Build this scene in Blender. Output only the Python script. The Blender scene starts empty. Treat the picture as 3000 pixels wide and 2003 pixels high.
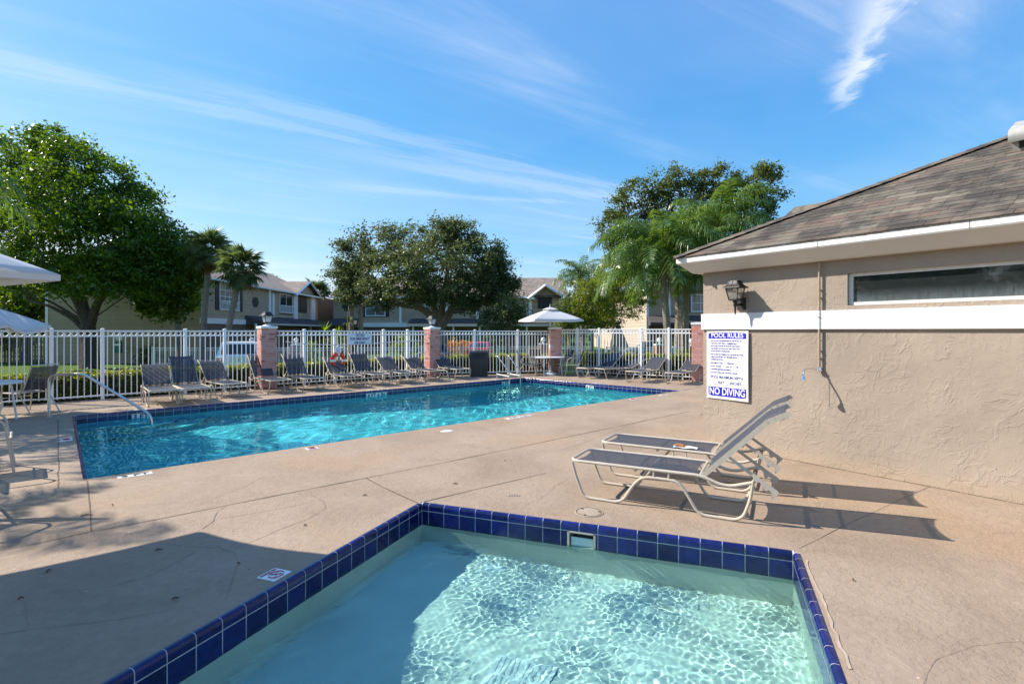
import bpy, bmesh, math, random
import numpy as np
from mathutils import Vector, Matrix, noise as mnoise
from mathutils.geometry import tessellate_polygon
random.seed(7)
RNG = np.random.default_rng(11)
R = math.radians
sc = bpy.context.scene
COL = sc.collection

# ------------------------------------------------------------------ camera
F, VH, HC = 1540.0, 971.0, 1.57          # focal length in photo pixels, horizon row, eye height (m)
cam_d = bpy.data.cameras.new('camera')
cam = bpy.data.objects.new('camera', cam_d); COL.objects.link(cam)
cam.location = (0, 0, HC); cam.rotation_euler = (R(90), 0, 0)
cam_d.sensor_width = 36.0; cam_d.lens = F / 3000 * 36
cam_d.shift_y = -(1001.5 - VH) / 3000
cam_d.clip_start = 0.05; cam_d.clip_end = 3000
sc.camera = cam

# ------------------------------------------------------------------ sun and sky
SUN_TO = Vector((-0.757, 0.160, 0.632)).normalized()      # direction towards the sun
sun_d = bpy.data.lights.new('sun', 'SUN')
sun_d.energy = 4.4; sun_d.angle = R(0.53); sun_d.color = (1.0, 0.92, 0.80)
sun = bpy.data.objects.new('sun', sun_d); COL.objects.link(sun)
sun.location = (-20, 5, 25)
sun.rotation_euler = SUN_TO.to_track_quat('Z', 'Y').to_euler()
sun_d.cycles.is_caustics_light = True

world = bpy.data.worlds.new('World'); sc.world = world; world.use_nodes = True
SKY_STRENGTH = 0.15

class NT:
    """small helper to write node trees"""
    def __init__(s, tree): s.t = tree; s.n = tree.nodes; s.l = tree.links
    def node(s, typ, ins=None, **kw):
        n = s.n.new(typ)
        for k, v in kw.items(): setattr(n, k, v)
        for k, v in (ins or {}).items(): s.put(n.inputs[k], v)
        return n
    def put(s, sock, v):
        if isinstance(v, bpy.types.NodeSocket): s.l.new(v, sock)
        elif isinstance(v, bpy.types.Node): s.l.new(v.outputs[0], sock)
        else: sock.default_value = v
    def m(s, op, a, b=None, c=None, clamp=False):
        n = s.n.new('ShaderNodeMath'); n.operation = op; n.use_clamp = clamp
        s.put(n.inputs[0], a)
        if b is not None: s.put(n.inputs[1], b)
        if c is not None: s.put(n.inputs[2], c)
        return n.outputs[0]
    def ramp(s, fac, stops, interp='LINEAR'):
        n = s.n.new('ShaderNodeValToRGB'); n.color_ramp.interpolation = interp
        e = n.color_ramp.elements
        while len(e) < len(stops): e.new(0.5)
        for el, (p, c) in zip(e, stops):
            el.position = p; el.color = c if len(c) == 4 else (*c, 1)
        s.put(n.inputs[0], fac); return n.outputs[0]
    def mix(s, fac, a, b, blend='MIX'):
        n = s.n.new('ShaderNodeMix'); n.data_type = 'RGBA'; n.blend_type = blend
        s.put(n.inputs[0], fac); s.put(n.inputs[6], a); s.put(n.inputs[7], b)
        return n.outputs[2]
    def maprange(s, v, a, b, c=0.0, d=1.0, smooth=False):
        n = s.n.new('ShaderNodeMapRange'); n.interpolation_type = 'SMOOTHSTEP' if smooth else 'LINEAR'
        s.put(n.inputs[0], v); s.put(n.inputs[1], a); s.put(n.inputs[2], b); s.put(n.inputs[3], c); s.put(n.inputs[4], d)
        return n.outputs[0]

w = NT(world.node_tree)
for n in list(w.n): w.n.remove(n)
sky = w.node('ShaderNodeTexSky', sky_type='NISHITA', sun_disc=False)
sky.sun_elevation = math.asin(SUN_TO.z)
sky.sun_rotation = math.atan2(SUN_TO.x, SUN_TO.y)
sky.altitude = 0; sky.air_density = 1.0; sky.dust_density = 0.3; sky.ozone_density = 3.0
tc = w.node('ShaderNodeTexCoord')
sep = w.node('ShaderNodeSeparateXYZ', {0: tc.outputs['Generated']})
zc = w.m('MAXIMUM', sep.outputs[2], 0.04)
px = w.m('DIVIDE', sep.outputs[0], zc); py = w.m('DIVIDE', sep.outputs[1], zc)
# thin cirrus: noise stretched along one wind direction on a flat cloud layer
ca, sa = math.cos(R(34)), math.sin(R(34))
al = w.m('ADD', w.m('MULTIPLY', px, ca), w.m('MULTIPLY', py, sa))
ac = w.m('SUBTRACT', w.m('MULTIPLY', py, ca), w.m('MULTIPLY', px, sa))
v1 = w.node('ShaderNodeCombineXYZ', {0: w.m('MULTIPLY', al, 0.16), 1: w.m('MULTIPLY', ac, 1.15), 2: 3.3})
n1 = w.node('ShaderNodeTexNoise', {'Vector': v1.outputs[0], 'Scale': 1.6, 'Detail': 8.0, 'Roughness': 0.6, 'Distortion': 0.5})
v2 = w.node('ShaderNodeCombineXYZ', {0: w.m('MULTIPLY', al, 0.35), 1: w.m('MULTIPLY', ac, 0.5), 2: 9.1})
n2 = w.node('ShaderNodeTexNoise', {'Vector': v2.outputs[0], 'Scale': 0.9, 'Detail': 4.0, 'Roughness': 0.55})
cir = w.m('MULTIPLY', w.maprange(n1.outputs[0], 0.47, 0.80, 0, 1, True), w.maprange(n2.outputs[0], 0.36, 0.62, 0.1, 1, True))
fine = w.node('ShaderNodeTexNoise', {'Vector': v1.outputs[0], 'Scale': 9.0, 'Detail': 6.0, 'Roughness': 0.7, 'Distortion': 0.8})
cir = w.m('MULTIPLY', cir, w.maprange(fine.outputs[0], 0.25, 0.75, 0.45, 1.15))
wn = w.node('ShaderNodeTexNoise', {'Vector': w.node('ShaderNodeCombineXYZ', {0: px, 1: py, 2: 1.7}).outputs[0], 'Scale': 3.4, 'Detail': 9.0, 'Roughness': 0.66, 'Distortion': 1.1})
def streak(x0, y0, x1, y1, wid, amp, wob=0.25, nz=None):
    """one brighter wisp between two points of the cloud layer"""
    dx, dy = x1 - x0, y1 - y0; L = math.hypot(dx, dy); dx /= L; dy /= L
    t = w.m('ADD', w.m('MULTIPLY', w.m('SUBTRACT', px, x0), dx), w.m('MULTIPLY', w.m('SUBTRACT', py, y0), dy))
    o = w.m('SUBTRACT', w.m('MULTIPLY', w.m('SUBTRACT', py, y0), dx), w.m('MULTIPLY', w.m('SUBTRACT', px, x0), dy))
    o = w.m('ADD', o, w.m('MULTIPLY', w.m('SUBTRACT', n2.outputs[0], 0.5), wob))
    o = w.m('ADD', o, w.m('MULTIPLY', w.m('SUBTRACT', (nz or fine).outputs[0], 0.5), wob * 0.8))
    tn = w.m('DIVIDE', t, L)
    wd = w.m('MULTIPLY_ADD', w.m('SUBTRACT', 1.0, tn), wid * 1.2, wid * 0.35)
    g = w.m('POWER', 2.718, w.m('MULTIPLY', w.m('POWER', w.m('DIVIDE', o, w.m('MAXIMUM', wd, 0.01)), 2.0), -1.0))
    e = w.m('MULTIPLY', w.maprange(tn, -0.25, 0.1, 0, 1, True), w.maprange(tn, 0.75, 1.1, 1, 0, True))
    return w.m('MULTIPLY', w.m('MULTIPLY', g, e), amp)
wisp = streak(1.00, 1.36, 1.47, 2.36, 0.075, 0.70, 0.34, wn)
wisp = w.m('MULTIPLY', wisp, w.maprange(wn.outputs[0], 0.32, 0.66, 0.25, 1.15, True))
band4 = streak(-1.1, 3.7, 0.6, 4.2, 0.09, 0.18, 0.6)
band5 = streak(-0.33, 2.98, 0.9, 3.75, 0.07, 0.20, 0.5)
band = streak(-1.15, 2.2, 1.2, 3.95, 0.08, 0.20, 0.6)
band2 = streak(-2.0, 1.85, -0.5, 2.9, 0.11, 0.20, 0.7)
band3 = streak(-0.6, 3.1, 3.0, 5.4, 0.14, 0.24, 0.8)
cl = w.m('MAXIMUM', w.m('MULTIPLY', cir, 0.55), w.m('MAXIMUM', wisp, w.m('MAXIMUM', band, w.m('MAXIMUM', w.m('MAXIMUM', band2, band3), w.m('MAXIMUM', band4, band5)))))
cl = w.m('MULTIPLY', cl, w.maprange(sep.outputs[2], 0.0, 0.12, 0.25, 1))
cl = w.m('MINIMUM', w.m('ADD', cl, w.maprange(n2.outputs[0], 0.35, 0.7, 0.0, 0.16, True)), 0.85)
srgb = w.node('ShaderNodeSeparateColor', {0: sky.outputs[0]})
skyc = w.node('ShaderNodeCombineColor', {0: w.m('MULTIPLY', w.m('POWER', srgb.outputs[0], 1.48), 0.275),
    1: w.m('MULTIPLY', w.m('POWER', srgb.outputs[1], 0.78), 0.80), 2: w.m('MULTIPLY', w.m('POWER', srgb.outputs[2], 0.36), 1.95)}).outputs[0]
skyc = w.mix(cl, skyc, (3.5, 3.7, 4.0, 1))
bg = w.node('ShaderNodeBackground', {0: skyc, 1: SKY_STRENGTH})
w.node('ShaderNodeOutputWorld', {0: bg})

vs = sc.view_settings
vs.view_transform = 'Standard'; vs.look = 'None'; vs.gamma = 1.0; vs.use_curve_mapping = False
vs.exposure = 0.93
cy = sc.cycles
cy.use_denoising = True; cy.max_bounces = 10; cy.transparent_max_bounces = 24
cy.diffuse_bounces = 3; cy.glossy_bounces = 4; cy.transmission_bounces = 8
cy.sample_clamp_indirect = 4.0; cy.caustics_reflective = False; cy.caustics_refractive = True
cy.use_adaptive_sampling = False

# ------------------------------------------------------------------ helpers
def G(u, v, z=0.0):
    d = (HC - z) * F / (v - VH); return Vector(((u - 1500) / F * d, d, z))
def AT(u, v, d):
    return Vector(((u - 1500) / F * d, d, HC - (v - VH) / F * d))

PM = {}                                       # world matrix of each parent by name
def link(o, parent=None, label=None, cat=None, group=None, kind=None):
    COL.objects.link(o)
    if parent is not None: o.parent = parent
    if label: o['label'] = label
    if cat: o['category'] = cat
    if group: o['group'] = group
    if kind: o['kind'] = kind
    return o
def thing(name, label, cat, loc=(0, 0, 0), rz=0.0, group=None, rot=None):
    o = bpy.data.objects.new(name, None); o.empty_display_size = 0.2
    o.location = loc; o.rotation_euler = rot if rot else (0, 0, rz)
    return link(o, None, label, cat, group)
def inst(name, mesh, parent=None, loc=(0, 0, 0), rot=(0, 0, 0), scale=(1, 1, 1), **kw):
    o = bpy.data.objects.new(name, mesh); o.location = loc; o.rotation_euler = rot; o.scale = scale
    return link(o, parent, **kw)
def instM(name, mesh, M, parent=None, **kw):
    o = bpy.data.objects.new(name, mesh); o.matrix_basis = M
    return link(o, parent, **kw)
def frame(o, x, y, z):
    M = Matrix.Identity(4)
    for i, a in enumerate((x, y, z)):
        a = Vector(a)
        for j in range(3): M[j][i] = a[j]
    for j in range(3): M[j][3] = Vector(o)[j]
    return M

class MB:
    """mesh builder"""
    def __init__(s): s.v = []; s.f = []; s.mi = []; s.cur = 0
    def add(s, vs, fs):
        o = len(s.v); s.v += [tuple(a) for a in vs]; s.f += [tuple(i + o for i in f) for f in fs]; s.mi += [s.cur] * len(fs); return s
    def box(s, x0, x1, y0, y1, z0, z1, M=None):
        vs = [Vector(p) for p in ((x0,y0,z0),(x1,y0,z0),(x1,y1,z0),(x0,y1,z0),(x0,y0,z1),(x1,y0,z1),(x1,y1,z1),(x0,y1,z1))]
        if M is not None: vs = [M @ p for p in vs]
        return s.add(vs, [(0,3,2,1),(4,5,6,7),(0,1,5,4),(1,2,6,5),(2,3,7,6),(3,0,4,7)])
    def prism(s, poly, z0, z1, M=None):
        n = len(poly); vs = [Vector((p[0], p[1], z0)) for p in poly] + [Vector((p[0], p[1], z1)) for p in poly]
        if M is not None: vs = [M @ p for p in vs]
        fs = [tuple(range(n - 1, -1, -1)), tuple(range(n, 2 * n))] + [(i, (i + 1) % n, n + (i + 1) % n, n + i) for i in range(n)]
        return s.add(vs, fs)
    def quad(s, a, b, c, d): return s.add([a, b, c, d], [(0, 1, 2, 3)])
    def tube(s, path, r, n=8, closed=False, caps=True, flat=None):
        P = [Vector(p) for p in path]; m = len(P)
        rr = r if hasattr(r, '__len__') else [r] * m
        T = []
        for i in range(m):
            a = P[i - 1] if (i > 0 or closed) else P[i]; b = P[(i + 1) % m] if (i < m - 1 or closed) else P[i]
            d = b - a; T.append(d.normalized() if d.length > 1e-9 else Vector((0, 0, 1)))
        up = Vector((0, 0, 1)) if abs(T[0].z) < 0.9 else Vector((1, 0, 0))
        nrm = (up - T[0] * up.dot(T[0])).normalized()
        vs = []; fs = []
        for i in range(m):
            nrm = nrm - T[i] * nrm.dot(T[i])
            nrm = nrm.normalized() if nrm.length > 1e-6 else T[i].orthogonal().normalized()
            bn = T[i].cross(nrm)
            for k in range(n):
                a = 2 * math.pi * k / n
                vs.append(P[i] + nrm * (math.cos(a) * rr[i]) + bn * (math.sin(a) * rr[i] * (flat or 1)))
        for i in range(m if closed else m - 1):
            j = (i + 1) % m
            for k in range(n):
                fs.append((i * n + k, i * n + (k + 1) % n, j * n + (k + 1) % n, j * n + k))
        if caps and not closed:
            fs.append(tuple(range(n - 1, -1, -1))); fs.append(tuple((m - 1) * n + k for k in range(n)))
        return s.add(vs, fs)
    def lathe(s, prof, n=16, M=None, cap=True):
        vs = []; fs = []; m = len(prof)
        for (r, z) in prof:
            for k in range(n):
                a = 2 * math.pi * k / n; p = Vector((r * math.cos(a), r * math.sin(a), z)); vs.append(M @ p if M is not None else p)
        for i in range(m - 1):
            for k in range(n): fs.append((i * n + k, i * n + (k + 1) % n, (i + 1) * n + (k + 1) % n, (i + 1) * n + k))
        if cap: fs.append(tuple(range(n - 1, -1, -1))); fs.append(tuple((m - 1) * n + k for k in range(n)))
        return s.add(vs, fs)
    def mesh(s, name, mat=None, smooth=False):
        me = bpy.data.meshes.new(name); me.from_pydata(s.v, [], s.f)
        mats = mat if isinstance(mat, (list, tuple)) else [mat]
        for m in mats:
            if m: me.materials.append(m)
        if len(mats) > 1: me.polygons.foreach_set('material_index', s.mi)
        if smooth:
            me.polygons.foreach_set('use_smooth', [True] * len(me.polygons))
            try: me.set_sharp_from_angle(angle=R(42))
            except Exception: pass
        me.update(); return me
    def obj(s, name, mat, parent=None, smooth=False, **kw):
        return link(bpy.data.objects.new(name, s.mesh(name, mat, smooth)), parent, **kw)

def arc_path(pts, rad, k=4):
    """round the corners of a polyline"""
    P = [Vector(p) for p in pts]; out = [P[0]]
    for i in range(1, len(P) - 1):
        a, b, c = P[i - 1], P[i], P[i + 1]; d1 = a - b; d2 = c - b
        r = min(rad, d1.length * 0.48, d2.length * 0.48); p = b + d1.normalized() * r; q = b + d2.normalized() * r
        for j in range(k + 1):
            t = j / k; out.append(p * (1 - t) ** 2 + b * 2 * t * (1 - t) + q * t * t)
    out.append(P[-1]); return out
def catmull(pts, k=6):
    P = [Vector(p) for p in pts]; out = []
    for i in range(len(P) - 1):
        a = P[max(i - 1, 0)]; b = P[i]; c = P[i + 1]; d = P[min(i + 2, len(P) - 1)]
        for j in range(k):
            t = j / k
            out.append(0.5 * ((2 * b) + (c - a) * t + (2 * a - 5 * b + 4 * c - d) * t * t + (3 * b - a - 3 * c + d) * t ** 3))
    out.append(P[-1]); return out

# ------------------------------------------------------------------ materials
MATS = {}
def mat(name, col=(0.5, 0.5, 0.5), rough=0.6, var=0.0, vscale=4.0, bump=0.0, bscale=60.0, metal=0.0, spec=0.5,
        obj_var=0.0, dark=None, coat=0.0, detail=5.0, stain=0.0):
    if name in MATS: return MATS[name]
    m = bpy.data.materials.new(name); m.use_nodes = True; t = NT(m.node_tree)
    bs = t.n['Principled BSDF']; c = (*col, 1)
    geo = t.node('ShaderNodeNewGeometry'); pos = geo.outputs['Position']
    cs = None
    if var > 0:
        nz = t.node('ShaderNodeTexNoise', {'Vector': pos, 'Scale': vscale, 'Detail': detail, 'Roughness': 0.62})
        lo = tuple(x * (1 - var) for x in col); hi = tuple(min(1, x * (1 + var)) for x in col)
        cs = t.ramp(nz.outputs[0], [(0.28, lo), (0.72, hi)])
    if obj_var > 0:
        oi = t.node('ShaderNodeObjectInfo')
        k = t.maprange(oi.outputs['Random'], 0, 1, 1 - obj_var, 1 + obj_var)
        hs = t.node('ShaderNodeHueSaturation', {'Value': k, 'Color': cs if cs is not None else c})
        cs = hs.outputs[0]
    t.put(bs.inputs['Base Color'], cs if cs is not None else c)
    bs.inputs['Roughness'].default_value = rough; bs.inputs['Metallic'].default_value = metal
    bs.inputs['Specular IOR Level'].default_value = spec; bs.inputs['Coat Weight'].default_value = coat
    if bump > 0:
        nb = t.node('ShaderNodeTexNoise', {'Vector': pos, 'Scale': bscale, 'Detail': 6.0, 'Roughness': 0.65})
        b = t.node('ShaderNodeBump', {'Strength': bump, 'Distance': 0.02, 'Height': nb.outputs[0]})
        t.put(bs.inputs['Normal'], b.outputs[0])
    MATS[name] = m; return m

M_WHITE = mat('white_paint', (0.80, 0.81, 0.83), 0.38, var=0.05, vscale=3)
M_FENCE = mat('white_powder_coat', (0.86, 0.87, 0.88), 0.35, spec=0.5)
M_CREAM = mat('lounger_frame_paint', (0.52, 0.455, 0.365), 0.38, var=0.08, vscale=9)
M_STEEL = mat('stainless_steel', (0.62, 0.60, 0.57), 0.28, metal=1.0, var=0.12, vscale=20)
M_CHROME = mat('chrome', (0.8, 0.8, 0.82), 0.08, metal=1.0)
M_BLACK = mat('black_metal', (0.016, 0.016, 0.018), 0.55)
M_DARK = mat('dark_rubber', (0.02, 0.02, 0.02), 0.7)

# ------------------------------------------------------------------ surface materials
def deck_material():
    m = bpy.data.materials.new('textured_concrete'); m.use_nodes = True; t = NT(m.node_tree); bs = t.n['Principled BSDF']
    pos = t.node('ShaderNodeNewGeometry').outputs['Position']
    n1 = t.node('ShaderNodeTexNoise', {'Vector': pos, 'Scale': 0.9, 'Detail': 7.0, 'Roughness': 0.62, 'Distortion': 0.4})
    n2 = t.node('ShaderNodeTexNoise', {'Vector': pos, 'Scale': 14.0, 'Detail': 8.0, 'Roughness': 0.7})
    n3 = t.node('ShaderNodeTexNoise', {'Vector': pos, 'Scale': 0.45, 'Detail': 4.0, 'Roughness': 0.6, 'W': 3.0}, noise_dimensions='4D')
    c = t.ramp(n1.outputs[0], [(0.25, (0.268, 0.199, 0.146)), (0.5, (0.34, 0.259, 0.193)), (0.75, (0.395, 0.309, 0.236))])
    c = t.mix(t.maprange(n3.outputs[0], 0.5, 0.72, 0, 0.55, True), c, (0.395, 0.262, 0.155, 1))         # rust tint
    c = t.mix(t.maprange(n2.outputs[0], 0.35, 0.68, 0.0, 0.5), c, t.mix(1.0, c, (0.74, 0.70, 0.66, 1), 'MULTIPLY'))
    sp = t.node('ShaderNodeTexVoronoi', {'Vector': pos, 'Scale': 7.0, 'Randomness': 1.0})
    spk = t.m('MULTIPLY', t.m('LESS_THAN', sp.outputs['Distance'], 0.055), t.m('GREATER_THAN', n2.outputs[0], 0.52))
    c = t.mix(t.m('MULTIPLY', spk, 0.75), c, (0.52, 0.47, 0.40, 1))                                   # pale chips
    sd = t.node('ShaderNodeTexVoronoi', {'Vector': pos, 'Scale': 4.1, 'Randomness': 1.0})
    spd = t.m('MULTIPLY', t.m('LESS_THAN', sd.outputs['Distance'], 0.035), t.m('GREATER_THAN', n1.outputs[0], 0.47))
    c = t.mix(t.m('MULTIPLY', spd, 0.8), c, (0.10, 0.075, 0.055, 1))                                  # dirt specks
    st = t.node('ShaderNodeTexNoise', {'Vector': pos, 'Scale': 2.6, 'Detail': 9.0, 'Roughness': 0.72, 'Distortion': 1.2})
    c = t.mix(t.maprange(st.outputs[0], 0.56, 0.74, 0, 0.38, True), c, (0.20, 0.155, 0.12, 1))
    t.put(bs.inputs['Base Color'], c)
    bs.inputs['Roughness'].default_value = 0.78; bs.inputs['Specular IOR Level'].default_value = 0.25
    # trowelled knock-down skin: flat islands over a rough ground
    k1 = t.node('ShaderNodeTexNoise', {'Vector': pos, 'Scale': 26.0, 'Detail': 5.0, 'Roughness': 0.6, 'Distortion': 0.6})
    isl = t.maprange(k1.outputs[0], 0.44, 0.56, 0, 1, True)
    gr = t.node('ShaderNodeTexNoise', {'Vector': pos, 'Scale': 170.0, 'Detail': 4.0, 'Roughness': 0.7})
    amt = t.maprange(st.outputs[0], 0.35, 0.6, 0.25, 1.0)
    h = t.m('ADD', t.m('MULTIPLY', t.m('MULTIPLY', isl, amt), 0.0022), t.m('MULTIPLY', gr.outputs[0], 0.0020))
    h = t.m('ADD', h, t.m('MULTIPLY', n1.outputs[0], 0.02))
    b = t.node('ShaderNodeBump', {'Strength': 0.9, 'Distance': 1.0, 'Height': h})
    t.put(bs.inputs['Normal'], b.outputs[0])
    return m
M_DECK = deck_material()
M_JOINT = mat('dirty_joint', (0.13, 0.095, 0.07), 0.9, var=0.45, vscale=30)
M_CRACK = mat('hairline_crack', (0.27, 0.205, 0.155), 0.9, var=0.35, vscale=60)
M_GROUT = mat('pale_grout', (0.50, 0.50, 0.49), 0.7, var=0.2, vscale=25)
def tile_material():
    m = bpy.data.materials.new('cobalt_glazed_tile'); m.use_nodes = True; t = NT(m.node_tree); bs = t.n['Principled BSDF']
    pos = t.node('ShaderNodeNewGeometry').outputs['Position']
    oi = t.node('ShaderNodeObjectInfo')
    nz = t.node('ShaderNodeTexNoise', {'Vector': pos, 'Scale': 22.0, 'Detail': 5.0})
    c = t.ramp(nz.outputs[0], [(0.3, (0.004, 0.006, 0.060)), (0.7, (0.008, 0.016, 0.125))])
    hs = t.node('ShaderNodeHueSaturation', {'Color': c, 'Value': t.maprange(oi.outputs['Random'], 0, 1, 0.65, 1.4)})
    lime = t.node('ShaderNodeTexNoise', {'Vector': pos, 'Scale': 9.0, 'Detail': 8.0, 'Roughness': 0.7})
    c2 = t.mix(t.maprange(lime.outputs[0], 0.6, 0.8, 0, 0.18), hs.outputs[0], (0.22, 0.25, 0.34, 1))
    t.put(bs.inputs['Base Color'], c2); bs.inputs['Roughness'].default_value = 0.16
    b = t.node('ShaderNodeBump', {'Strength': 0.12, 'Distance': 0.01, 'Height': nz.outputs[0]}); t.put(bs.inputs['Normal'], b.outputs[0])
    return m
M_TILE = tile_material()
def plaster(name, a, b, spot, sc_=1.6):
    m = bpy.data.materials.new(name); m.use_nodes = True; t = NT(m.node_tree); bs = t.n['Principled BSDF']
    pos = t.node('ShaderNodeNewGeometry').outputs['Position']
    n = t.node('ShaderNodeTexNoise', {'Vector': pos, 'Scale': sc_, 'Detail': 6.0, 'Roughness': 0.6})
    c = t.ramp(n.outputs[0], [(0.3, a), (0.7, b)])
    n2 = t.node('ShaderNodeTexNoise', {'Vector': pos, 'Scale': 3.1, 'Detail': 2.0, 'Distortion': 0.4})
    c = t.mix(t.maprange(n2.outputs[0], 0.69, 0.72, 0, 0.8, True), c, spot)
    t.put(bs.inputs['Base Color'], c); bs.inputs['Roughness'].default_value = 0.8; bs.inputs['Specular IOR Level'].default_value = 0.1
    return m
M_PLASTER = plaster('blue_white_plaster', (0.52, 0.66, 0.70), (0.64, 0.78, 0.80), (0.70, 0.80, 0.80, 1), 0.7)
M_SPAPL = plaster('cream_plaster', (0.62, 0.66, 0.58), (0.75, 0.78, 0.71), (0.80, 0.86, 0.88, 1))
def water_material(name, tint):
    m = bpy.data.materials.new(name); m.use_nodes = True; t = NT(m.node_tree)
    t.n.remove(t.n['Principled BSDF']); out = t.n['Material Output']
    gl = t.node('ShaderNodeBsdfGlass', {'Color': (*tint, 1), 'Roughness': 0.0, 'IOR': 1.33})
    t.l.new(gl.outputs[0], out.inputs[0])
    return m
M_WATER = water_material('pool_water', (0.36, 0.92, 0.97))
M_SPAWATER = water_material('spa_water', (0.72, 0.96, 0.96))

# ------------------------------------------------------------------ deck, pools
PA, PB, PC, PD = G(254, 1403), G(217.3, 1218.4), G(1538, 1107), G(1989, 1144.5)
SE, SF = G(1235.4, 1474.7), G(2327, 1619)
sdir = Vector((-0.367, -0.930, 0)).normalized()
SE2, SF2 = SE + sdir * 3.05, SF + sdir * 3.05
DECK = [(-15, 6.9), (-6.98, 14.72), (-2.95, 18.62), (1.6, 20.0), (6.2, 17.0), (13, 12.4), (13, -4), (-15, -4)]
def poly_with_holes(name, outer, holes, z, material, **kw):
    loops = [[Vector((p[0], p[1], z)) for p in L] for L in [outer] + holes]
    tris = tessellate_polygon(loops); vs = [v for L in loops for v in L]
    me = bpy.data.meshes.new(name); me.from_pydata([tuple(v) for v in vs], [], [tuple(t) for t in tris]); me.materials.append(material)
    bm = bmesh.new(); bm.from_mesh(me); bmesh.ops.recalc_face_normals(bm, faces=bm.faces)
    if sum(f.normal.z for f in bm.faces) < 0: bmesh.ops.reverse_faces(bm, faces=bm.faces)
    bm.to_mesh(me); bm.free()
    return link(bpy.data.objects.new(name, me), **kw)
deck = poly_with_holes('deck', DECK, [[PA, PB, PC, PD], [SE, SF, SF2, SE2]], 0.0, M_DECK, kind='structure')

# lawn sheet: level with the deck at its rim, falling away beyond the hedge
def lawn_material():
    m = bpy.data.materials.new('lawn_grass'); m.use_nodes = True; t = NT(m.node_tree); bs = t.n['Principled BSDF']
    pos = t.node('ShaderNodeNewGeometry').outputs['Position']
    n = t.node('ShaderNodeTexNoise', {'Vector': pos, 'Scale': 1.3, 'Detail': 8.0, 'Roughness': 0.7})
    f = t.node('ShaderNodeTexNoise', {'Vector': pos, 'Scale': 45.0, 'Detail': 5.0, 'Roughness': 0.8})
    c = t.ramp(n.outputs[0], [(0.3, (0.055, 0.12, 0.012)), (0.7, (0.11, 0.21, 0.022))])
    c = t.mix(t.maprange(f.outputs[0], 0.3, 0.7, 0, 0.6), c, (0.035, 0.075, 0.010, 1))
    t.put(bs.inputs['Base Color'], c); bs.inputs['Roughness'].default_value = 0.85; bs.inputs['Specular IOR Level'].default_value = 0.15
    b = t.node('ShaderNodeBump', {'Strength': 0.8, 'Distance': 0.06, 'Height': f.outputs[0]}); t.put(bs.inputs['Normal'], b.outputs[0])
    return m
M_LAWN = lawn_material()
GZ = -0.6
mid = [(-24, 8), (-10.5, 21), (-4.5, 25), (2, 26.5), (10, 22.5), (22, 15), (22, -12), (-24, -12)]
far = [(-700, 20), (-500, 700), (-150, 900), (80, 900), (500, 700), (700, 20), (700, -500), (-700, -500)]
vs_ = [(x, y, -0.02) for x, y in DECK] + [(x, y, GZ) for x, y in mid] + [(x, y, GZ) for x, y in far]
fs_ = []
for ring in range(2):
    for i in range(8):
        j = (i + 1) % 8; fs_.append((ring * 8 + j, ring * 8 + i, (ring + 1) * 8 + i, (ring + 1) * 8 + j))
b_ = MB(); b_.add(vs_, fs_); lawn = b_.obj('lawn', M_LAWN, kind='structure')
bm_ = bmesh.new(); bm_.from_mesh(lawn.data); bmesh.ops.recalc_face_normals(bm_, faces=bm_.faces)
if sum(f.normal.z for f in bm_.faces) < 0: bmesh.ops.reverse_faces(bm_, faces=bm_.faces)
bm_.to_mesh(lawn.data); bm_.free()
M_ASPH = mat('asphalt', (0.075, 0.072, 0.07), 0.85, var=0.25, vscale=3, bump=0.3, bscale=80)
MB().add([(-19, 24.5, GZ + .004), (-2, 25.5, GZ + .004), (-2, 33, GZ + .004), (-19, 33, GZ + .004)], [(0, 1, 2, 3)]).obj('parking_lot', M_ASPH, kind='structure')
MB().add([(-12, 37.5, GZ + .004), (60, 37.5, GZ + .004), (60, 47, GZ + .004), (-12, 47, GZ + .004)], [(0, 1, 2, 3)]).obj('road', M_ASPH, kind='structure')

# basins ------------------------------------------------------------
def wall_quad(mb, p, q, z0, z1a, z1b=None):
    z1b = z1a if z1b is None else z1b
    mb.quad((p[0], p[1], z0), (q[0], q[1], z0), (q[0], q[1], z1b), (p[0], p[1], z1a))
pool = thing('swimming_pool', 'long rectangular swimming pool with cobalt tile rim beside the fence', 'pool')
zs, zd = -1.05, -1.95                     # shallow and deep floor
M1 = PA.lerp(PD, 0.35); M2 = PB.lerp(PC, 0.35); M3 = PA.lerp(PD, 0.72); M4 = PB.lerp(PC, 0.72)
b = MB()
def P3(p, z): return (p[0], p[1], z)
b.add([P3(PA, zs), P3(PB, zs), P3(M2, zs - .2), P3(M1, zs - .2), P3(M4, zd), P3(M3, zd), P3(PC, zd), P3(PD, zd)],
      [(0, 3, 2, 1), (3, 5, 4, 2), (5, 7, 6, 4)])
for p, q in ((PA, PB), (PB, PC), (PC, PD), (PD, PA)): wall_quad(b, p, q, -0.002, -2.0)
basin = b.obj('basin', M_PLASTER, pool)
spa = thing('spa_pool', 'shallow square spa with cobalt tile rim in the foreground deck', 'spa')
ZSF = -0.66
ldir = (SF - SE).normalized(); LEF = (SF - SE).length
def s_at(u, P, Q):                        # where the sight line of column u crosses the ground line P-Q (distance from P)
    k = (u - 1500) / F; D = Q - P; den = D.x - k * D.y
    return (k * P.y - P.x) / den * D.length
sk0, sk1 = s_at(1667, SE, SF), s_at(1741, SE, SF)
b = MB()
b.add([P3(SE, ZSF), P3(SF, ZSF), P3(SF2, ZSF), P3(SE2, ZSF)], [(0, 1, 2, 3)])
for p, q in ((SE2, SE), (SF, SF2), (SF2, SE2)): wall_quad(b, p, q, -0.002, ZSF)
K0, K1 = SE + ldir * sk0, SE + ldir * sk1
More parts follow.
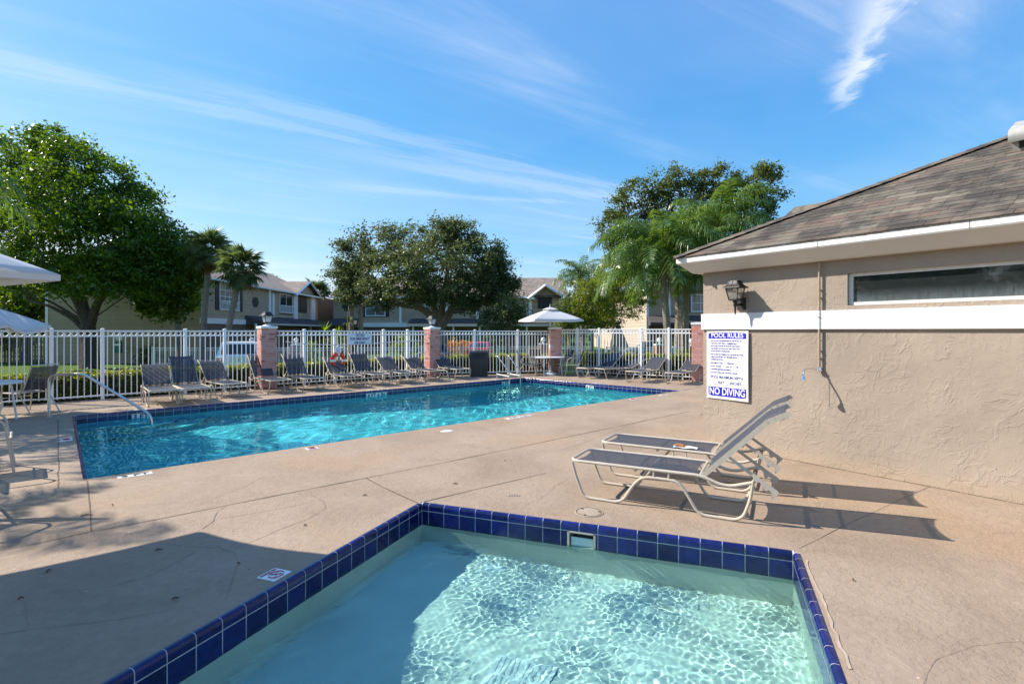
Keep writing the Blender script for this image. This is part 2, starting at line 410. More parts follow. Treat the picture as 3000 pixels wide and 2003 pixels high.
wall_quad(b, SE, K0, -0.002, ZSF); wall_quad(b, K1, SF, -0.002, ZSF)
wall_quad(b, K0, K1, -0.002, -0.068); wall_quad(b, K0, K1, -0.215, ZSF)
spa_basin = b.obj('basin', M_SPAPL, spa)
nin = Vector((ldir.y, -ldir.x, 0))        # into the spa
if nin.dot(sdir) < 0: nin = -nin
# skimmer mouth
b = MB(); bk = -nin * 0.28
for a_, c_ in ((K0, K1),):
    b.quad(P3(a_, -.068), P3(c_, -.068), P3(c_ + bk, -.068), P3(a_ + bk, -.068))
    b.quad(P3(a_, -.215), P3(c_, -.215), P3(c_ + bk, -.16), P3(a_ + bk, -.16))
    b.quad(P3(a_, -.215), P3(a_, -.068), P3(a_ + bk, -.068), P3(a_ + bk, -.16))
    b.quad(P3(c_, -.215), P3(c_, -.068), P3(c_ + bk, -.068), P3(c_ + bk, -.16))
    b.quad(P3(a_ + bk, -.16), P3(c_ + bk, -.16), P3(c_ + bk, -.068), P3(a_ + bk, -.068))
sk = b.obj('skimmer', mat('skimmer_plastic', (0.62, 0.60, 0.52), 0.5), spa)
b = MB()
fw = 0.012
for (s0, s1, z0, z1) in ((sk0 - fw, sk0 + .004, -.217, -.06), (sk1 - .004, sk1 + fw, -.217, -.06), (sk0 - fw, sk1 + fw, -.071, -.060)):
    M = frame(SE, ldir, nin, (0, 0, 1)); b.box(s0, s1, 0.0, 0.012, z0, z1, M)
b.obj('skimmer_frame', mat('skimmer_frame_tile', (0.50, 0.46, 0.36), 0.5, var=0.2, vscale=20), spa)
b = MB(); M = frame(SE, ldir, nin, (0, 0, 1)); b.box(sk0 + .012, sk1 - .012, -.03, -.022, -.21, -.115, M)
b.obj('skimmer_flap', mat('flap_plastic', (0.55, 0.70, 0.66), 0.4), spa)

# tiles ---------------------------------------------------------------
TP, TW = 0.1545, 0.1492
prof = [(-.032, .0), (-.032, .006), (-.012, .008), (.001, .004), (.008, -.006), (.010, -.018), (.010, -.055), (0, -.055), (0, 0)]
b = MB(); n_ = len(prof)
b.add([(0, y, z) for y, z in prof] + [(TW, y, z) for y, z in prof],
      [tuple(range(n_ - 1, -1, -1)), tuple(range(n_, 2 * n_))] + [(i, (i + 1) % n_, n_ + (i + 1) % n_, n_ + i) for i in range(n_)])
ME_BULL = b.mesh('rim_tile', M_TILE, smooth=True)
b = MB(); b.box(0, TW, 0, .0095, -.2095, -.0615); ME_WT = b.mesh('wall_tile', M_TILE)
def tile_run(parent, P, Q, start=0.0, wall=True, skip=None, grout=True):
    """rim tiles and wall tiles along an edge, seen from inside with P on the left hand"""
    d = (Q - P).normalized(); L = (Q - P).length; inn = Vector((d.y, -d.x, 0))
    M0 = frame(P, d, inn, (0, 0, 1)); M0 = M0.copy()
    s = start - TP
    while s < L:
        a, e = max(s, 0.012), min(s + TW, L - 0.012)
        if e - a > 0.012:
            # local frame: x along the edge, y into the pool
            M = Matrix.Translation(P + d * a) @ frame((0, 0, 0), d, inn, (0, 0, 1)) @ Matrix.Diagonal(((e - a) / TW, 1, 1, 1))
            instM('rim_tile', ME_BULL, M, parent)
            if wall and not (skip and a < skip[1] and e > skip[0]):
                instM('wall_tile', ME_WT, M, parent)
            elif wall:
                for (x0, x1) in ((a, skip[0] - .014), (skip[1] + .014, e)):
                    if x1 - x0 > 0.01:
                        M = Matrix.Translation(P + d * x0) @ frame((0, 0, 0), d, inn, (0, 0, 1)) @ Matrix.Diagonal(((x1 - x0) / TW, 1, 1, 1))
                        instM('wall_tile', ME_WT, M, parent)
        s += TP
    b = MB(); F_ = frame(P, d, inn, (0, 0, 1))
    gp = [(-.0315, -.001), (-.0315, .0052), (-.012, .0070), (.0003, .0031), (.0071, -.0066), (.0091, -.018), (.0091, -.060), (0, -.060)]
    ng = len(gp); b.add([F_ @ Vector((0, y, z)) for y, z in gp] + [F_ @ Vector((L, y, z)) for y, z in gp], [(i, i + 1, ng + i + 1, ng + i) for i in range(ng - 1)])
    if wall and not skip: b.box(0, L, 0, .0088, -.214, -.0585, F_)
    elif wall:
        b.box(0, skip[0] - .013, 0, .0088, -.214, -.0585, F_); b.box(skip[1] + .013, L, 0, .0088, -.214, -.0585, F_)
    b.obj('grout', M_GROUT, parent)
# frame() with x=d,y=inn,z=up is left-handed for this ordering, so faces are re-oriented by Cycles' two-sided shading
tile_run(pool, PB, PC, start=0.035); tile_run(pool, PC, PD, start=0.10); tile_run(pool, PA, PB, start=0.05)
tile_run(spa, SE, SF, start=s_at(1200 + 97 * .596, SE, SF), skip=(sk0, sk1))
tile_run(spa, SE2, SE, start=0.05); tile_run(spa, SF, SF2, start=0.11)

# steps in the shallow corner ------------------------------------------------
dBA = (PA - PB).normalized(); dBC = (PC - PB).normalized()
M_STEP = plaster('step_plaster', (0.55, 0.66, 0.70), (0.66, 0.78, 0.80), (0.7, 0.8, 0.8, 1))
M_STEPEDGE = mat('dark_step_trim', (0.010, 0.014, 0.05), 0.3)
ssum = 0
for k, (t_, s_, z_) in enumerate(((.40, .85, -.22), (.78, 1.30, -.44), (1.15, 1.75, -.66), (1.55, 2.25, -.86))):
    pts = [PB + Vector((0, 0, 0)), PB + dBA * t_, PB + dBA * (t_ * 0.96) + dBC * (s_ * 0.42), PB + dBA * (t_ * 0.5) + dBC * (s_ * 0.86), PB + dBC * s_]
    b = MB(); b.prism([(p.x, p.y) for p in reversed(pts)], zs - .05, z_ - 0.001 * k)
    st = b.obj('step', M_STEP, pool)
    b = MB(); e = pts[1:]
    b.tube([(p.x, p.y, z_ - .006) for p in e], 0.022, 4)
    b.obj('step_edge', M_STEPEDGE, st)

# water ---------------------------------------------------------------
def water_sheet(name, c00, c10, c11, c01, z, nx, ny, waves, material, extra=None, env=None):
    u, v = np.meshgrid(np.linspace(0, 1, nx + 1), np.linspace(0, 1, ny + 1))
    def bl(i): return (1 - u) * (1 - v) * c00[i] + u * (1 - v) * c10[i] + u * v * c11[i] + (1 - u) * v * c01[i]
    X, Y = bl(0), bl(1); Z = np.full_like(X, z)
    E_ = env(X, Y) if env is not None else 1.0
    for (a, lam, th, ph) in waves:
        k = 2 * math.pi / lam; Z += E_ * a * np.sin(k * (X * math.cos(th) + Y * math.sin(th)) + ph)
    if extra is not None: Z += extra(X, Y)
    co = np.stack([X, Y, Z], -1).reshape(-1, 3).astype(np.float32)
    idx = np.arange((nx + 1) * (ny + 1)).reshape(ny + 1, nx + 1)
    q = np.stack([idx[:-1, :-1], idx[:-1, 1:], idx[1:, 1:], idx[1:, :-1]], -1).reshape(-1, 4)
    me = bpy.data.meshes.new(name); me.vertices.add(len(co)); me.vertices.foreach_set('co', co.ravel())
    me.loops.add(q.size); me.loops.foreach_set('vertex_index', q.ravel().astype(np.int32))
    me.polygons.add(len(q)); me.polygons.foreach_set('loop_start', np.arange(0, q.size, 4, dtype=np.int32))
    me.polygons.foreach_set('use_smooth', np.ones(len(q), dtype=bool))
    me.update(calc_edges=True); me.validate(); me.materials.append(material)
    if me.polygons[0].normal.z < 0: me.flip_normals()
    o = link(bpy.data.objects.new(name, me), kind='structure')
    o.cycles.is_caustics_caster = True
    return o
def wave_set(n, l0, l1, steep, spread=math.pi, main=0.0):
    out = []
    for i in range(n):
        lam = l0 * (l1 / l0) ** RNG.random(); th = main + (RNG.random() - .5) * 2 * spread
        out.append((steep * lam / (2 * math.pi) * (0.6 + 0.8 * RNG.random()), lam, th, RNG.random() * 6.283))
    return out
ZW, ZSW = -0.135, -0.172
pool_water = water_sheet('pool_water', PA, PD, PC, PB, ZW, 420, 200,
    wave_set(22, 0.22, 0.6, 0.0075) + wave_set(10, 0.6, 1.6, 0.007), M_WATER)
ret = SF.lerp(SE, 0.42) + sdir * 1.55
def spa_extra(X, Y):
    r = np.hypot((X - ret.x), (Y - ret.y) * 1.25)
    env = np.exp(-((r - 0.75) / 0.55) ** 2)
    z = 0.00028 * env * np.sin(2 * math.pi * r / 0.115 + 1.2 * np.sin(X * 3.1) + 0.9 * np.sin(Y * 4.3))
    r2 = np.hypot(X - SE.x - 2.3, Y - SE.y + 0.3)
    z += 0.00012 * np.exp(-((r2 - .8) / .6) ** 2) * np.sin(2 * math.pi * r2 / 0.08)
    return z
def spa_env(X, Y):
    n = np.zeros_like(X)
    for k in range(9):
        th = RNG.random() * 6.283; lam = RNG.uniform(.5, 1.6); n += np.sin(2 * math.pi / lam * (X * math.cos(th) + Y * math.sin(th)) + RNG.random() * 6.283)
    return np.clip(0.95 + .28 * n, .30, 1.7)
spa_water = water_sheet('spa_water', SE2, SF2, SF, SE, ZSW, 460, 460,
    wave_set(40, 0.034, 0.072, 0.0037) + wave_set(16, 0.075, 0.15, 0.0045) + wave_set(12, 0.17, 0.6, 0.010), M_SPAWATER, spa_extra, spa_env)
for o in (basin, spa_basin): o.cycles.is_caustics_receiver = True
for o in list(pool.children) + list(spa.children):
    o.cycles.is_caustics_receiver = True

# main drain grate on the spa floor
b = MB(); b.box(-.18, .18, -.18, .18, 0, .012)
g = b.obj('drain_grate', mat('grate_plastic', (0.78, 0.80, 0.78), 0.4), spa); g.location = (0.03, 3.02, ZSF); g.rotation_euler = (0, 0, R(-20))
b = MB()
for k in range(11):
    x = -.15 + k * .03
    if abs(x) > .012: b.box(x - .004, x + .004, -.16, -.012, .012, .014); b.box(x - .004, x + .004, .012, .16, .012, .014)
b.obj('slot', mat('grate_slot', (.42, .47, .44), .8), g)
g.cycles.is_caustics_receiver = True

# ------------------------------------------------------------------ lettering
def text_mesh(s, size=1.0, bold=0.0, material=None, xs=1.0, align='CENTER', extrude=0.0):
    cu = bpy.data.curves.new('txt', 'FONT'); cu.body = s; cu.size = size; cu.offset = bold; cu.align_x = align; cu.align_y = 'CENTER'
    cu.extrude = extrude; cu.resolution_u = 3
    o = bpy.data.objects.new('txt', cu); COL.objects.link(o)
    dg = bpy.context.evaluated_depsgraph_get()
    me = bpy.data.meshes.new_from_object(o.evaluated_get(dg)); bpy.data.objects.remove(o); bpy.data.curves.remove(cu)
    me.name = 'lettering'
    me.transform(Matrix.Diagonal((xs, 1, 1, 1)))
    me.materials.clear()
    if material: me.materials.append(material)
    return me
M_INKBLACK = mat('black_ink', (0.02, 0.02, 0.022), 0.5)
M_INKRED = mat('red_ink', (0.45, 0.03, 0.04), 0.5)
M_INKBLUE = mat('blue_ink', (0.010, 0.009, 0.42), 0.45)
M_INKNAVY = mat('navy_ink', (0.02, 0.035, 0.16), 0.5)
M_MARK = mat('white_marker_tile', (0.76, 0.77, 0.76), 0.3, var=0.06, vscale=12)

def wall_marker(P, Q, u0, u1, text):
    d = (Q - P).normalized(); inn = Vector((d.y, -d.x, 0)); s0, s1 = s_at(u0, P, Q), s_at(u1, P, Q)
    M = frame(P + d * ((s0 + s1) / 2) + inn * .0105 + Vector((0, 0, -.130)), d, (0, 0, 1), inn)
    W = s1 - s0; b = MB(); b.box(-W / 2, W / 2, -.075, .075, -.002, .003)
    o = b.obj('depth_marker', M_MARK, pool); o.matrix_basis = M; o.cycles.is_caustics_receiver = True
    me = text_mesh(text, .125, .004, M_INKBLACK, xs=1.0)
    wx = max(v.co.x for v in me.vertices) - min(v.co.x for v in me.vertices); me.transform(Matrix.Diagonal((W * .86 / wx, 1, 1, 1)))
    inst('lettering', me, o, (0, 0.012, .0045))
wall_marker(PB, PC, 386, 438, '3 FT'); wall_marker(PB, PC, 1072, 1132, '4 FT 6 IN'); wall_marker(PB, PC, 1469.5, 1490, '6 FT'); wall_marker(PC, PD, 1717, 1740, '6 FT')

def deck_marker(c, xdir, W, Hh, text=None, icon=False, tile_name='depth_marker', ink=None, lines=None):
    xd = Vector((xdir[0], xdir[1], 0)).normalized(); yd = Vector((-xd.y, xd.x, 0))
    M = frame((c.x, c.y, 0), xd, yd, (0, 0, 1))
    b = MB(); b.box(-W / 2, W / 2, -Hh / 2, Hh / 2, -.004, .004)
    o = b.obj(tile_name, M_MARK, deck); o.matrix_basis = M
    if text:
        me = text_mesh(text, Hh * .95, .003, ink or M_INKBLACK)
        wx = max(v.co.x for v in me.vertices) - min(v.co.x for v in me.vertices); me.transform(Matrix.Diagonal((W * .82 / wx, .95, 1, 1)))
        inst('lettering', me, o, (0, -.004, .006))
    if icon:
        b = MB(); r = Hh * .30; cy_ = Hh * .10
        P_ = [(r * 1.25 * math.cos(R(22.5 + 45 * k)), cy_ + r * math.sin(R(22.5 + 45 * k)), .006) for k in range(8)]
        b.tube(P_, Hh * .03, 4, closed=True, flat=.2)
        b.tube([(-r * 1.1, cy_ - r * .75, .006), (r * 1.1, cy_ + r * .75, .006)], Hh * .022, 4, flat=.2)
        b.tube([(-r * .5, cy_ + r * .6, .006), (r * .4, cy_ - r * .6, .006)], Hh * .03, 4, flat=.2)
        b.obj('symbol', M_INKRED, o)
        me = text_mesh('NO DIVING', Hh * .17, .002, M_INKRED); inst('lettering', me, o, (0, -Hh * .37, .006))
    return o
dAD = (PD - PA).normalized(); dAB = (PB - PA).normalized()
deck_marker(G(396, 1391.5), dAD, .31, .115, '3 FT')
deck_marker(G(1520, 1221.5), dAD, .60, .115, '4 FT 6 IN')
deck_marker(G(1945, 1156.5), dAD, .30, .115, '6 FT')
deck_marker(G(915, 1313.5), dAD, .15, .15, icon=True, tile_name='warning_tile')
deck_marker(G(1855, 1169.5), dAD, .16, .15, icon=True, tile_name='warning_tile')
deck_marker(G(190, 1287.5), -dAB, .30, .17, icon=True, tile_name='warning_tile')
deck_marker(G(804, 1683), Vector((-.052, -.136, 0)), .148, .142, icon=True, tile_name='warning_tile')
deck_marker(G(404, 1200.0), dBC, .30, .11, '3 FT'); deck_marker(G(1108, 1141.3), dBC, .6, .10, '4 FT 6 IN'); deck_marker(G(1462, 1112), dBC, .3, .10, '6 FT')
deck_marker(G(1748, 1122.5), (PD - PC), .3, .12, '6 FT')

# joints and cracks: dirt-filled lines in the deck
def strip(name, pts, w_, material, z=0.004, jit=0.0, sub=0.25):
    P = [Vector((p.x, p.y, z)) for p in pts]; Q = []
    for i in range(len(P) - 1):
        n = max(1, int((P[i + 1] - P[i]).length / sub))
        for k in range(n): Q.append(P[i].lerp(P[i + 1], k / n))
    Q.append(P[-1]); vs = []; fs = []
    for i, p in enumerate(Q):
        d = (Q[min(i + 1, len(Q) - 1)] - Q[max(i - 1, 0)]).normalized(); n = Vector((-d.y, d.x, 0))
        p = p + n * random.uniform(-jit, jit); ww = w_ * random.uniform(.55, 1.35)
        vs += [p + n * ww / 2, p - n * ww / 2]
    for i in range(len(Q) - 1): fs.append((2 * i, 2 * i + 1, 2 * i + 3, 2 * i + 2))
    b = MB(); b.add(vs, fs); return b.obj(name, material, deck)
J = lambda *p: [G(u, v) for u, v in p]
strip('joint', J((0, 1613), (130, 1587), (266, 1557), (450, 1523), (664, 1480), (902, 1433), (1073, 1400), (1300, 1355), (1560, 1301), (1780, 1255), (2020, 1205)), .012, M_JOINT, jit=.002)
strip('joint', J((1228, 1473), (1290, 1458), (1400, 1432), (1520, 1404), (1600, 1385)), .010, M_JOINT, jit=.002)
strip('joint', J((1073, 1400), (1120, 1426), (1170, 1449), (1222, 1472)), .012, M_JOINT, jit=.004)
strip('joint', J((255, 1408), (260, 1450), (264, 1500), (267, 1555)), .010, M_JOINT, jit=.001)
strip('joint', J((1974, 1149), (2010, 1141), (2052, 1132)), .012, M_JOINT)
strip('joint', J((2725, 1424), (2640, 1462), (2480, 1536), (2340, 1606)), .007, M_CRACK, jit=.003)
strip('crack', J((170, 1228), (170, 1290), (171, 1340), (172, 1365), (170, 1390), (171, 1430)), .011, M_JOINT, jit=.006, sub=.06)
strip('joint', J((255, 1407), (170, 1420), (60, 1438), (-60, 1455)), .007, M_CRACK, jit=.002)
strip('crack', J((586, 1476), (660, 1446), (720, 1424), (765, 1399)), .004, M_CRACK, jit=.003, sub=.08)
strip('crack', J((592, 1549), (622, 1528), (635, 1500), (665, 1480)), .006, M_CRACK, jit=.002, sub=.06)
strip('crack', J((902, 1436), (912, 1450), (948, 1468), (953, 1488), (900, 1520), (820, 1550), (735, 1588), (690, 1606)), .005, M_CRACK, jit=.003, sub=.08)
strip('crack', J((480, 1590), (540, 1600), (640, 1604), (690, 1620), (698, 1650), (680, 1700), (660, 1755)), .003, M_CRACK, jit=.003, sub=.06)
strip('crack', J((590, 1606), (530, 1640), (440, 1685), (330, 1715)), .003, M_CRACK, jit=.003, sub=.08)
strip('crack', J((0, 1857), (120, 1838), (240, 1826), (360, 1812), (480, 1790)), .0035, M_CRACK, jit=.004, sub=.08)
strip('crack', J((72, 1762), (74, 1790), (83, 1830)), .005, M_CRACK, jit=.002, sub=.05)
strip('crack', J((640, 1520), (760, 1500), (880, 1478), (940, 1462)), .004, M_CRACK, jit=.002)
strip('crack', J((1540, 1478), (1600, 1450), (1625, 1425), (1660, 1405)), .004, M_CRACK, jit=.002, sub=.06)
strip('crack', J((2700, 2003), (2740, 1930), (2850, 1890), (2960, 1880), (3000, 1878)), .0022, M_CRACK, jit=.003, sub=.05)
strip('crack', J((2360, 1640), (2400, 1740), (2440, 1840), (2490, 1960)), .016, mat('smeared_patch', (0.40, 0.305, 0.225), 0.9, var=.2, vscale=12), jit=.01, sub=.06)
strip('crack', J((1900, 1225), (1800, 1262), (1700, 1300), (1640, 1318)), .005, M_CRACK, jit=.002)

# lids in the deck
def disc_lid(c, r, name, m):
    b = MB(); b.lathe([(r, -.003), (r, .004), (r * .985, .005), (0.001, .006)], 28)
    o = b.obj(name, m, deck); o.location = (c.x, c.y, 0)
    b = MB(); b.lathe([(r * .90, .0055), (r * .90, .0066), (r * .82, .0066), (r * .82, .0055)], 28, cap=False)
    b.obj('rim', M_JOINT, o); return o
disc_lid(G(1309, 1262.5), .10, 'skimmer_lid', M_WHITE)
lid = disc_lid(G(1725, 1500), .125, 'valve_lid', mat('painted_lid', (0.35, 0.275, 0.20), 0.7, var=.15, vscale=10))
b = MB()
for k in range(3):
    a = k * 2.1; b.lathe([(.012, .005), (.012, .0072), (0.001, .0074)], 8, Matrix.Translation((.09 * math.cos(a), .09 * math.sin(a), 0)))
b.obj('screw', M_DARK, lid)
b = MB(); b.box(-.055, .055, -.03, .03, -.003, .0045); dr = b.obj('deck_drain', mat('drain_cover', (0.40, 0.31, 0.24), .7), deck); dr.location = G(1505, 1450.5)
b = MB()
for k in range(6): b.box(-.045 + k * .016, -.038 + k * .016, -.02, .02, .0045, .0055)
b.obj('slot', M_DARK, dr)
# twigs and dead leaves on the deck
M_LITTER = mat('dead_leaf', (0.09, 0.055, 0.03), 0.8)
b = MB(); rl = random.Random(2)
for (u, v, a, l) in ((465, 1612, .4, .05), (514, 1755, .5, .04), (61, 1754, 1.0, .03), (255, 1511, .3, .09), (143, 1674, 1.9, .06), (700, 1652, .2, .02), (1070, 1452, .3, .05), (895, 1540, 1, .03), (2055, 1215, .2, .06), (1335, 1418, .4, .05), (2100, 1190, .6, .04), (600, 1330, .2, .03), (330, 1480, 2, .03), (1480, 1350, 1.2, .03), (2500, 1700, 1, .02)):
    p = G(u, v); c, s_ = math.cos(a), math.sin(a)
    b.tube([(p.x + x * c - y * s_, p.y + x * s_ + y * c, z) for x, y, z in ((-l / 2, 0, .006), (-l * .1, l * .1, .012), (l / 2, 0, .007))], [.003, .006, .002], 5)
b.obj('leaf_litter', M_LITTER, kind='stuff')

# ------------------------------------------------------------------ pool house on the right
W1 = Vector((2.695, 7.405, 0)); WX = Vector((0.5978, -0.8017, 0)).normalized(); WN = Vector((WX.y, -WX.x, 0))   # along the wall, out of the wall
WL = 7.2                                                     # wall length along the wall
MW = frame(W1, WX, (0, 0, 1), WN)                            # x along wall, y up, z out
def stucco_material(name, col, strength=1.0):
    m = bpy.data.materials.new(name); m.use_nodes = True; t = NT(m.node_tree); bs = t.n['Principled BSDF']
    pos = t.node('ShaderNodeNewGeometry').outputs['Position']
    n = t.node('ShaderNodeTexNoise', {'Vector': pos, 'Scale': 1.1, 'Detail': 6.0, 'Roughness': 0.6})
    lo = tuple(x * .88 for x in col); hi = tuple(x * 1.10 for x in col)
    c = t.ramp(n.outputs[0], [(0.3, lo), (0.7, hi)])
    sp = t.node('ShaderNodeSeparateXYZ', {0: pos})
    drt = t.node('ShaderNodeTexNoise', {'Vector': pos, 'Scale': 5.0, 'Detail': 8.0, 'Roughness': .7})
    c = t.mix(t.m('MULTIPLY', t.maprange(sp.outputs[2], 0.0, 0.22, 0.55, 0.0, True), drt.outputs[0]), c, (0.50, 0.36, 0.22, 1))
    t.put(bs.inputs['Base Color'], c); bs.inputs['Roughness'].default_value = 0.82; bs.inputs['Specular IOR Level'].default_value = 0.2
    # skip-trowel plaster: smooth base, raised ridges with sharp rims and a few scratch lines
    wv = t.node('ShaderNodeTexNoise', {'Vector': pos, 'Scale': 2.2, 'Detail': 3.0})
    wp = t.node('ShaderNodeVectorMath', {0: pos, 1: t.node('ShaderNodeVectorMath', {0: wv.outputs['Color'], 'Scale': 0.35}, operation='SCALE').outputs[0]}, operation='ADD')
    r1 = t.node('ShaderNodeTexNoise', {'Vector': wp.outputs[0], 'Scale': 4.2, 'Detail': 3.0, 'Roughness': 0.5, 'Distortion': 0.9})
    ridge = t.m('SUBTRACT', 1.0, t.m('MULTIPLY', t.m('ABSOLUTE', t.m('SUBTRACT', r1.outputs[0], 0.5)), 16.0), clamp=True)
    mask = t.maprange(t.node('ShaderNodeTexNoise', {'Vector': pos, 'Scale': 3.0, 'Detail': 4.0}).outputs[0], 0.35, 0.72, 0.25, 1.0, True)
    r2 = t.node('ShaderNodeTexNoise', {'Vector': wp.outputs[0], 'Scale': 11.0, 'Detail': 3.0, 'Distortion': 1.0})
    plat = t.maprange(r2.outputs[0], 0.55, 0.60, 0, 1, True)
    fine = t.node('ShaderNodeTexNoise', {'Vector': pos, 'Scale': 95.0, 'Detail': 5.0, 'Roughness': .75})
    h = t.m('ADD', t.m('MULTIPLY', t.m('MULTIPLY', ridge, mask), 0.0036), t.m('MULTIPLY', t.m('MULTIPLY', plat, mask), 0.0035))
    h = t.m('ADD', h, t.m('ADD', t.m('MULTIPLY', fine.outputs[0], 0.0022), t.m('MULTIPLY', wv.outputs[0], 0.022)))
    b = t.node('ShaderNodeBump', {'Strength': 0.75 * strength, 'Distance': 1.0, 'Height': h}); t.put(bs.inputs['Normal'], b.outputs[0])
    return m
M_STUCCO = stucco_material('tan_stucco', (0.335, 0.276, 0.224))
M_BAND = stucco_material('white_stucco_band', (0.66, 0.67, 0.70), 0.35)
M_TRIM = mat('cream_trim_paint', (0.60, 0.55, 0.49), 0.55, var=0.05, vscale=2, bump=.08, bscale=30)
def fascia_material():
    m = bpy.data.materials.new('weathered_white_fascia'); m.use_nodes = True; t = NT(m.node_tree); bs = t.n['Principled BSDF']
    pos = t.node('ShaderNodeNewGeometry').outputs['Position']; sp = t.node('ShaderNodeSeparateXYZ', {0: pos})
    n = t.node('ShaderNodeTexNoise', {'Vector': pos, 'Scale': 14.0, 'Detail': 8.0, 'Roughness': .7})
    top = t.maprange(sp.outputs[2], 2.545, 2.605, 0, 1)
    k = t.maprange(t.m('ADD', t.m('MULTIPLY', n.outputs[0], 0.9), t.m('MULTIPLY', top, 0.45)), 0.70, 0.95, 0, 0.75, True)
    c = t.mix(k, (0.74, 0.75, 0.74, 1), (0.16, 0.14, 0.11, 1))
    t.put(bs.inputs['Base Color'], c); bs.inputs['Roughness'].default_value = 0.5; return m
M_FASCIA = fascia_material()

house = thing('pool_house', 'tan stucco pool house with white band and brown shingled hip roof', 'building', W1)
HT = Matrix.Translation(-W1)
def hp(name, b, m, parent=house, **kw):
    o = b.obj(name, m, parent, **kw)
    if parent is house: o.matrix_parent_inverse = HT
    return o
# wall with window opening
wz0, wz1, ws0, ws1 = 1.865, 2.225, 1.83, 4.6
th = 0.16
b = MB()
b.box(0, ws0, 0, 2.40, -th, 0, MW); b.box(ws0, ws1, 0, wz0, -th, 0, MW); b.box(ws0, ws1, wz1, 2.40, -th, 0, MW); b.box(ws1, WL, 0, 2.40, -th, 0, MW)
bm = bmesh.new(); me = b.mesh('wall', M_STUCCO); bm.from_mesh(me); bmesh.ops.remove_doubles(bm, verts=bm.verts, dist=1e-5); bm.to_mesh(me); bm.free()
o = link(bpy.data.objects.new('wall', me), house); o.matrix_parent_inverse = HT
b = MB(); b.box(-.002, .16, 0, 2.40, -5.0, -th - .0005, MW); b.box(WL - .16, WL, 0, 2.4, -5.0, -th - .0005, MW); b.box(.16, WL - .16, 0, 2.4, -5, -4.84, MW)
hp('wall', b, M_STUCCO)
b = MB(); b.box(-.012, WL, 1.598, 1.815, 0.0, .035, MW); b.box(-.0125, 0.0, 1.598, 1.815, -5.0, -.0005, MW)
hp('band', b, M_BAND)
# window: frame, pane, dark room behind with rafters
b = MB(); fr = .05; z0 = -.085
b.box(ws0 + .02, ws1, wz0, wz0 + .035, z0, z0 + .04, MW); b.box(ws0 + .02, ws1, wz1 - .035, wz1, z0, z0 + .04, MW); b.box(ws0, ws0 + fr * .8, wz0 + .001, wz1 - .001, z0, z0 + .039, MW)
b.box(ws0 + 1.9, ws0 + 1.96, wz0 + .03, wz1 - .03, z0, z0 + .035, MW)
win = hp('window', b, mat('aluminium_window_frame', (0.66, 0.66, 0.65), .4, var=.1, vscale=10))
def window_glass():
    m = bpy.data.materials.new('dirty_window_glass'); m.use_nodes = True; t = NT(m.node_tree); bs = t.n['Principled BSDF']; out = t.n['Material Output']
    pos = t.node('ShaderNodeNewGeometry').outputs['Position']; sp = t.node('ShaderNodeSeparateXYZ', {0: pos})
    n = t.node('ShaderNodeTexNoise', {'Vector': t.node('ShaderNodeVectorMath', {0: pos, 1: (60, 60, 6)}, operation='MULTIPLY').outputs[0], 'Scale': 1.0, 'Detail': 5.0})
    low = t.maprange(sp.outputs[2], 1.87, 2.06, 1.0, 0.0, True)
    k = t.m('ADD', t.m('MULTIPLY', t.m('MULTIPLY', low, n.outputs[0]), 0.5), 0.05)
    bs.inputs['Base Color'].default_value = (0.30, 0.36, 0.38, 1); bs.inputs['Roughness'].default_value = 0.4
    tr = t.node('ShaderNodeBsdfTransparent', {0: (.75, .8, .8, 1)}); gl = t.node('ShaderNodeBsdfGlossy', {'Roughness': .03})
    fz = t.node('ShaderNodeFresnel', {'IOR': 1.5})
    a = t.node('ShaderNodeMixShader', {0: fz.outputs[0], 1: tr.outputs[0], 2: gl.outputs[0]})
    c = t.node('ShaderNodeMixShader', {0: k, 1: a.outputs[0], 2: bs.outputs[0]}); t.l.new(c.outputs[0], out.inputs[0]); return m
b = MB(); b.box(ws0 + .03, ws1, wz0 + .02, wz1 - .02, z0 + .015, z0 + .020, MW); b.obj('pane', window_glass(), win)
b = MB(); b.box(.17, WL - .17, 2.36, 2.38, -4.8, -th - .01, MW)
hp('ceiling', b, mat('dark_ceiling', (0.05, 0.05, 0.05), .9))
b = MB(); b.box(3.0, 3.1, 2.12, 2.34, -4.6, -th - .02, MW); b.box(.18, WL - .2, 2.0, 2.10, -2.4, -2.3, MW)
hp('rafter', b, mat('white_rafter', (0.55, 0.56, 0.55), .7))
# eaves: fascia, sloped soffit, flat soffit round the visible corner
OV, ZF0, ZF1 = .25, 2.52, 2.605
def ring_pt(o_, s, z):      # point o_ outside the wall plane at wall distance s
    p = W1 + WX * s + WN * o_; return Vector((p.x, p.y, z))
def far_pt(o_, dpt, z):     # same on the far side: o_ beyond the corner, dpt behind the front wall
    p = W1 - WX * o_ - WN * dpt; return Vector((p.x, p.y, z))
def corner(o_, z): p = W1 + WN * o_ - WX * o_; return Vector((p.x, p.y, z))
def eave(profile, name, m, seams=None):
    b = MB()
    for (o0, z0_), (o1, z1_) in zip(profile[:-1], profile[1:]):
        b.quad(corner(o0, z0_), ring_pt(o0, WL + OV, z0_), ring_pt(o1, WL + OV, z1_), corner(o1, z1_))
        b.quad(far_pt(o0, 5.2, z0_), corner(o0, z0_), corner(o1, z1_), far_pt(o1, 5.2, z1_))
    return hp(name, b, m)
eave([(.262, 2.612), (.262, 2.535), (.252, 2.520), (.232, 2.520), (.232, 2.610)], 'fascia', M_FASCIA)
eave([(.246, 2.523), (.105, 2.388), (.0, 2.388)], 'soffit', M_TRIM)
b = MB()
for s in (1.62, 2.95, 4.3): b.box(s, s + .006, 2.519, 2.612, .2615, .2635, MW)
hp('fascia_seam', b, M_JOINT)
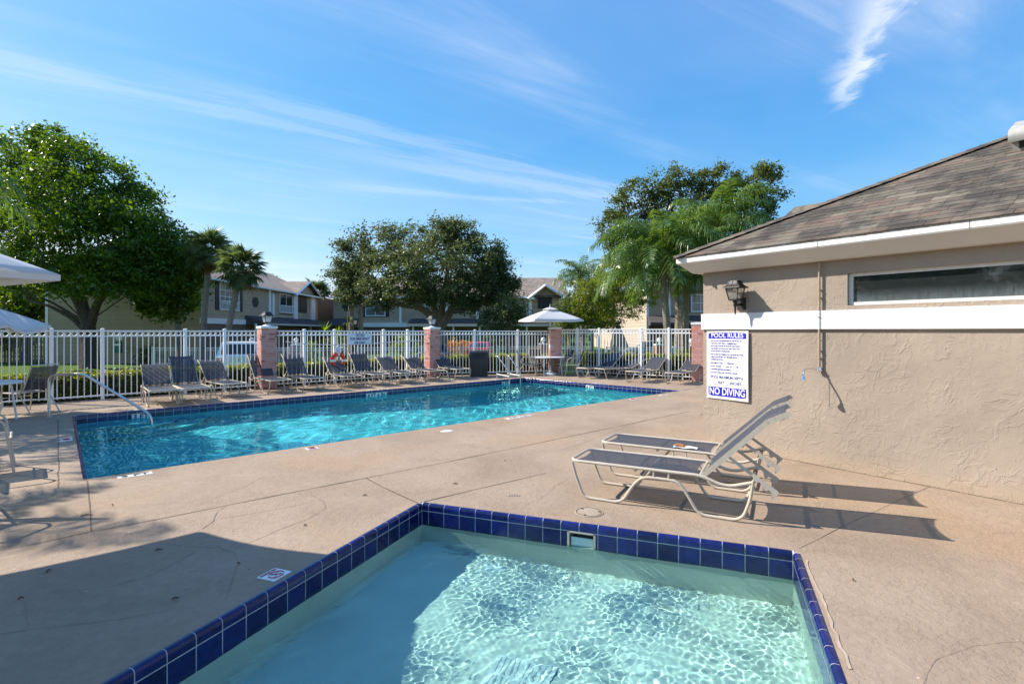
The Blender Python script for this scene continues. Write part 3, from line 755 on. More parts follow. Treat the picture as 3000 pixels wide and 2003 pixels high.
# roof planes and shingles
PITCH = 0.5; ca_ = 1 / math.sqrt(1 + PITCH ** 2)
E0 = .262 + .004                                               # drip edge
def roof_pt(s, t):                                             # s along the wall, t horizontal run up the slope from the drip edge
    p = W1 + WX * s + WN * (E0 - t); return Vector((p.x, p.y, 2.605 + PITCH * t))
b = MB(); TR = 3.3
b.quad(roof_pt(-E0, 0), roof_pt(WL, 0), roof_pt(WL, TR), roof_pt(TR - E0, TR))
def far_roof(t, dpt): p = W1 - WX * (E0 - t) - WN * dpt; return Vector((p.x, p.y, 2.605 + PITCH * t))
b.quad(far_roof(0, 5.3), roof_pt(-E0, 0), roof_pt(TR - E0, TR), far_roof(TR, 5.3))
b.quad(roof_pt(TR - E0, TR), roof_pt(WL, TR), far_roof(TR, 5.3) + WX * 4, far_roof(TR, 5.3))
roof = hp('roof', b, mat('roof_felt', (0.05, 0.045, 0.04), .95))
def shingle_material():
    m = bpy.data.materials.new('asphalt_shingle'); m.use_nodes = True; t = NT(m.node_tree); bs = t.n['Principled BSDF']
    pos = t.node('ShaderNodeNewGeometry').outputs['Position']; oi = t.node('ShaderNodeObjectInfo')
    n = t.node('ShaderNodeTexNoise', {'Vector': pos, 'Scale': 260.0, 'Detail': 3.0, 'Roughness': .8})
    c = t.ramp(oi.outputs['Random'], [(0.0, (0.085, 0.076, 0.067)), (0.25, (0.125, 0.110, 0.094)), (0.5, (0.165, 0.150, 0.125)), (0.62, (0.145, 0.105, 0.088)), (0.8, (0.11, 0.098, 0.087)), (1.0, (0.185, 0.168, 0.138))])
    alg = t.node('ShaderNodeTexNoise', {'Vector': t.node('ShaderNodeVectorMath', {0: pos, 1: (2.2, 2.2, 1.0)}, operation='MULTIPLY').outputs[0], 'Scale': 1.1, 'Detail': 6.0, 'Roughness': .65})
    c = t.mix(1.0, c, (1.3, 1.27, 1.2, 1), 'MULTIPLY')
    c = t.mix(t.maprange(alg.outputs[0], .44, .62, 0, .78, True), c, (0.055, 0.05, 0.048, 1))       # dark algae streaks
    c = t.mix(t.maprange(n.outputs[0], .35, .65, 0, .55), c, t.mix(1.0, c, (.55, .55, .55, 1), 'MULTIPLY'))
    t.put(bs.inputs['Base Color'], c); bs.inputs['Roughness'].default_value = .92; bs.inputs['Specular IOR Level'].default_value = .15
    b = t.node('ShaderNodeBump', {'Strength': .5, 'Distance': .004, 'Height': n.outputs[0]}); t.put(bs.inputs['Normal'], b.outputs[0])
    return m
M_SHING = shingle_material()
b = MB(); b.add([(0, -.01, .009), (1, -.01, .009), (1, .155, .0035), (0, .155, .0035), (0, -.01, -.001), (1, -.01, -.001), (1, .155, .001), (0, .155, .001)],
               [(0, 1, 2, 3), (4, 7, 6, 5), (0, 4, 5, 1), (1, 5, 6, 2), (2, 6, 7, 3), (3, 7, 4, 0)])
ME_SH = b.mesh('shingle', M_SHING)
sl = (roof_pt(0, 1) - roof_pt(0, 0)).normalized(); rn = WX.cross(sl).normalized()
if rn.z < 0: rn = -rn
EXP = .14; nsh = 0; rest = MB(); row = 0; rs = random.Random(5); cand = []
while row * EXP * ca_ < TR - .1:
    t0 = row * EXP * ca_; s = -E0 + t0 + .03 - rs.random() * .02; smax = 5.4
    s_first = True
    while s < smax:
        wd = rs.choice((.16, .20, .24, .30, .36, .44)); wd = min(wd, smax - s + .05)
        cand.append((s, t0, wd)); s += wd + .004
    row += 1
def projpx(p): return (1500 + F * p.x / p.y, VH - F * (p.z - HC) / p.y)
vis = []; hid = []
for (s, t0, wd) in cand:
    p = roof_pt(s, t0); u, v = projpx(p) if p.y > .5 else (9999, 0)
    (vis if u < 3050 else hid).append((s, t0, wd, p.y))
vis.sort(key=lambda a: a[3])
for i, (s, t0, wd, y) in enumerate(vis):
    lift = .0006 * rs.random()
    M = frame(roof_pt(s, t0) + rn * (.004 + lift), WX, sl, rn) @ Matrix.Diagonal((wd, 1, 1, 1))
    if i < 300: instM('shingle', ME_SH, M, roof)
    else: hid.append((s, t0, wd, y))
for (s, t0, wd, y) in hid:
    M = frame(roof_pt(s, t0) + rn * .0045, WX, sl, rn)
    rest.box(0, wd, -.01, .155, -.001, .007, M)
o = rest.obj('shingle_field', M_SHING, roof, kind='stuff')
# hip caps
hd = (roof_pt(TR - E0, TR) - roof_pt(-E0, 0)); hl = hd.length; hd = hd.normalized(); hs = hd.cross(Vector((0, 0, 1))).normalized(); hu = hs.cross(hd)
b = MB(); b.add([(0, -.12, -.026), (0, 0, .016), (0, .12, -.026), (.22, -.12, -.034), (.22, 0, .008), (.22, .12, -.034), (0, -.12, -.038), (0, 0, .002), (0, .12, -.038)],
               [(0, 1, 4, 3), (1, 2, 5, 4), (0, 6, 7, 1), (1, 7, 8, 2)])
ME_CAP = b.mesh('hip_cap', M_SHING); s = 0
while s < hl:
    instM('hip_cap', ME_CAP, frame(roof_pt(-E0, 0) + hd * (s - .03) + Vector((0, 0, .028)), hd, hs, hu), roof); s += .165
# rear wing roof peeking over the hip
b = MB(); q0, q1, q2 = AT(2330, 606, 10.2), AT(2446, 586, 9.6), AT(2620, 545, 9.4)
dn = Vector((.35, .5, -1.5))
b.add([q0, q1, q2, q0 + Vector((-.75, -.1, -.62)), q2 + Vector((.4, -.6, -1.1)), q0 + dn, q2 + dn], [(0, 1, 3), (1, 2, 4, 3), (0, 5, 6, 2, 1), (0, 3, 5)])
o = b.obj('rear_roof', M_SHING, house); o.matrix_parent_inverse = HT
# roof vent at the right edge
vent = thing('roof_vent', 'grey sheet metal box vent standing on the shingled roof', 'vent', roof_pt(2.88, 2.16))
b = MB(); Mv = frame((0, 0, 0), WX, sl, rn)
b.prism([(-.02, -.02), (.42, -.02), (.42, .02), (-.02, .02)], .0, .0, Mv)
b = MB(); b.box(0, .45, 0, .38, .01, .16, Mv); b.obj('body', mat('dull_sheet_metal', (0.36, 0.355, 0.34), .55, var=.2, vscale=8), vent)
b = MB(); pr = [(-.06, .14), (-.06, .20), (-.03, .25), (.03, .27), (.42, .27), (.42, .14)]
b.add([Mv @ Vector((-.02, y, z)) for y, z in pr] + [Mv @ Vector((.47, y, z)) for y, z in pr], [tuple(range(5, -1, -1)), tuple(range(6, 12))] + [(i, (i + 1) % 6, 6 + (i + 1) % 6, 6 + i) for i in range(6)])
b.obj('hood', MATS['dull_sheet_metal'], vent, smooth=True)
b = MB(); b.box(.06, .40, -.006, -.001, .04, .13, Mv); b.obj('opening', M_DARK, vent)

# wall lantern ---------------------------------------------------------------
def lantern_parts(parent, scale=1.0, glass=None):
    """four-sided lantern body, origin at the bottom of the glass cage"""
    S = scale
    def ring(r, z): return [Vector((r * S * x, r * S * y, z * S)) for x, y in ((-1, -1), (1, -1), (1, 1), (-1, 1))]
    b = MB(); lo, hi = ring(.060, 0), ring(.092, .165)
    for i in range(4):
        b.tube([lo[i], hi[i]], .0075 * S, 6); j = (i + 1) % 4; b.tube([lo[i], lo[j]], .007 * S, 6); b.tube([hi[i], hi[j]], .008 * S, 6)
    b.box(-.062 * S, .062 * S, -.062 * S, .062 * S, -.012 * S, 0)
    cage = b.obj('cage', M_BLACK, parent)
    b = MB(); l2, h2 = ring(.057, .004), ring(.088, .162)
    for i in range(4):
        j = (i + 1) % 4; b.quad(l2[i], l2[j], h2[j], h2[i])
    b.obj('glass', glass, parent)
    b = MB(); prof_ = [(.128, .160), (.124, .172), (.095, .190), (.075, .215), (.062, .250), (.058, .262), (.0, .268)]
    vs = []; fs = []
    for (r, z) in prof_: vs += ring(max(r, .001), z)
    for i in range(len(prof_) - 1):
        for k in range(4): fs.append((i * 4 + k, i * 4 + (k + 1) % 4, (i + 1) * 4 + (k + 1) % 4, (i + 1) * 4 + k))
    fs.append((3, 2, 1, 0)); b.add(vs, fs); b.obj('roof', M_BLACK, parent)
    b = MB()
    for k in range(4):
        for q in (-.5, 0, .5):
            pts = []
            for (r, z) in prof_[1:6]:
                x = r * S; p = Vector((x, q * 2 * r * S * .8, z * S + .002)); p.rotate(Matrix.Rotation(k * math.pi / 2, 3, 'Z')); pts.append(p)
            b.tube(pts, .0035 * S, 4)
    b.obj('roof_rib', M_BLACK, parent)
    b = MB(); b.lathe([(.012 * S, .262 * S), (.007 * S, .28 * S), (.009 * S, .292 * S), (.002 * S, .305 * S)], 10); b.obj('finial', M_BLACK, parent)
    b = MB(); b.lathe([(.011 * S, .0), (.013 * S, .05 * S), (.020 * S, .075 * S), (.022 * S, .10 * S), (.010 * S, .125 * S), (.001, .13 * S)], 10); b.obj('bulb', mat('bulb_glass', (.8, .78, .72), .2), parent)
def seeded_glass(name, tint, alpha, frost):
    m = bpy.data.materials.new(name); m.use_nodes = True; t = NT(m.node_tree); bs = t.n['Principled BSDF']; out = t.n['Material Output']
    pos = t.node('ShaderNodeNewGeometry').outputs['Position']
    n = t.node('ShaderNodeTexNoise', {'Vector': pos, 'Scale': 55.0, 'Detail': 2.0})
    bp = t.node('ShaderNodeBump', {'Strength': .5, 'Distance': .01, 'Height': n.outputs[0]})
    tr = t.node('ShaderNodeBsdfTransparent', {0: (*tint, 1)}); gl = t.node('ShaderNodeBsdfGlossy', {'Roughness': .08, 'Normal': bp.outputs[0]})
    fz = t.node('ShaderNodeFresnel', {'IOR': 1.5, 'Normal': bp.outputs[0]})
    a = t.node('ShaderNodeMixShader', {0: fz.outputs[0], 1: tr.outputs[0], 2: gl.outputs[0]})
    df = t.node('ShaderNodeBsdfTranslucent', {0: (*frost, 1)}); d2 = t.node('ShaderNodeBsdfDiffuse', {0: (*frost, 1)})
    dd = t.node('ShaderNodeMixShader', {0: .5, 1: df.outputs[0], 2: d2.outputs[0]})
    c = t.node('ShaderNodeMixShader', {0: alpha, 1: a.outputs[0], 2: dd.outputs[0]}); t.l.new(c.outputs[0], out.inputs[0]); return m
G_SEED = seeded_glass('seeded_glass', (.92, .93, .9), .25, (.75, .74, .70)); G_FROST = seeded_glass('frosted_glass', (.9, .93, .95), .72, (.80, .84, .88))
lp = W1 + WX * .575 + WN * .165
wl = thing('wall_lantern', 'black wall lantern with seeded glass mounted above the white band', 'lamp', (lp.x, lp.y, 1.985), math.atan2(WX.y, WX.x))
lantern_parts(wl, .94, G_SEED)
b = MB(); b.lathe([(.002, -.20), (.011, -.17), (.014, -.10), (.028, -.06), (.018, -.045), (.030, -.03), (.03, -.011)], 10); b.obj('tail', M_BLACK, wl, smooth=True)
b = MB(); b.tube(arc_path([(0, 0, -.05), (0, .06, -.075), (0, .15, -.05)], .05), .016, 8); b.box(-.055, .055, .135, .163, -.13, .03); b.obj('bracket', M_BLACK, wl)

# pool rules sign -------------------------------------------------------------
sw, sh = .612, .925
sx0 = .065
sign = thing('pool_rules_sign', 'white and blue pool rules sign fixed to the tan wall', 'sign')
sign.matrix_basis = MW @ Matrix.Translation((sx0 + sw / 2, .652 + sh / 2, .014))
M_SIGNW = mat('sign_white', (0.80, 0.81, 0.82), .35)
def curved(me):           # the sheet bows off the wall a little at its free right edge
    for v in me.vertices:
        k = (v.co.x + sw / 2) / sw; v.co.z += .012 * k * k + .006 * math.sin(3.2 * (v.co.y / sh + .5)) * k
    return me
b = MB(); nx = 12
for i in range(nx):
    x0, x1 = -sw / 2 + sw * i / nx, -sw / 2 + sw * (i + 1) / nx
    for j in range(10):
        y0, y1 = -sh / 2 + sh * j / 10, -sh / 2 + sh * (j + 1) / 10; b.box(x0, x1, y0, y1, -.0015, .0015)
me = b.mesh('panel', M_SIGNW); bm = bmesh.new(); bm.from_mesh(me); bmesh.ops.remove_doubles(bm, verts=bm.verts, dist=1e-5)
bmesh.ops.delete(bm, geom=[f for f in bm.faces if abs(f.normal.z) < .5 and all(abs(abs(v.co.x) - sw / 2) > 1e-4 for v in f.verts) and all(abs(abs(v.co.y) - sh / 2) > 1e-4 for v in f.verts)], context='FACES')
bm.to_mesh(me); bm.free(); inst('panel', curved(me), sign)
def round_rect(w_, h_, r, top=True, bot=True, n=5):
    pts = []
    for (sx_, sy_, a0, on) in ((1, -1, -90, bot), (1, 1, 0, top), (-1, 1, 90, top), (-1, -1, 180, bot)):
        rr = r if on else .001
        for k in range(n + 1):
            a = R(a0 + 90 * k / n); pts.append((sx_ * (w_ / 2 - rr) + rr * math.cos(a), sy_ * (h_ / 2 - rr) + rr * math.sin(a)))
    return pts
def grid_panel(name, w_, h_, cx_, cy_, m, z=.0028, r=.018, top=True, bot=True):
    b = MB(); N = 14; pts = round_rect(w_, h_, r, top, bot)
    for i in range(N):                    # vertical slices so that it follows the bow
        x0, x1 = -w_ / 2 + w_ * i / N, -w_ / 2 + w_ * (i + 1) / N
        def yr(x):
            e = max(0, abs(x) - (w_ / 2 - r)); dy = r - math.sqrt(max(0, r * r - e * e))
            return (-h_ / 2 + (dy if bot else 0), h_ / 2 - (dy if top else 0))
        a, c = yr(x0), yr(x1)
        b.add([(cx_ + x0, cy_ + a[0], z), (cx_ + x1, cy_ + c[0], z), (cx_ + x1, cy_ + c[1], z), (cx_ + x0, cy_ + a[1], z)], [(0, 1, 2, 3)])
    me = b.mesh(name, m); return inst(name, curved(me), sign)
top_y = sh / 2
grid_panel('header_panel', sw * .915, .083, 0, top_y - .063, M_INKBLUE, bot=False)
grid_panel('footer_panel', sw * .915, .125, 0, -top_y + .098, M_INKBLUE, top=False)
b = MB()
for x in (-sw * .4575, sw * .4575): b.box(x - .0015, x + .0015, -top_y + .16, top_y - .10, .0025, .0030)
me = b.mesh('border', M_INKBLUE); inst('border', curved(me), sign)
def sign_text(s, x, y, size, m, width=None, bold=.0, align='LEFT', xs=.62):
    me = text_mesh(s, size, bold * size, m, xs=xs, align=align)
    if width:
        wx = max(v.co.x for v in me.vertices) - min(v.co.x for v in me.vertices); me.transform(Matrix.Diagonal((width / wx, 1, 1, 1)))
    for v in me.vertices: v.co.x += x; v.co.y += y; v.co.z = .0036
    inst('lettering', curved(me), sign)
sign_text('POOL RULES', 0, top_y - .062, .088, M_SIGNW, .47, .012, 'CENTER'); sign_text('NO DIVING', 0, -top_y + .098, .135, M_SIGNW, .52, .014, 'CENTER')
L0 = -.262; M_SIGNINK = mat('sign_ink', (0.008, 0.008, 0.26), .5)
# (text, x start, photo row fraction, width)
for s, x, yf, wd in (('1. NO FOOD OR BEVERAGES IN THE POOL OR', L0, .146, .475), ('ON POOL WET DECK, COMMERCIALLY', L0 + .024, .184, .395), ('BOTTLED WATER IN PLASTIC BOTTLES IS', L0 + .024, .222, .435),
                     ('ALLOWED ON THE POOL WET DECK FOR', L0 + .024, .260, .428), ('POOL PATRON HYDRATION.', L0 + .024, .298, .285),
                     ('2. NO GLASS OR ANIMALS IN THE FENCED POOL', L0, .346, .505), ('AREA (OR 50 FEET (15 240 MM) FROM', L0 + .024, .384, .385), ('UNFENCED POOL).', L0 + .024, .422, .188),
                     ('3. BATHING LOAD: ____ PERSONS.', L0, .474, .370), ('4. POOL HOURS: ____ A.M. TO ____P.M.', L0, .522, .435), ('5. SHOWER BEFORE ENTERING.', L0, .568, .325), ('6. DO NOT SWALLOW THE POOL WATER.', L0, .614, .420)):
    sign_text(s, x, top_y - yf * sh, .030, M_SIGNINK, wd, .026)
sign_text('POOL MAXIMUM DEPTH:', 0, top_y - .682 * sh, .054, M_SIGNINK, .475, .016, 'CENTER'); sign_text('___FEET ___INCHES', 0, top_y - .762 * sh, .054, M_SIGNINK, .42, .016, 'CENTER')
b = MB()
for x in (-.29, .29):
    for y in (-.44, .44): b.lathe([(.005, .002), (.005, .004), (.001, .0045)], 8, Matrix.Translation((x, y, .0)))
me = b.mesh('screw', M_STEEL); inst('screw', curved(me), sign)

# outdoor shower ---------------------------------------------------------------
ps = 1.546
shw = thing('outdoor_shower', 'thin tan outdoor shower pipe with chrome head and pull chain', 'shower'); shw.matrix_basis = MW @ Matrix.Translation((ps, 1.137, 0))
M_PIPE = mat('tan_painted_pipe', (0.35, 0.27, 0.195), .5, var=.15, vscale=15); M_PIPEW = mat('white_painted_pipe', (0.70, 0.70, 0.70), .45)
b = MB(); b.tube([(0, .0, .034), (0, .463, .034)], .013, 10); b.tube([(0, .676, .034), (0, 1.25, .034)], .013, 10); b.obj('pipe', M_PIPE, shw, smooth=True)
b = MB(); b.tube([(0, .463, .034), (0, .676, .034)], .0135, 10); b.obj('pipe_sleeve', M_PIPEW, shw, smooth=True)
b = MB()
for y in (.12, .21, .60, .83, .92): b.box(-.006, .006, y - .006, y + .006, .0, .030); b.lathe([(.017, -.007), (.017, .007)], 8, Matrix.Translation((0, y, .034)) @ Matrix.Rotation(R(90), 4, 'X'))
b.obj('pipe_clip', M_PIPE, shw)
b = MB(); b.lathe([(.02, -.03), (.024, -.01), (.024, .01), (.02, .03)], 10, Matrix.Translation((0, -.01, .034)) @ Matrix.Rotation(R(90), 4, 'X')); b.tube([(.0, -.01, .034), (.03, -.02, .055)], .012, 8)
b.obj('valve', M_CHROME, shw, smooth=True)
b = MB(); b.tube(catmull([(0, -.005, .045), (-.03, 0, .11), (-.07, -.002, .20), (-.075, -.03, .245), (-.075, -.055, .26)]), .009, 10); b.obj('arm', M_CHROME, shw, smooth=True)
b = MB(); b.lathe([(.010, .02), (.013, 0), (.016, -.018), (.027, -.045), (.028, -.058), (.001, -.06)], 14, Matrix.Translation((-.077, -.07, .265)) @ Matrix.Rotation(R(-90), 4, 'X')); b.obj('shower_head', M_CHROME, shw, smooth=True)
b = MB(); b.tube([(.012 * math.cos(a * .785), -.02 + .012 * math.sin(a * .785), .085) for a in range(8)], .0025, 5, closed=True)
for k in range(24):
    y = -.04 - k * .0125; q = k % 2
    b.tube([(.0045 * math.cos(a * 1.05) * (1 if q else .15), y + .0085 * math.sin(a * 1.05), .085 + .0045 * math.cos(a * 1.05) * (.15 if q else 1)) for a in range(6)], .0014, 3, closed=True)
b.obj('chain', mat('pale_chain', (0.75, 0.74, 0.72), .4), shw)

strip('joint', [W1 + WN * .012 + WX * k for k in (0.0, 1.5, 3.0, 5.0)], .014, M_JOINT, jit=.004, sub=.08)

# ------------------------------------------------------------------ fence and brick pillars
FL = Vector((-14.2, 7.63, 0)); C1 = Vector((-6.75, 14.48, 0)); C2 = Vector((-2.79, 18.33, 0)); C3 = Vector((1.60, 19.66, 0)); C4 = Vector((5.98, 16.76, 0)); C5 = Vector((10.5, 13.8, 0))
PK, RAILW = .115, .0
FH = 1.60                                                     # top of the top rail
b = MB(); b.box(-.0085, .0085, -.0085, .0085, .075, 1.468); ME_PICKET = b.mesh('picket', M_FENCE)
b = MB(); b.tube([(.0465 * math.cos(a * math.pi / 8), 0, 1.523 + .0465 * math.sin(a * math.pi / 8)) for a in range(16)], .0075, 4, closed=True, flat=1.6); ME_RING = b.mesh('ring', M_FENCE, smooth=True)
b = MB(); b.box(-.0335, .0335, -.0335, .0335, 0, FH + .02); b.prism([(-.038, -.038), (.038, -.038), (.038, .038), (-.038, .038)], FH + .0205, FH + .034)
b.add([(-.036, -.036, FH + .0345), (.036, -.036, FH + .0345), (.036, .036, FH + .0345), (-.036, .036, FH + .0345), (0, 0, FH + .048)], [(0, 1, 4), (1, 2, 4), (2, 3, 4), (3, 0, 4)])
ME_POST = b.mesh('post', M_FENCE)
def fence_run(label, P, Q, post_u, gap0=.26, gap1=.26, hs=1.0):
    d = (Q - P).normalized(); L = (Q - P).length; rz = math.atan2(d.y, d.x)
    t = thing('picket_fence', label, 'fence', P, rz, group='white pool fence runs'); t.scale = (1, 1, hs)
    posts = sorted(s_at(u, P, Q) for u in post_u) if post_u else []
    if not post_u: posts = [k for k in np.arange(1.0, L - .5, 1.5)]
    edges = [gap0] + posts + [L - gap1]
    for s in posts: inst('post', ME_POST, t, (s, 0, 0))
    for a, e in zip(edges[:-1], edges[1:]):
        a2 = a + (.034 if a in posts else 0); e2 = e - (.034 if e in posts else 0)
        for nm, z0, z1, hw in (('top_rail', FH - .028, FH, .019), ('middle_rail', 1.450, 1.477, .016), ('bottom_rail', .095, .122, .016)):
            b = MB(); b.box(a2, e2, -hw, hw, z0, z1); b.obj(nm, M_FENCE, t)
        n = max(2, int(round((e2 - a2) / PK))); sp = (e2 - a2) / n
        for k in range(n):
            x = a2 + (k + .5) * sp; inst('picket', ME_PICKET, t, (x, 0, 0))
            if k < n - 1: inst('ring', ME_RING, t, (x + sp / 2, 0, 0), scale=(min(1.0, sp / .117), 1, 1))
            b_ = None
    b = MB()                                                  # short stubs of the pickets between the two top rails
    for a, e in zip(edges[:-1], edges[1:]):
        a2 = a + (.034 if a in posts else 0); e2 = e - (.034 if e in posts else 0); n = max(2, int(round((e2 - a2) / PK))); sp = (e2 - a2) / n
        for k in range(n): x = a2 + (k + .5) * sp; b.box(x - .006, x + .006, -.006, .006, 1.478, FH - .0285)
    b.obj('picket_stubs', M_FENCE, t, kind='stuff')
    return t
dL = (C1 - FL).normalized()
fence_run('white picket fence with ring frieze left of the first brick pillar', FL, C1, [151, 300.4, 543, 658], gap0=0)
fence_run('white picket fence carrying the notice sign between two lamp pillars', C1, C2, [891.4, 979.8, 1123, 1193.8])
fence_run('white picket fence behind the trash bin and umbrella table', C2, C3, [1391, 1517])
fence_run('white picket fence behind four loungers near the pool house', C3, C4, [1692, 1755, 1878, 1959], hs=1.035)

M_BRICK = None
def brick_material():
    m = bpy.data.materials.new('pink_red_brick'); m.use_nodes = True; t = NT(m.node_tree); bs = t.n['Principled BSDF']
    pos = t.node('ShaderNodeNewGeometry').outputs['Position']; oi = t.node('ShaderNodeObjectInfo')
    c = t.ramp(oi.outputs['Random'], [(0, (0.52, 0.26, 0.22)), (.35, (0.58, 0.31, 0.27)), (.7, (0.54, 0.27, 0.23)), (.84, (0.58, 0.20, 0.125)), (.93, (0.30, 0.115, 0.085)), (1, (0.48, 0.20, 0.16))], 'CONSTANT')
    n = t.node('ShaderNodeTexNoise', {'Vector': pos, 'Scale': 30.0, 'Detail': 6.0, 'Roughness': .7})
    c = t.mix(t.maprange(n.outputs[0], .35, .7, 0, .35), c, (0.60, 0.42, 0.37, 1))
    t.put(bs.inputs['Base Color'], c); bs.inputs['Roughness'].default_value = .85; bs.inputs['Specular IOR Level'].default_value = .2
    b = t.node('ShaderNodeBump', {'Strength': .4, 'Distance': .01, 'Height': n.outputs[0]}); t.put(bs.inputs['Normal'], b.outputs[0]); return m
M_BRICK = brick_material(); M_MORTAR = mat('pink_mortar', (0.60, 0.44, 0.40), .9, var=.15, vscale=12)
b = MB(); b.box(0, 1, 0, .05, 0, .058); ME_BRICK = b.mesh('brick', M_BRICK)
def pillar(C, rz, label, top=1.655, cap_m=None, w_=.40):
    t = thing('brick_pillar', label, 'pillar', C, rz, group='brick pillars of the pool fence')
    h = w_ / 2; b = MB(); b.box(-h + .006, h - .006, -h + .006, h - .006, 0, top); b.obj('mortar', M_MORTAR, t)
    z = .004; row = 0; rr = random.Random(int(C.x * 100))
    while z + .058 < top + .004:
        for k in range(4):
            cut = (.195, .095)[row % 2] ; L = w_ - .05
            segs = ((0, cut - .008), (cut, L - .002)) if row % 2 == 0 else ((0, .095), (.103, .295), (.303, L - .002))
            for (x0, x1) in segs:
                M = Matrix.Rotation(k * math.pi / 2, 4, 'Z') @ Matrix.Translation((-h + x0, -h + rr.uniform(-.001, .0015), z)) @ Matrix.Diagonal((x1 - x0, 1, 1, 1))
                instM('brick', ME_BRICK, M, t)
        z += .0665; row += 1
    b = MB(); hc = h + .018; b.box(-hc, hc, -hc, hc, top, top + .062); b.add([(-hc, -hc, top + .0621), (hc, -hc, top + .0621), (hc, hc, top + .0621), (-hc, hc, top + .0621), (-.1, -.1, top + .075), (.1, -.1, top + .075), (.1, .1, top + .075), (-.1, .1, top + .075)], [(0, 1, 5, 4), (1, 2, 6, 5), (2, 3, 7, 6), (3, 0, 4, 7), (4, 5, 6, 7)])
    b.obj('cap', mat('white_cap_paint', (0.74, 0.75, 0.78), .6, var=.12, vscale=10), t); return t
a1 = math.atan2(dL.y, dL.x)
pillar(C1, a1, 'pink brick pillar with lantern between two lounger rows, nearest the steps')
pillar(C2, a1, 'pink brick pillar with lantern beside the trash bin')
pillar(C3, R(8), 'red brick pillar behind the umbrella table, without a lantern', top=1.66)
pillar(C4, math.atan2((C4 - C3).y, (C4 - C3).x), 'red brick pillar half hidden by the corner of the pool house', top=1.79)
def post_lantern(C, z, label):
    t = thing('post_lantern', label, 'lamp', (C.x, C.y, z), a1 + R(8), group='lanterns on the brick pillars')
    b = MB(); b.lathe([(.11, 0), (.105, .015), (.06, .03), (.045, .04), (.04, .055)], 16); b.obj('base', M_WHITE, t, smooth=True)
    b = MB(); b.lathe([(.03, .055), (.026, .07), (.03, .082)], 10); b.obj('collar', M_BLACK, t, smooth=True)
    sub = bpy.data.objects.new('head', None); link(sub, t); sub.location = (0, 0, .13)
    lantern_parts(sub, 1.1, G_FROST)
    for ch in list(sub.children):
        ch.location = (0, 0, .095); ch.scale = (1.08, 1.08, 1); ch.parent = t
    bpy.data.objects.remove(sub)
post_lantern(C1, 1.728, 'black lantern with frosted glass on the brick pillar nearest the steps')
post_lantern(C2, 1.728, 'black lantern with frosted glass on the brick pillar beside the bin')

# ------------------------------------------------------------------ loungers
def sling_material(name, col):
    m = bpy.data.materials.new(name); m.use_nodes = True; t = NT(m.node_tree); bs = t.n['Principled BSDF']; out = t.n['Material Output']
    tcn = t.node('ShaderNodeTexCoord'); o = tcn.outputs['Object']
    wv = t.node('ShaderNodeTexWave', {'Vector': o, 'Scale': 42.0, 'Distortion': 0.3}, bands_direction='Y')
    nz = t.node('ShaderNodeTexNoise', {'Vector': o, 'Scale': 9.0, 'Detail': 6.0})
    c = t.mix(t.maprange(nz.outputs[0], .3, .7, 0, .6), (*col, 1), (*(x * 1.5 for x in col), 1))
    t.put(bs.inputs['Base Color'], c); bs.inputs['Roughness'].default_value = .6; bs.inputs['Specular IOR Level'].default_value = .35
    bp = t.node('ShaderNodeBump', {'Strength': .25, 'Distance': .002, 'Height': wv.outputs[0]}); t.put(bs.inputs['Normal'], bp.outputs[0])
    tr = t.node('ShaderNodeBsdfTransparent', {0: (1, 1, 1, 1)})
    mx = t.node('ShaderNodeMixShader', {0: .90, 1: tr.outputs[0], 2: bs.outputs[0]}); t.l.new(mx.outputs[0], out.inputs[0]); return m
M_SLING = sling_material('slate_sling_fabric', (0.040, 0.043, 0.056))
LW = .54; hw = LW / 2
LEG = [(.02, .335), (.055, .21), (.125, .035), (.175, .013), (.455, .013), (.515, .045), (.615, .205), (.685, .265), (.75, .275), (.93, .275), (.995, .265), (1.05, .205), (1.145, .045), (1.195, .013), (1.455, .013), (1.515, .05), (1.565, .19), (1.585, .335)]
b = MB()
rail = [(1.588, hw, .338), (1.52, hw, .318), (1.42, hw, .286), (1.33, hw, .290), (1.24, hw, .325), (1.16, hw, .345), (.06, hw, .345), (.0, hw - .05, .345), (.0, -hw + .05, .345), (.06, -hw, .345), (1.16, -hw, .345), (1.24, -hw, .325), (1.33, -hw, .290), (1.42, -hw, .286), (1.52, -hw, .318), (1.588, -hw, .338)]
b.tube(arc_path(rail, .06, 3), .0145, 8); ME_LRAIL = b.mesh('seat_frame', M_CREAM, smooth=True)
b = MB(); b.tube(arc_path([(x, 0, z) for x, z in LEG], .05, 2), .0135, 8); b.tube([(.785, 0, .28), (.785, 0, .34)], .008, 6); b.tube([(.915, 0, .28), (.915, 0, .34)], .008, 6); ME_LLEG = b.mesh('leg_frame', M_CREAM, smooth=True)
b = MB(); b.tube([(0, -hw, 0), (0, hw, 0)], .011, 8); ME_LBAR = b.mesh('crossbar', M_CREAM, smooth=True)
def sling_mesh(name, x0, x1, zf, sag=.012, width=LW - .052, nx=10, ny=6):
    b = MB(); vs = []; fs = []
    for i in range(nx + 1):
        for j in range(ny + 1):
            tt = j / ny * 2 - 1; bow = (1 - tt * tt)
            x = x0 + (x1 - x0) * i / nx
            if i == 0: x += .022 * bow
            if i == nx: x -= .03 * bow
            vs.append((x, tt * width / 2, zf(x) - sag * bow))
    for i in range(nx):
        for j in range(ny): a = i * (ny + 1) + j; fs.append((a, a + 1, a + ny + 2, a + ny + 1))
    b.add(vs, fs); return b.mesh(name, M_SLING, smooth=True)
ME_LSEAT = sling_mesh('seat_sling', .045, 1.155, lambda x: .352)
def back_z(x): return 0 if x < .70 else -(x - .70) * .33 * min(1, (x - .70) / .06)
ME_LBACK = sling_mesh('back_sling', .02, .86, back_z, sag=.010, width=LW - .03)
b = MB()
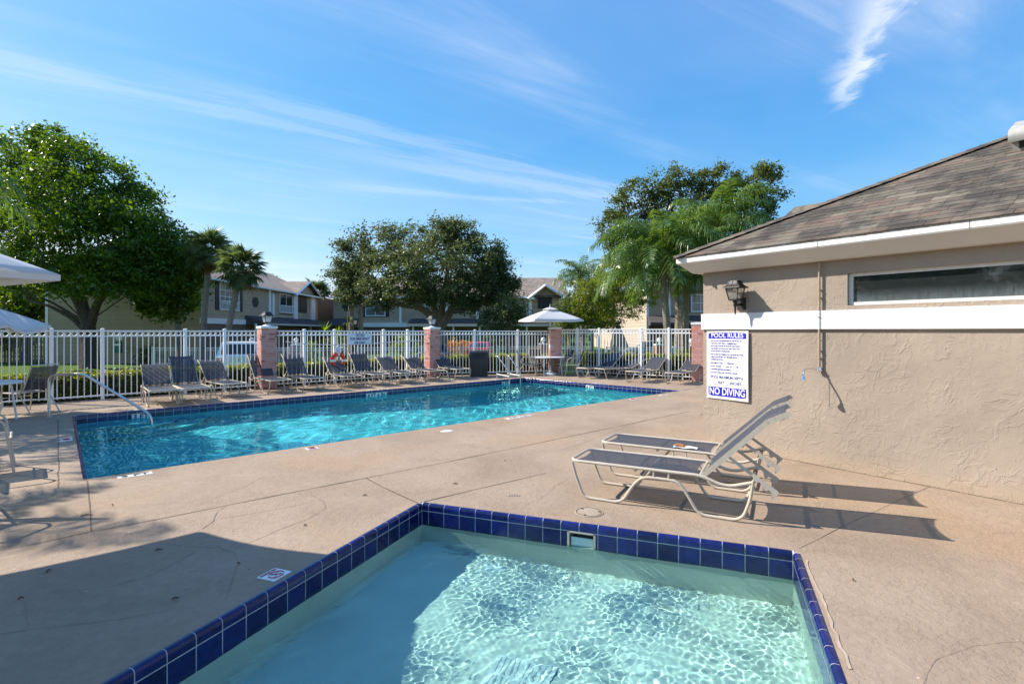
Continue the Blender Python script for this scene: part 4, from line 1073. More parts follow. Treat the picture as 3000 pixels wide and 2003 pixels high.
for s in (-1, 1):
    pts = [(.0, s * (hw - .018), 0), (.70, s * (hw - .018), 0), (.76, s * (hw - .018), back_z(.76)), (.87, s * (hw - .018), back_z(.87))]
    for p, q in zip(pts[:-1], pts[1:]):
        p = Vector(p); q = Vector(q); dx = (q - p).normalized(); up = Vector((-dx.z, 0, dx.x)); yy = Vector((0, 1, 0))
        M = frame(p, dx, yy, up); b.box(-.004, (q - p).length + .004, -.010, .010, -.034, .006, M)
ME_LBF = b.mesh('back_frame', M_CREAM)
b = MB(); b.box(.79, .82, -hw + .03, hw - .03, back_z(.8) - .045, back_z(.8) - .02); b.box(.40, .42, -hw + .03, hw - .03, -.045, -.025); ME_LBB = b.mesh('back_bar', M_CREAM)
# notched ratchet plate: x along the plate, y downwards hooks
plate = [(0, .012), (.46, .020), (.475, .008), (.465, -.055), (.45, -.052), (.44, -.028), (.415, -.018), (.395, -.024), (.385, -.05), (.365, -.045), (.34, -.02), (.315, -.013), (.30, -.025), (.292, -.047), (.275, -.04), (.255, -.012), (0, -.012)]
b = MB()
for s in (-1, 1):
    y0 = s * (hw - .055); n = len(plate)
    b.add([(x, y0 - .002, y) for x, y in plate] + [(x, y0 + .002, y) for x, y in plate], [tuple(range(n - 1, -1, -1)), tuple(range(n, 2 * n))] + [(i, (i + 1) % n, n + (i + 1) % n, n + i) for i in range(n)])
b.tube([(.455, -hw + .055, -.045), (.455, hw - .055, -.045)], .006, 6)
ME_LPLATE = b.mesh('ratchet_arm', mat('ratchet_paint', (0.50, 0.45, 0.38), .5, var=.1, vscale=8))
b = MB(); b.tube([(0, -.06, 0), (0, -.005, 0)], .017, 8); ME_RUST = b.mesh('rusty_sleeve', mat('rusty_sleeve', (0.30, 0.12, 0.03), .8))
def lounger(label, origin, az, ang, group):
    """origin: ground point below the foot end's centre line; az: direction from foot to head"""
    t = thing('sun_lounger', label, 'sun lounger', (origin[0], origin[1], .0), az, group=group)
    inst('seat_frame', ME_LRAIL, t)
    for s in (-1, 1): inst('leg_frame', ME_LLEG, t, (0, s * (hw + .002), 0))
    for x, z in ((1.585, .335), (1.17, .337), (.62, .320)): inst('crossbar', ME_LBAR, t, (x, 0, z))
    inst('seat_sling', ME_LSEAT, t)
    a = R(ang); inst('back_frame', ME_LBF, t, (1.19, 0, .355), (0, -a, 0)); inst('back_sling', ME_LBACK, t, (1.19, 0, .365), (0, -a, 0)); inst('back_bar', ME_LBB, t, (1.19, 0, .355), (0, -a, 0))
    px_, pz = 1.19 + .27 * math.cos(a), .355 + .27 * math.sin(a) - .02
    tx, tz = 1.60, .372; pa = math.atan2(tz - pz, tx - px_) if pz > tz + .02 else R(-10)
    inst('ratchet_arm', ME_LPLATE, t, (px_, 0, pz), (0, -pa, 0))
    inst('rusty_sleeve', ME_RUST, t, (1.585, .15, .335)); inst('rusty_sleeve', ME_RUST, t, (1.585, -.09, .335))
    return t
def lounger_by_loop(label, u, v, az_foot, ang, side, group):
    """place from the runner loop nearest the foot on one side (photo position), az_foot = direction head -> foot in degrees"""
    ax = R(az_foot + 180); d = Vector((math.cos(ax), math.sin(ax), 0)); y = Vector((-d.y, d.x, 0))
    p = G(u, v); o = p - d * .31 - y * (hw * side)
    return lounger(label, o, ax, ang, group)
GP = 'loungers in the row along the fence'
# direction head->foot points at the pool; side: which local side the given runner is on
ROW = [('first lounger of the row, next to the curved handrail', 432.4, 1190.7, -50, 35), ('second lounger from the handrail, with a steep backrest', 527.7, 1182.7, -48, 50),
       ('third lounger from the handrail, in front of the white SUV', 641, 1167.2, -43, 38), ('lounger standing in front of the first lantern pillar', 779.3, 1153.6, -46, 47),
       ('steep-backed lounger just past the first lantern pillar', 879.8, 1146, -48, 46), ('low-backed lounger half hiding the orange life ring', 994, 1137, -54, 34),
       ('upright lounger below the notice sign', 1080.7, 1130.9, -50, 46), ('low lounger right after the upright one below the notice sign', 1160.7, 1125.4, -52, 33),
       ('low lounger just before the second lantern pillar', 1242, 1118, -52, 32), ('last lounger of the row, in front of the second lantern pillar beside the bin', 1324, 1111.6, -54, 36)]
for lab, u, v, az, ang in ROW: lounger_by_loop(lab, u, v, az, ang, 1, GP)
for lab, u, v, az, ang in (('steep lounger nearest the umbrella table', 1706, 1105.5, -142, 38), ('flattest lounger, second from the umbrella table', 1761, 1107.3, -152, 24),
                           ('third lounger from the umbrella table, left of the half hidden one', 1845, 1117.8, -130, 29), ('lounger half hidden by the corner of the pool house', 1958.3, 1123, -128, 27)):
    lounger_by_loop(lab, u, v, az, ang, 1, 'loungers by the far fence corner')
def lounger_by_corner(label, near, az, ang):
    ax = R(az); d = Vector((math.cos(ax), math.sin(ax), 0)); y = Vector((-d.y, d.x, 0)); o = Vector(near) + y * hw
    return lounger(label, o, ax, ang, 'two loungers by the spa')
lounger_by_corner('nearest lounger, standing between the spa and the stucco wall', (.557, 5.016, 0), -27.3, 45.0)
L2 = lounger_by_corner('lounger behind the nearest one, with a paper on its seat', (.985, 5.83, 0), -29.0, 44.0)
# paper with a brown crust on the far lounger
pp = thing('paper_napkin', 'white paper with a crumpled brown piece lying on the lounger seat', 'paper', (0, 0, 0)); pc = G(2008, 1308, .36)
pp.location = (pc.x, pc.y, .353); pp.rotation_euler = (0, 0, R(-24))
b = MB(); nx = 8
vs = [(-.12 + .24 * i / nx, (-.05 if j == 0 else .05), .004 + .004 * math.sin(i * 1.3 + j)) for j in range(2) for i in range(nx + 1)]
b.add(vs, [(i, i + 1, nx + 2 + i, nx + 1 + i) for i in range(nx)]); b.obj('sheet', mat('paper_white', (.8, .8, .8), .7), pp)
b = MB(); b.tube(catmull([(-.11, -.02, .012), (-.07, .0, .02), (-.02, -.01, .018), (.0, .01, .014)]), [.006, .010, .013, .014, .015, .016, .016, .016, .015, .014, .013, .014, .014, .013, .012, .010, .008, .006, .004][:19], 7); b.obj('crust', mat('brown_crust', (0.42, 0.17, 0.04), .6, var=.4, vscale=60), pp)

# ------------------------------------------------------------------ sling chairs, tables, umbrellas
CW = .56; ch_ = CW / 2
b = MB()
for s in (-1, 1):
    b.tube(arc_path([(.44, s * ch_, .0), (.36, s * ch_, .58), (.26, s * ch_, .645), (-.02, s * ch_, .645), (-.07, s * ch_, .58), (-.03, s * ch_, .40)], .08, 4), .0125, 7)
    b.tube(arc_path([(.41, s * (ch_ - .02), .40), (.0, s * (ch_ - .02), .385), (-.06, s * (ch_ - .02), .45), (-.26, s * (ch_ - .02), .93)], .05, 3), .0125, 7)
    b.tube([(.02, s * (ch_ - .01), .40), (-.25, s * (ch_ - .01), .0)], .0125, 7)
b.tube([(-.26, -ch_ + .02, .93), (-.26, ch_ - .02, .93)], .0125, 7); b.tube([(.41, -ch_ + .02, .40), (.41, ch_ - .02, .40)], .0125, 7); b.tube([(.39, -ch_, .30), (.39, ch_, .30)], .009, 6); b.tube([(-.07, -ch_ + .01, .26), (-.07, ch_ - .01, .26)], .009, 6)
ME_CHF = b.mesh('chair_frame', M_CREAM, smooth=True)
def quad_sling(name, a, c, width, n=6, sag=.02):
    b = MB(); vs = []; fs = []
    for i in range(n + 1):
        for j in range(5):
            tt = j / 4 * 2 - 1; p = Vector(a).lerp(Vector(c), i / n); bow = (1 - tt * tt) * math.sin(math.pi * i / n) * sag
            nn = Vector((-(c[2] - a[2]), 0, c[0] - a[0])).normalized(); vs.append((p.x - nn.x * bow, tt * width / 2, p.z - nn.z * bow))
    for i in range(n):
        for j in range(4): k = i * 5 + j; fs.append((k, k + 1, k + 6, k + 5))
    b.add(vs, fs); return b.mesh(name, M_SLING, smooth=True)
ME_CHS = quad_sling('seat_sling', (.40, 0, .405), (.0, 0, .392), CW - .05); ME_CHB = quad_sling('back_sling', (-.055, 0, .45), (-.245, 0, .90), CW - .05, sag=-.02)
def chair(label, p, az, group, sc_=1.0):
    t = thing('sling_chair', label, 'chair', (p[0], p[1], 0), R(az), group=group); t.scale = (sc_,) * 3
    inst('frame', ME_CHF, t); inst('seat_sling', ME_CHS, t); inst('back_sling', ME_CHB, t); return t
M_TABLE = mat('white_table_plastic', (.72, .73, .75), .35)
def table(label, c, r, z, group=None):
    t = thing('round_table', label, 'table', (c[0], c[1], 0), R(20), group=group)
    b = MB(); b.lathe([(r, z - .03), (r + .006, z - .015), (r, z), (.03, z + .001), (.03, z - .02), (r - .05, z - .025)], 36); b.obj('top', M_TABLE, t, smooth=True)
    for k in range(4):
        a = R(45 + 90 * k); x, y = math.cos(a), math.sin(a); b = MB(); b.tube(arc_path([(x * (r - .14), y * (r - .14), z - .03), (x * (r - .12), y * (r - .12), z - .12), (x * (r - .05), y * (r - .05), 0)], .05), .018, 8); b.obj('leg', M_TABLE, t, smooth=True)
    return t
def canvas_material(name, col, tl=.35):
    m = bpy.data.materials.new(name); m.use_nodes = True; t = NT(m.node_tree); out = t.n['Material Output']; t.n.remove(t.n['Principled BSDF'])
    d = t.node('ShaderNodeBsdfDiffuse', {0: (*col, 1), 1: .3}); tr = t.node('ShaderNodeBsdfTranslucent', {0: (col[0] * .9, col[1] * .82, col[2] * .66, 1)})
    mx = t.node('ShaderNodeMixShader', {0: tl, 1: d.outputs[0], 2: tr.outputs[0]}); t.l.new(mx.outputs[0], out.inputs[0]); return m
M_CANVAS = canvas_material('white_canvas', (.74, .74, .76), .25); M_POLE = mat('champagne_pole', (.58, .53, .46), .35, metal=.3)
def umbrella(label, c, n, r, zr, za, rot, pole_r=.019, droop=0.0, vent=True, tilt=(0, 0), base=True, dark_pole=False, rim_wave=0.0):
    t = thing('patio_umbrella', label, 'umbrella', (c[0], c[1], 0), group='white patio umbrellas')
    V = [Vector((r * math.cos(rot + 2 * math.pi * k / n), r * math.sin(rot + 2 * math.pi * k / n), zr)) for k in range(n)]
    for k, v in enumerate(V): v.z += tilt[0] * v.x + tilt[1] * v.y
    ap = Vector((0, 0, za)); b = MB(); K, S_ = 8, 8; vs = []; fs = []; rings = []
    r0 = .20 if vent else .02
    for i in range(K + 1):
        f = r0 / r + (1 - r0 / r) * i / K
        for k in range(n):
            for j in range(S_):
                tt = j / S_; p = ap.lerp(V[k], f); q = ap.lerp(V[(k + 1) % n], f); m_ = p.lerp(q, tt); bow = math.sin(math.pi * tt)
                m_ = m_ + Vector((0, 0, -bow * (.045 * f * (1 - f * .4)) + droop * f * f * bow)); 
                m_.z += .02 * math.sin(f * math.pi) ; m_.z += rim_wave * f ** 3 * math.sin(3 * 2 * math.pi * tt)
                if i == K: m_.x *= 1 - .05 * bow; m_.y *= 1 - .05 * bow
                vs.append(m_)
    N_ = n * S_
    for i in range(K):
        for k in range(N_): fs.append((i * N_ + k, i * N_ + (k + 1) % N_, (i + 1) * N_ + (k + 1) % N_, (i + 1) * N_ + k))
    b.add(vs, fs); o = b.obj('canopy', M_CANVAS, t, smooth=True)
    md = o.modifiers.new('thick', 'SOLIDIFY'); md.thickness = .004; md.offset = 0
    b = MB(); rim = vs[K * N_:]; b.add(rim + [v + Vector((0, 0, -.045)) for v in rim], [(k, (k + 1) % N_, N_ + (k + 1) % N_, N_ + k) for k in range(N_)]); o = b.obj('hem', M_CANVAS, t, smooth=True)
    if vent:
        b = MB(); vs2 = []; m2 = 6
        for i in range(m2 + 1):
            f = i / m2
            for k in range(n * 4):
                a = rot + 2 * math.pi * k / (n * 4); rr = .27 * f * (1 + .10 * math.cos(n * (a - rot))); vs2.append((rr * math.cos(a), rr * math.sin(a), za + .055 - .085 * f ** 1.4 + .012 * f * math.cos(n * (a - rot))))
        nn = n * 4; b.add(vs2, [(i * nn + k, i * nn + (k + 1) % nn, (i + 1) * nn + (k + 1) % nn, (i + 1) * nn + k) for i in range(m2) for k in range(nn)]); b.obj('vent', M_CANVAS, t, smooth=True)
    pm = M_BLACK if dark_pole else M_POLE
    b = MB(); b.tube([(0, 0, .05), (0, 0, za + .03)], pole_r, 10); b.obj('pole', pm, t, smooth=True)
    b = MB(); b.lathe([(.016, za + .03), (.02, za + .06), (.012, za + .09), (.016, za + .12), (.004, za + .14)], 10); b.obj('finial', M_WHITE, t, smooth=True)
    zh = zr - .10
    b = MB(); b.lathe([(.035, zh - .03), (.04, zh), (.03, zh + .03)], 10); b.obj('hub', M_WHITE, t)
    for v in V:
        p = ap.lerp(v, .98); q = ap.lerp(v, .52)
        b = MB(); b.tube([ap + Vector((0, 0, -.03)), p + Vector((0, 0, -.02))], .009, 5); rb = b.obj('rib', pm, t)
        b = MB(); b.tube([(0, 0, zh), q + Vector((0, 0, -.025))], .007, 5); b.obj('strut', pm, rb)
    b = MB(); b.lathe([(.03, .98), (.036, 1.02), (.03, 1.08)], 10); b.tube([(.03, 0, 1.03), (.10, 0, 1.03), (.10, 0, .97)], .006, 5); b.obj('crank', M_WHITE, t)
    if base:
        b = MB(); b.lathe([(.26, 0), (.26, .03), (.22, .07), (.10, .11), (.05, .16), (.036, .30), (.03, .32)], 24); b.obj('base', M_WHITE, t, smooth=True)
    return t
# table group by the far corner
TC = G(1608, 1098); TC.z = 0
tz = HC - (1046 - VH) / F * TC.y
table('round white table under the far patio umbrella', TC, .56, .66)
umbrella('white patio umbrella over the table in the far fence corner', (TC.x + .05, TC.y + .1), 4, 1.30, 1.98, 2.40, R(62), rim_wave=0)
chair('grey sling chair left of the far umbrella table', (.42, 19.0), -5, 'chairs around the far umbrella table')
chair('grey sling chair behind the far umbrella table, by the brick pillar', (.95, 19.75 - .15), -60, 'chairs around the far umbrella table')
chair('grey sling chair seen from its back behind the far umbrella table', (1.95, 19.55 - .3), 205, 'chairs around the far umbrella table')
chair('grey sling chair right of the far umbrella table, facing it', (2.32, 18.7), 178, 'chairs around the far umbrella table')
# left edge group
umbrella('low white patio umbrella above the left table, its corner hanging down', (-9.98, 9.42), 6, 1.30, 1.69, 2.20, R(-14), droop=-.10)
table('white table at the left edge under the low umbrella', (-9.12, 9.0), .55, .70)
chair('sling chair at the left edge, turned towards the left table', (-9.25, 10.18), 172, 'chairs by the left tables')
umbrella('large white patio umbrella cut off at the left edge, nearest the camera', (-4.59, 3.35), 6, 1.30, 2.02, 2.47, R(40.6))
table('white table beneath the nearest umbrella beside the deck shadow', (-4.75, 3.35), .52, .70)
chair('sling chair at the left edge whose armrest shows before the steps', (-5.96, 5.66), 43, 'chairs by the left tables')
chair('sling chair at the left edge below the nearest umbrella, one leg showing', (-4.78, 4.40), 268, 'chairs by the left tables')

# ------------------------------------------------------------------ handrails, ladder, bin, ring, pole, notice
rb_ = G(143.5, 1221); re_ = G(448, 1241, ZW); 
rail_t = thing('grab_rail', 'curved stainless handrail leading into the shallow pool steps', 'handrail', (rb_.x, rb_.y, 0))
tp = [(0, 0, -.02), (0, 0, .76), (.62, .0, .80), (re_.x - rb_.x - .03, re_.y - rb_.y, .03), (re_.x - rb_.x, re_.y - rb_.y, -.55)]
b = MB(); b.tube(arc_path(tp, .14, 6), .0235, 12); b.obj('tube', M_STEEL, rail_t, smooth=True)
b = MB(); b.lathe([(.05, .0), (.05, .006), (.03, .012)], 16); b.obj('escutcheon', M_STEEL, rail_t)
la, lb = G(1455, 1110), G(1487, 1107.5); lad = thing('pool_ladder', 'stainless pool ladder at the deep end corner', 'ladder', (la.x, la.y, 0))
du = Vector((dBC.y, -dBC.x, 0)); off = lb - la
for k, o_ in enumerate((Vector((0, 0, 0)), off)):
    b = MB(); b.tube(arc_path([o_ + Vector((0, 0, -.02)), o_ + Vector((0, 0, .80)), o_ + du * .62 + Vector((0, 0, .26)), o_ + du * .64 + Vector((0, 0, -1.2))], .12, 6), .021, 10); b.obj('rail', M_STEEL, lad, smooth=True)
    b = MB(); b.tube([o_ + Vector((0, 0, .17)), o_ + du * .63 + Vector((0, 0, .12))], .017, 8); b.obj('brace', M_STEEL, lad, smooth=True)
b = MB()
for z in (-.3, -.6, -.9): b.box(-.01, .01, 0, 1, z - .03, z + .0, frame(du * .64, du, off, (0, 0, 1)))
b.obj('tread', M_WHITE, lad)
# trash bin
bc = G(1403, 1101.5); bn = thing('trash_bin', 'grey brown litter bin with black rounded lid beside the fence', 'bin', bc, R(6))
def rr_loft(secs, n=6):
    """rounded-rectangle sections (w, d, r, z)"""
    vs = []; fs = []
    for (w_, d_, r_, z) in secs:
        for (sx_, sy_, a0) in ((1, -1, -90), (1, 1, 0), (-1, 1, 90), (-1, -1, 180)):
            for k in range(n): a = R(a0 + 90 * k / (n - 1)); vs.append((sx_ * (w_ / 2 - r_) + r_ * math.cos(a), sy_ * (d_ / 2 - r_) + r_ * math.sin(a), z))
    N_ = 4 * n
    for i in range(len(secs) - 1):
        for k in range(N_): fs.append((i * N_ + k, i * N_ + (k + 1) % N_, (i + 1) * N_ + (k + 1) % N_, (i + 1) * N_ + k))
    fs.append(tuple(range(N_ - 1, -1, -1))); fs.append(tuple((len(secs) - 1) * N_ + k for k in range(N_))); return vs, fs
b = MB(); b.add(*rr_loft([(.56, .52, .06, .05), (.60, .54, .06, .30), (.66, .58, .07, .62)])); b.obj('body', mat('bin_plastic', (.048, .040, .034), .6, var=.12, vscale=6), bn, smooth=True)
b = MB(); b.add(*rr_loft([(.62, .58, .04, 0), (.60, .56, .05, .05)])); b.obj('base', M_BLACK, bn, smooth=True)
b = MB(); b.add(*rr_loft([(.68, .60, .08, .62), (.69, .61, .09, .72), (.66, .58, .10, .85), (.58, .50, .12, .885)])); b.obj('lid', mat('lid_plastic', (.014, .018, .024), .45), bn, smooth=True)
b = MB()
for x in (-.18, 0, .18): b.box(x - .006, x + .006, -.293, -.27, .12, .58)
b.obj('moulding', MATS['bin_plastic'], bn)
b = MB(); b.box(-.20, .20, -.307, -.29, .66, .80); b.obj('opening', M_DARK, bn)
# on the fence: pole, notice, life ring
d12 = (C2 - C1).normalized(); n12 = Vector((d12.y, -d12.x, 0))
def on_fence(u, z, off_=.05):
    p = C1 + d12 * s_at(u, C1, C2) + n12 * off_; return Vector((p.x, p.y, z))
rp = thing('rescue_pole', 'long white rescue pole hung across the fence pickets', 'rescue pole', (0, 0, 0)); o0 = on_fence(834, 0); rp.location = o0
pts = [on_fence(834, 1.285, .055) - o0, on_fence(900, 1.205, .055) - o0, on_fence(1000, 1.165, .055) - o0, on_fence(1090, 1.19, .055) - o0, on_fence(1170, 1.235, .055) - o0, on_fence(1228, 1.255, .055) - o0]
b = MB(); b.tube(catmull(pts, 5), .014, 8); b.obj('shaft', mat('grey_white_pole', (.62, .62, .62), .4), rp, smooth=True)
hk = pts[-1]; b = MB(); b.tube(catmull([hk, hk + d12 * .2 + Vector((0, 0, .06)), hk + d12 * .32 + Vector((0, 0, -.10)), hk + d12 * .30 + Vector((0, 0, -.34)), hk + d12 * .12 + Vector((0, 0, -.46)), hk + d12 * -.02 + Vector((0, 0, -.40))], 5), .008, 6); b.obj('hook', M_STEEL, rp, smooth=True)
b = MB()
for u in (979.8, 1123): b.box(-.02, .02, -.02, .02, -.03, .03, Matrix.Translation(on_fence(u, 1.19, .045) - o0))
b.obj('bracket', M_WHITE, rp)
nc = on_fence(1053.5, 1.36, .022); ns = thing('notice_sign', 'white emergency notice sign with blue letters on the fence', 'sign'); ns.matrix_basis = frame(nc, d12, (0, 0, 1), n12)
NWd = s_at(1089, C1, C2) - s_at(1018, C1, C2); b = MB(); b.box(-NWd / 2, NWd / 2, -.20, .16, 0, .006); b.obj('panel', mat('notice_white', (.70, .74, .80), .4), ns)
for s, y, wd, sz in (('NOTICE', .095, .34, .105), ('FOR EMERGENCY', -.02, .80, .105), ('USE ONLY', -.135, .48, .105)):
    me = text_mesh(s, sz, .004, M_INKNAVY); wx = max(v.co.x for v in me.vertices) - min(v.co.x for v in me.vertices); me.transform(Matrix.Diagonal((wd * NWd / wx, 1, 1, 1))); inst('lettering', me, ns, (0, y, .0075))
b = MB(); b.box(-.17 * NWd, .17 * NWd, .038, .045, .0062, .0072); b.obj('underline', M_INKNAVY, ns)
lc = on_fence(985, .70, .12); lr = thing('life_ring', 'orange life ring with white bands hanging on the fence', 'life ring'); lr.matrix_basis = frame(lc, d12, n12 * -1, (0, 0, 1)) @ Matrix.Rotation(R(90), 4, 'X')
M_RING = mat('orange_ring', (.72, .055, .012), .45, var=.08, vscale=8)
RR, rr_ = .19, .055
for k in range(4):
    b = MB(); b.tube([(RR * math.cos(R(90 * k + 10 + a * 7)), RR * math.sin(R(90 * k + 10 + a * 7)), 0) for a in range(11)], rr_, 10); b.obj('segment', M_RING, lr, smooth=True)
    b = MB(); b.tube([(RR * math.cos(R(90 * k - 11 + a * 7)), RR * math.sin(R(90 * k - 11 + a * 7)), 0) for a in range(4)], rr_ + .002, 10); b.obj('band', M_WHITE, lr, smooth=True)
b = MB(); b.tube([((RR + rr_ + .02 * abs(math.sin(2 * R(a * 15)))) * math.cos(R(a * 15)), (RR + rr_ + .02 * abs(math.sin(2 * R(a * 15)))) * math.sin(R(a * 15)), 0) for a in range(24)], .006, 5, closed=True); b.obj('rope', M_BLACK, lr)
b = MB(); b.lathe([(.01, .48), (.04, .44), (.07, .36), (.075, .28), (.06, .22), (.02, .2)], 10, Matrix.Rotation(R(-90), 4, 'X')); b.obj('line_bag', mat('line_bag', (.72, .72, .74), .7, bump=.3, bscale=30), lr, smooth=True)

# ------------------------------------------------------------------ foliage
def leaf_material(name, a, b, trans=.42, gloss=.35, hi=None):
    m = bpy.data.materials.new(name); m.use_nodes = True; t = NT(m.node_tree); bs = t.n['Principled BSDF']; out = t.n['Material Output']
    geo = t.node('ShaderNodeNewGeometry'); r = geo.outputs['Random Per Island']
    big = t.node('ShaderNodeTexNoise', {'Vector': geo.outputs['Position'], 'Scale': .9, 'Detail': 2.0})
    f = t.m('ADD', t.m('MULTIPLY', r, .6), t.m('MULTIPLY', big.outputs[0], .4))
    c = t.ramp(f, [(.2, a), (.75, b)] + ([(.93, hi)] if hi else []))
    t.put(bs.inputs['Base Color'], c); bs.inputs['Roughness'].default_value = gloss; bs.inputs['Specular IOR Level'].default_value = .45
    hs = t.node('ShaderNodeHueSaturation', {'Hue': .475, 'Saturation': 1.15, 'Value': 2.1, 'Color': c})
    tr = t.node('ShaderNodeBsdfTranslucent', {0: hs.outputs[0]})
    mx = t.node('ShaderNodeMixShader', {0: trans, 1: bs.outputs[0], 2: tr.outputs[0]}); t.l.new(mx.outputs[0], out.inputs[0]); return m
M_LF_FICUS = leaf_material('ficus_leaf', (.040, .085, .014), (.085, .165, .022), .42, .32, (.15, .25, .025))
M_LF_OAK = leaf_material('oak_leaf', (.050, .075, .030), (.105, .140, .052), .32, .5, (.15, .18, .07))
M_LF_TR = leaf_material('sparse_tree_leaf', (.050, .075, .022), (.105, .14, .036), .38, .42, (.15, .19, .04))
M_LF_BRIGHT = leaf_material('bright_leaf', (.06, .11, .012), (.13, .22, .02), .5, .4, (.22, .30, .03))
M_LF_FEATH = leaf_material('feathery_leaf', (.09, .13, .022), (.18, .235, .035), .45, .5, (.26, .29, .05))
M_LF_HEDGE = leaf_material('hedge_leaf', (.035, .060, .010), (.085, .12, .014), .45, .35, (.24, .24, .02))
M_LF_SUNTOP = leaf_material('sunlit_top_leaf', (.16, .19, .012), (.32, .33, .02), .4, .4)  # yellow-green leaf colour standing in for sun on the hedge top
M_LF_CROTON = leaf_material('croton_leaf', (.30, .12, .01), (.55, .34, .02), .35, .4, (.45, .05, .02))
M_PALM = leaf_material('palm_frond', (.055, .108, .024), (.12, .20, .046), .34, .30)
M_SABAL = leaf_material('sabal_frond', (.055, .090, .034), (.11, .155, .056), .32, .38)
M_DEADFROND = leaf_material('dead_frond', (.14, .09, .035), (.26, .18, .07), .3, .7)
M_BARK = mat('dark_bark', (.075, .055, .042), .9, var=.45, vscale=6, bump=.8, bscale=18)
M_BARKL = mat('grey_bark', (.20, .165, .13), .9, var=.35, vscale=5, bump=.7, bscale=16)
M_BARKP = mat('palm_trunk_bark', (.22, .185, .15), .9, var=.3, vscale=7, bump=.7, bscale=22)

def mesh_np(name, co, quads, material, smooth=False):
    me = bpy.data.meshes.new(name); me.vertices.add(len(co)); me.vertices.foreach_set('co', co.astype(np.float32).ravel())
    me.loops.add(quads.size); me.loops.foreach_set('vertex_index', quads.astype(np.int32).ravel())
    me.polygons.add(len(quads)); me.polygons.foreach_set('loop_start', np.arange(0, quads.size, 4, dtype=np.int32))
    me.update(calc_edges=True); me.materials.append(material); return me
def leaf_arrays(C, size, up=.35, aspect=.5, rng=RNG, droop=0.0):
    n = len(C); N_ = rng.normal(size=(n, 3)); N_[:, 2] += up * 2; N_ /= np.linalg.norm(N_, axis=1)[:, None]
    T = rng.normal(size=(n, 3)); T[:, 2] -= droop; T -= N_ * (T * N_).sum(1)[:, None]; T /= np.linalg.norm(T, axis=1)[:, None] + 1e-9
    B = np.cross(N_, T); s = size * rng.uniform(.6, 1.35, n)[:, None]
    a = C - T * s * .5; tip = C + T * s * .5; l = C + B * s * aspect * .5 + N_ * s * .10; r = C - B * s * aspect * .5 + N_ * s * .10
    co = np.stack([a, l, tip, r], 1).reshape(-1, 3); q = np.arange(4 * n).reshape(n, 4); return co, q
def clumps(blobs, dens, clump_r, rng=RNG, shell=.55):
    """blobs: (centre, (rx,ry,rz)); leaves gathered in clumps towards each blob's skin"""
    out = []
    for (c, rad, k) in blobs:
        nc = max(3, int(k)); D = rng.normal(size=(nc, 3)); D /= np.linalg.norm(D, axis=1)[:, None]
        rr = shell + (1.05 - shell) * rng.random(nc) ** .7
        P = np.array(c) + D * rr[:, None] * np.array(rad)
        for p in P:
            m_ = int(dens * rng.uniform(.5, 1.5)); cr = clump_r * rng.uniform(.6, 1.3)
            out.append(p + rng.normal(size=(m_, 3)) * np.array([cr, cr, cr * .7]) * .55)
    return np.concatenate(out)
def pxblob(u, v, rpx, d, k, dep=None, dd=0.0, asp=1.0):
    c = AT(u, v, d + dd); r = rpx / F * (d + dd); return (tuple(c), (r, (dep or r) * 1.0, r * asp), k)
def limb(mb, pts, r0, r1, n=8):
    P = catmull(pts, 5); mb.tube(P, [r0 + (r1 - r0) * i / (len(P) - 1) for i in range(len(P))], n)
def tree(name, label, base, limbs, blobs, dens, cr, leaf, lm, bark, group=None, up=.35, aspect=.5, twig=True, droop=0.0, extra=None):
    t = thing(name, label, 'tree', (base[0], base[1], base[2]), group=group)
    b = MB(); o = Vector(base)
    for pts, r0, r1 in limbs: limb(b, [Vector(p) - o for p in pts], r0, r1)
    if twig:
        rr = random.Random(3)
        for (c, rad, k) in blobs:
            src = Vector(limbs[rr.randrange(len(limbs))][0][-1]) - o; dst = Vector(c) - o
            limb(b, [src, src.lerp(dst, .5) + Vector((rr.uniform(-.3, .3), rr.uniform(-.3, .3), rr.uniform(-.1, .4))), dst], limbs[-1][2] * .9, .02, 5)
    b.obj('trunk', bark, t, smooth=True)
    C = clumps(blobs, dens, cr); co, q = leaf_arrays(C, leaf, up, aspect, droop=droop); co = co - np.array(o)
    o2 = bpy.data.objects.new('crown', mesh_np('crown', co, q, lm)); link(o2, t); return t

# big spreading tree on the left
d1 = 31.0; B1 = G(262, 1079, GZ)
def A(u, v, d, dd=0): return AT(u, v, d + dd)
L1 = [([B1, A(262, 1000, d1), A(255, 945, d1)], .50, .34), ([A(258, 960, d1), A(235, 900, d1), A(205, 850, d1), A(160, 815, d1), A(110, 760, d1)], .27, .12), ([A(258, 955, d1), A(245, 890, d1), A(228, 845, d1), A(235, 760, d1), A(225, 650, d1)], .26, .10),
      ([A(265, 955, d1), A(285, 890, d1), A(318, 850, d1, -1), A(355, 800, d1, -1), A(420, 740, d1, -1)], .25, .10), ([A(250, 970, d1), A(215, 935, d1), A(180, 915, d1), A(140, 895, d1), A(80, 880, d1)], .16, .06), ([A(245, 940, d1), A(200, 915, d1), A(150, 885, d1), A(60, 850, d1)], .12, .05)]
bl = [pxblob(u, v, r, d1, k, dd=dd) for (u, v, r, k, dd) in ((110, 500, 105, 60, 1), (35, 560, 100, 50, 1), (220, 470, 70, 40, 0), (285, 560, 105, 64, 0), (180, 600, 120, 60, -2), (60, 700, 120, 55, -1), (240, 700, 120, 60, -2), (385, 625, 85, 52, 0), (350, 690, 110, 60, -2), (455, 725, 78, 44, 0), (120, 790, 80, 35, -1.5), (330, 800, 75, 35, -2), (445, 790, 80, 40, -1), (250, 810, 60, 22, -2), (510, 760, 60, 30, 0), (520, 830, 42, 18, 0), (-40, 640, 120, 40, 0), (150, 420, 50, 25, 1))]
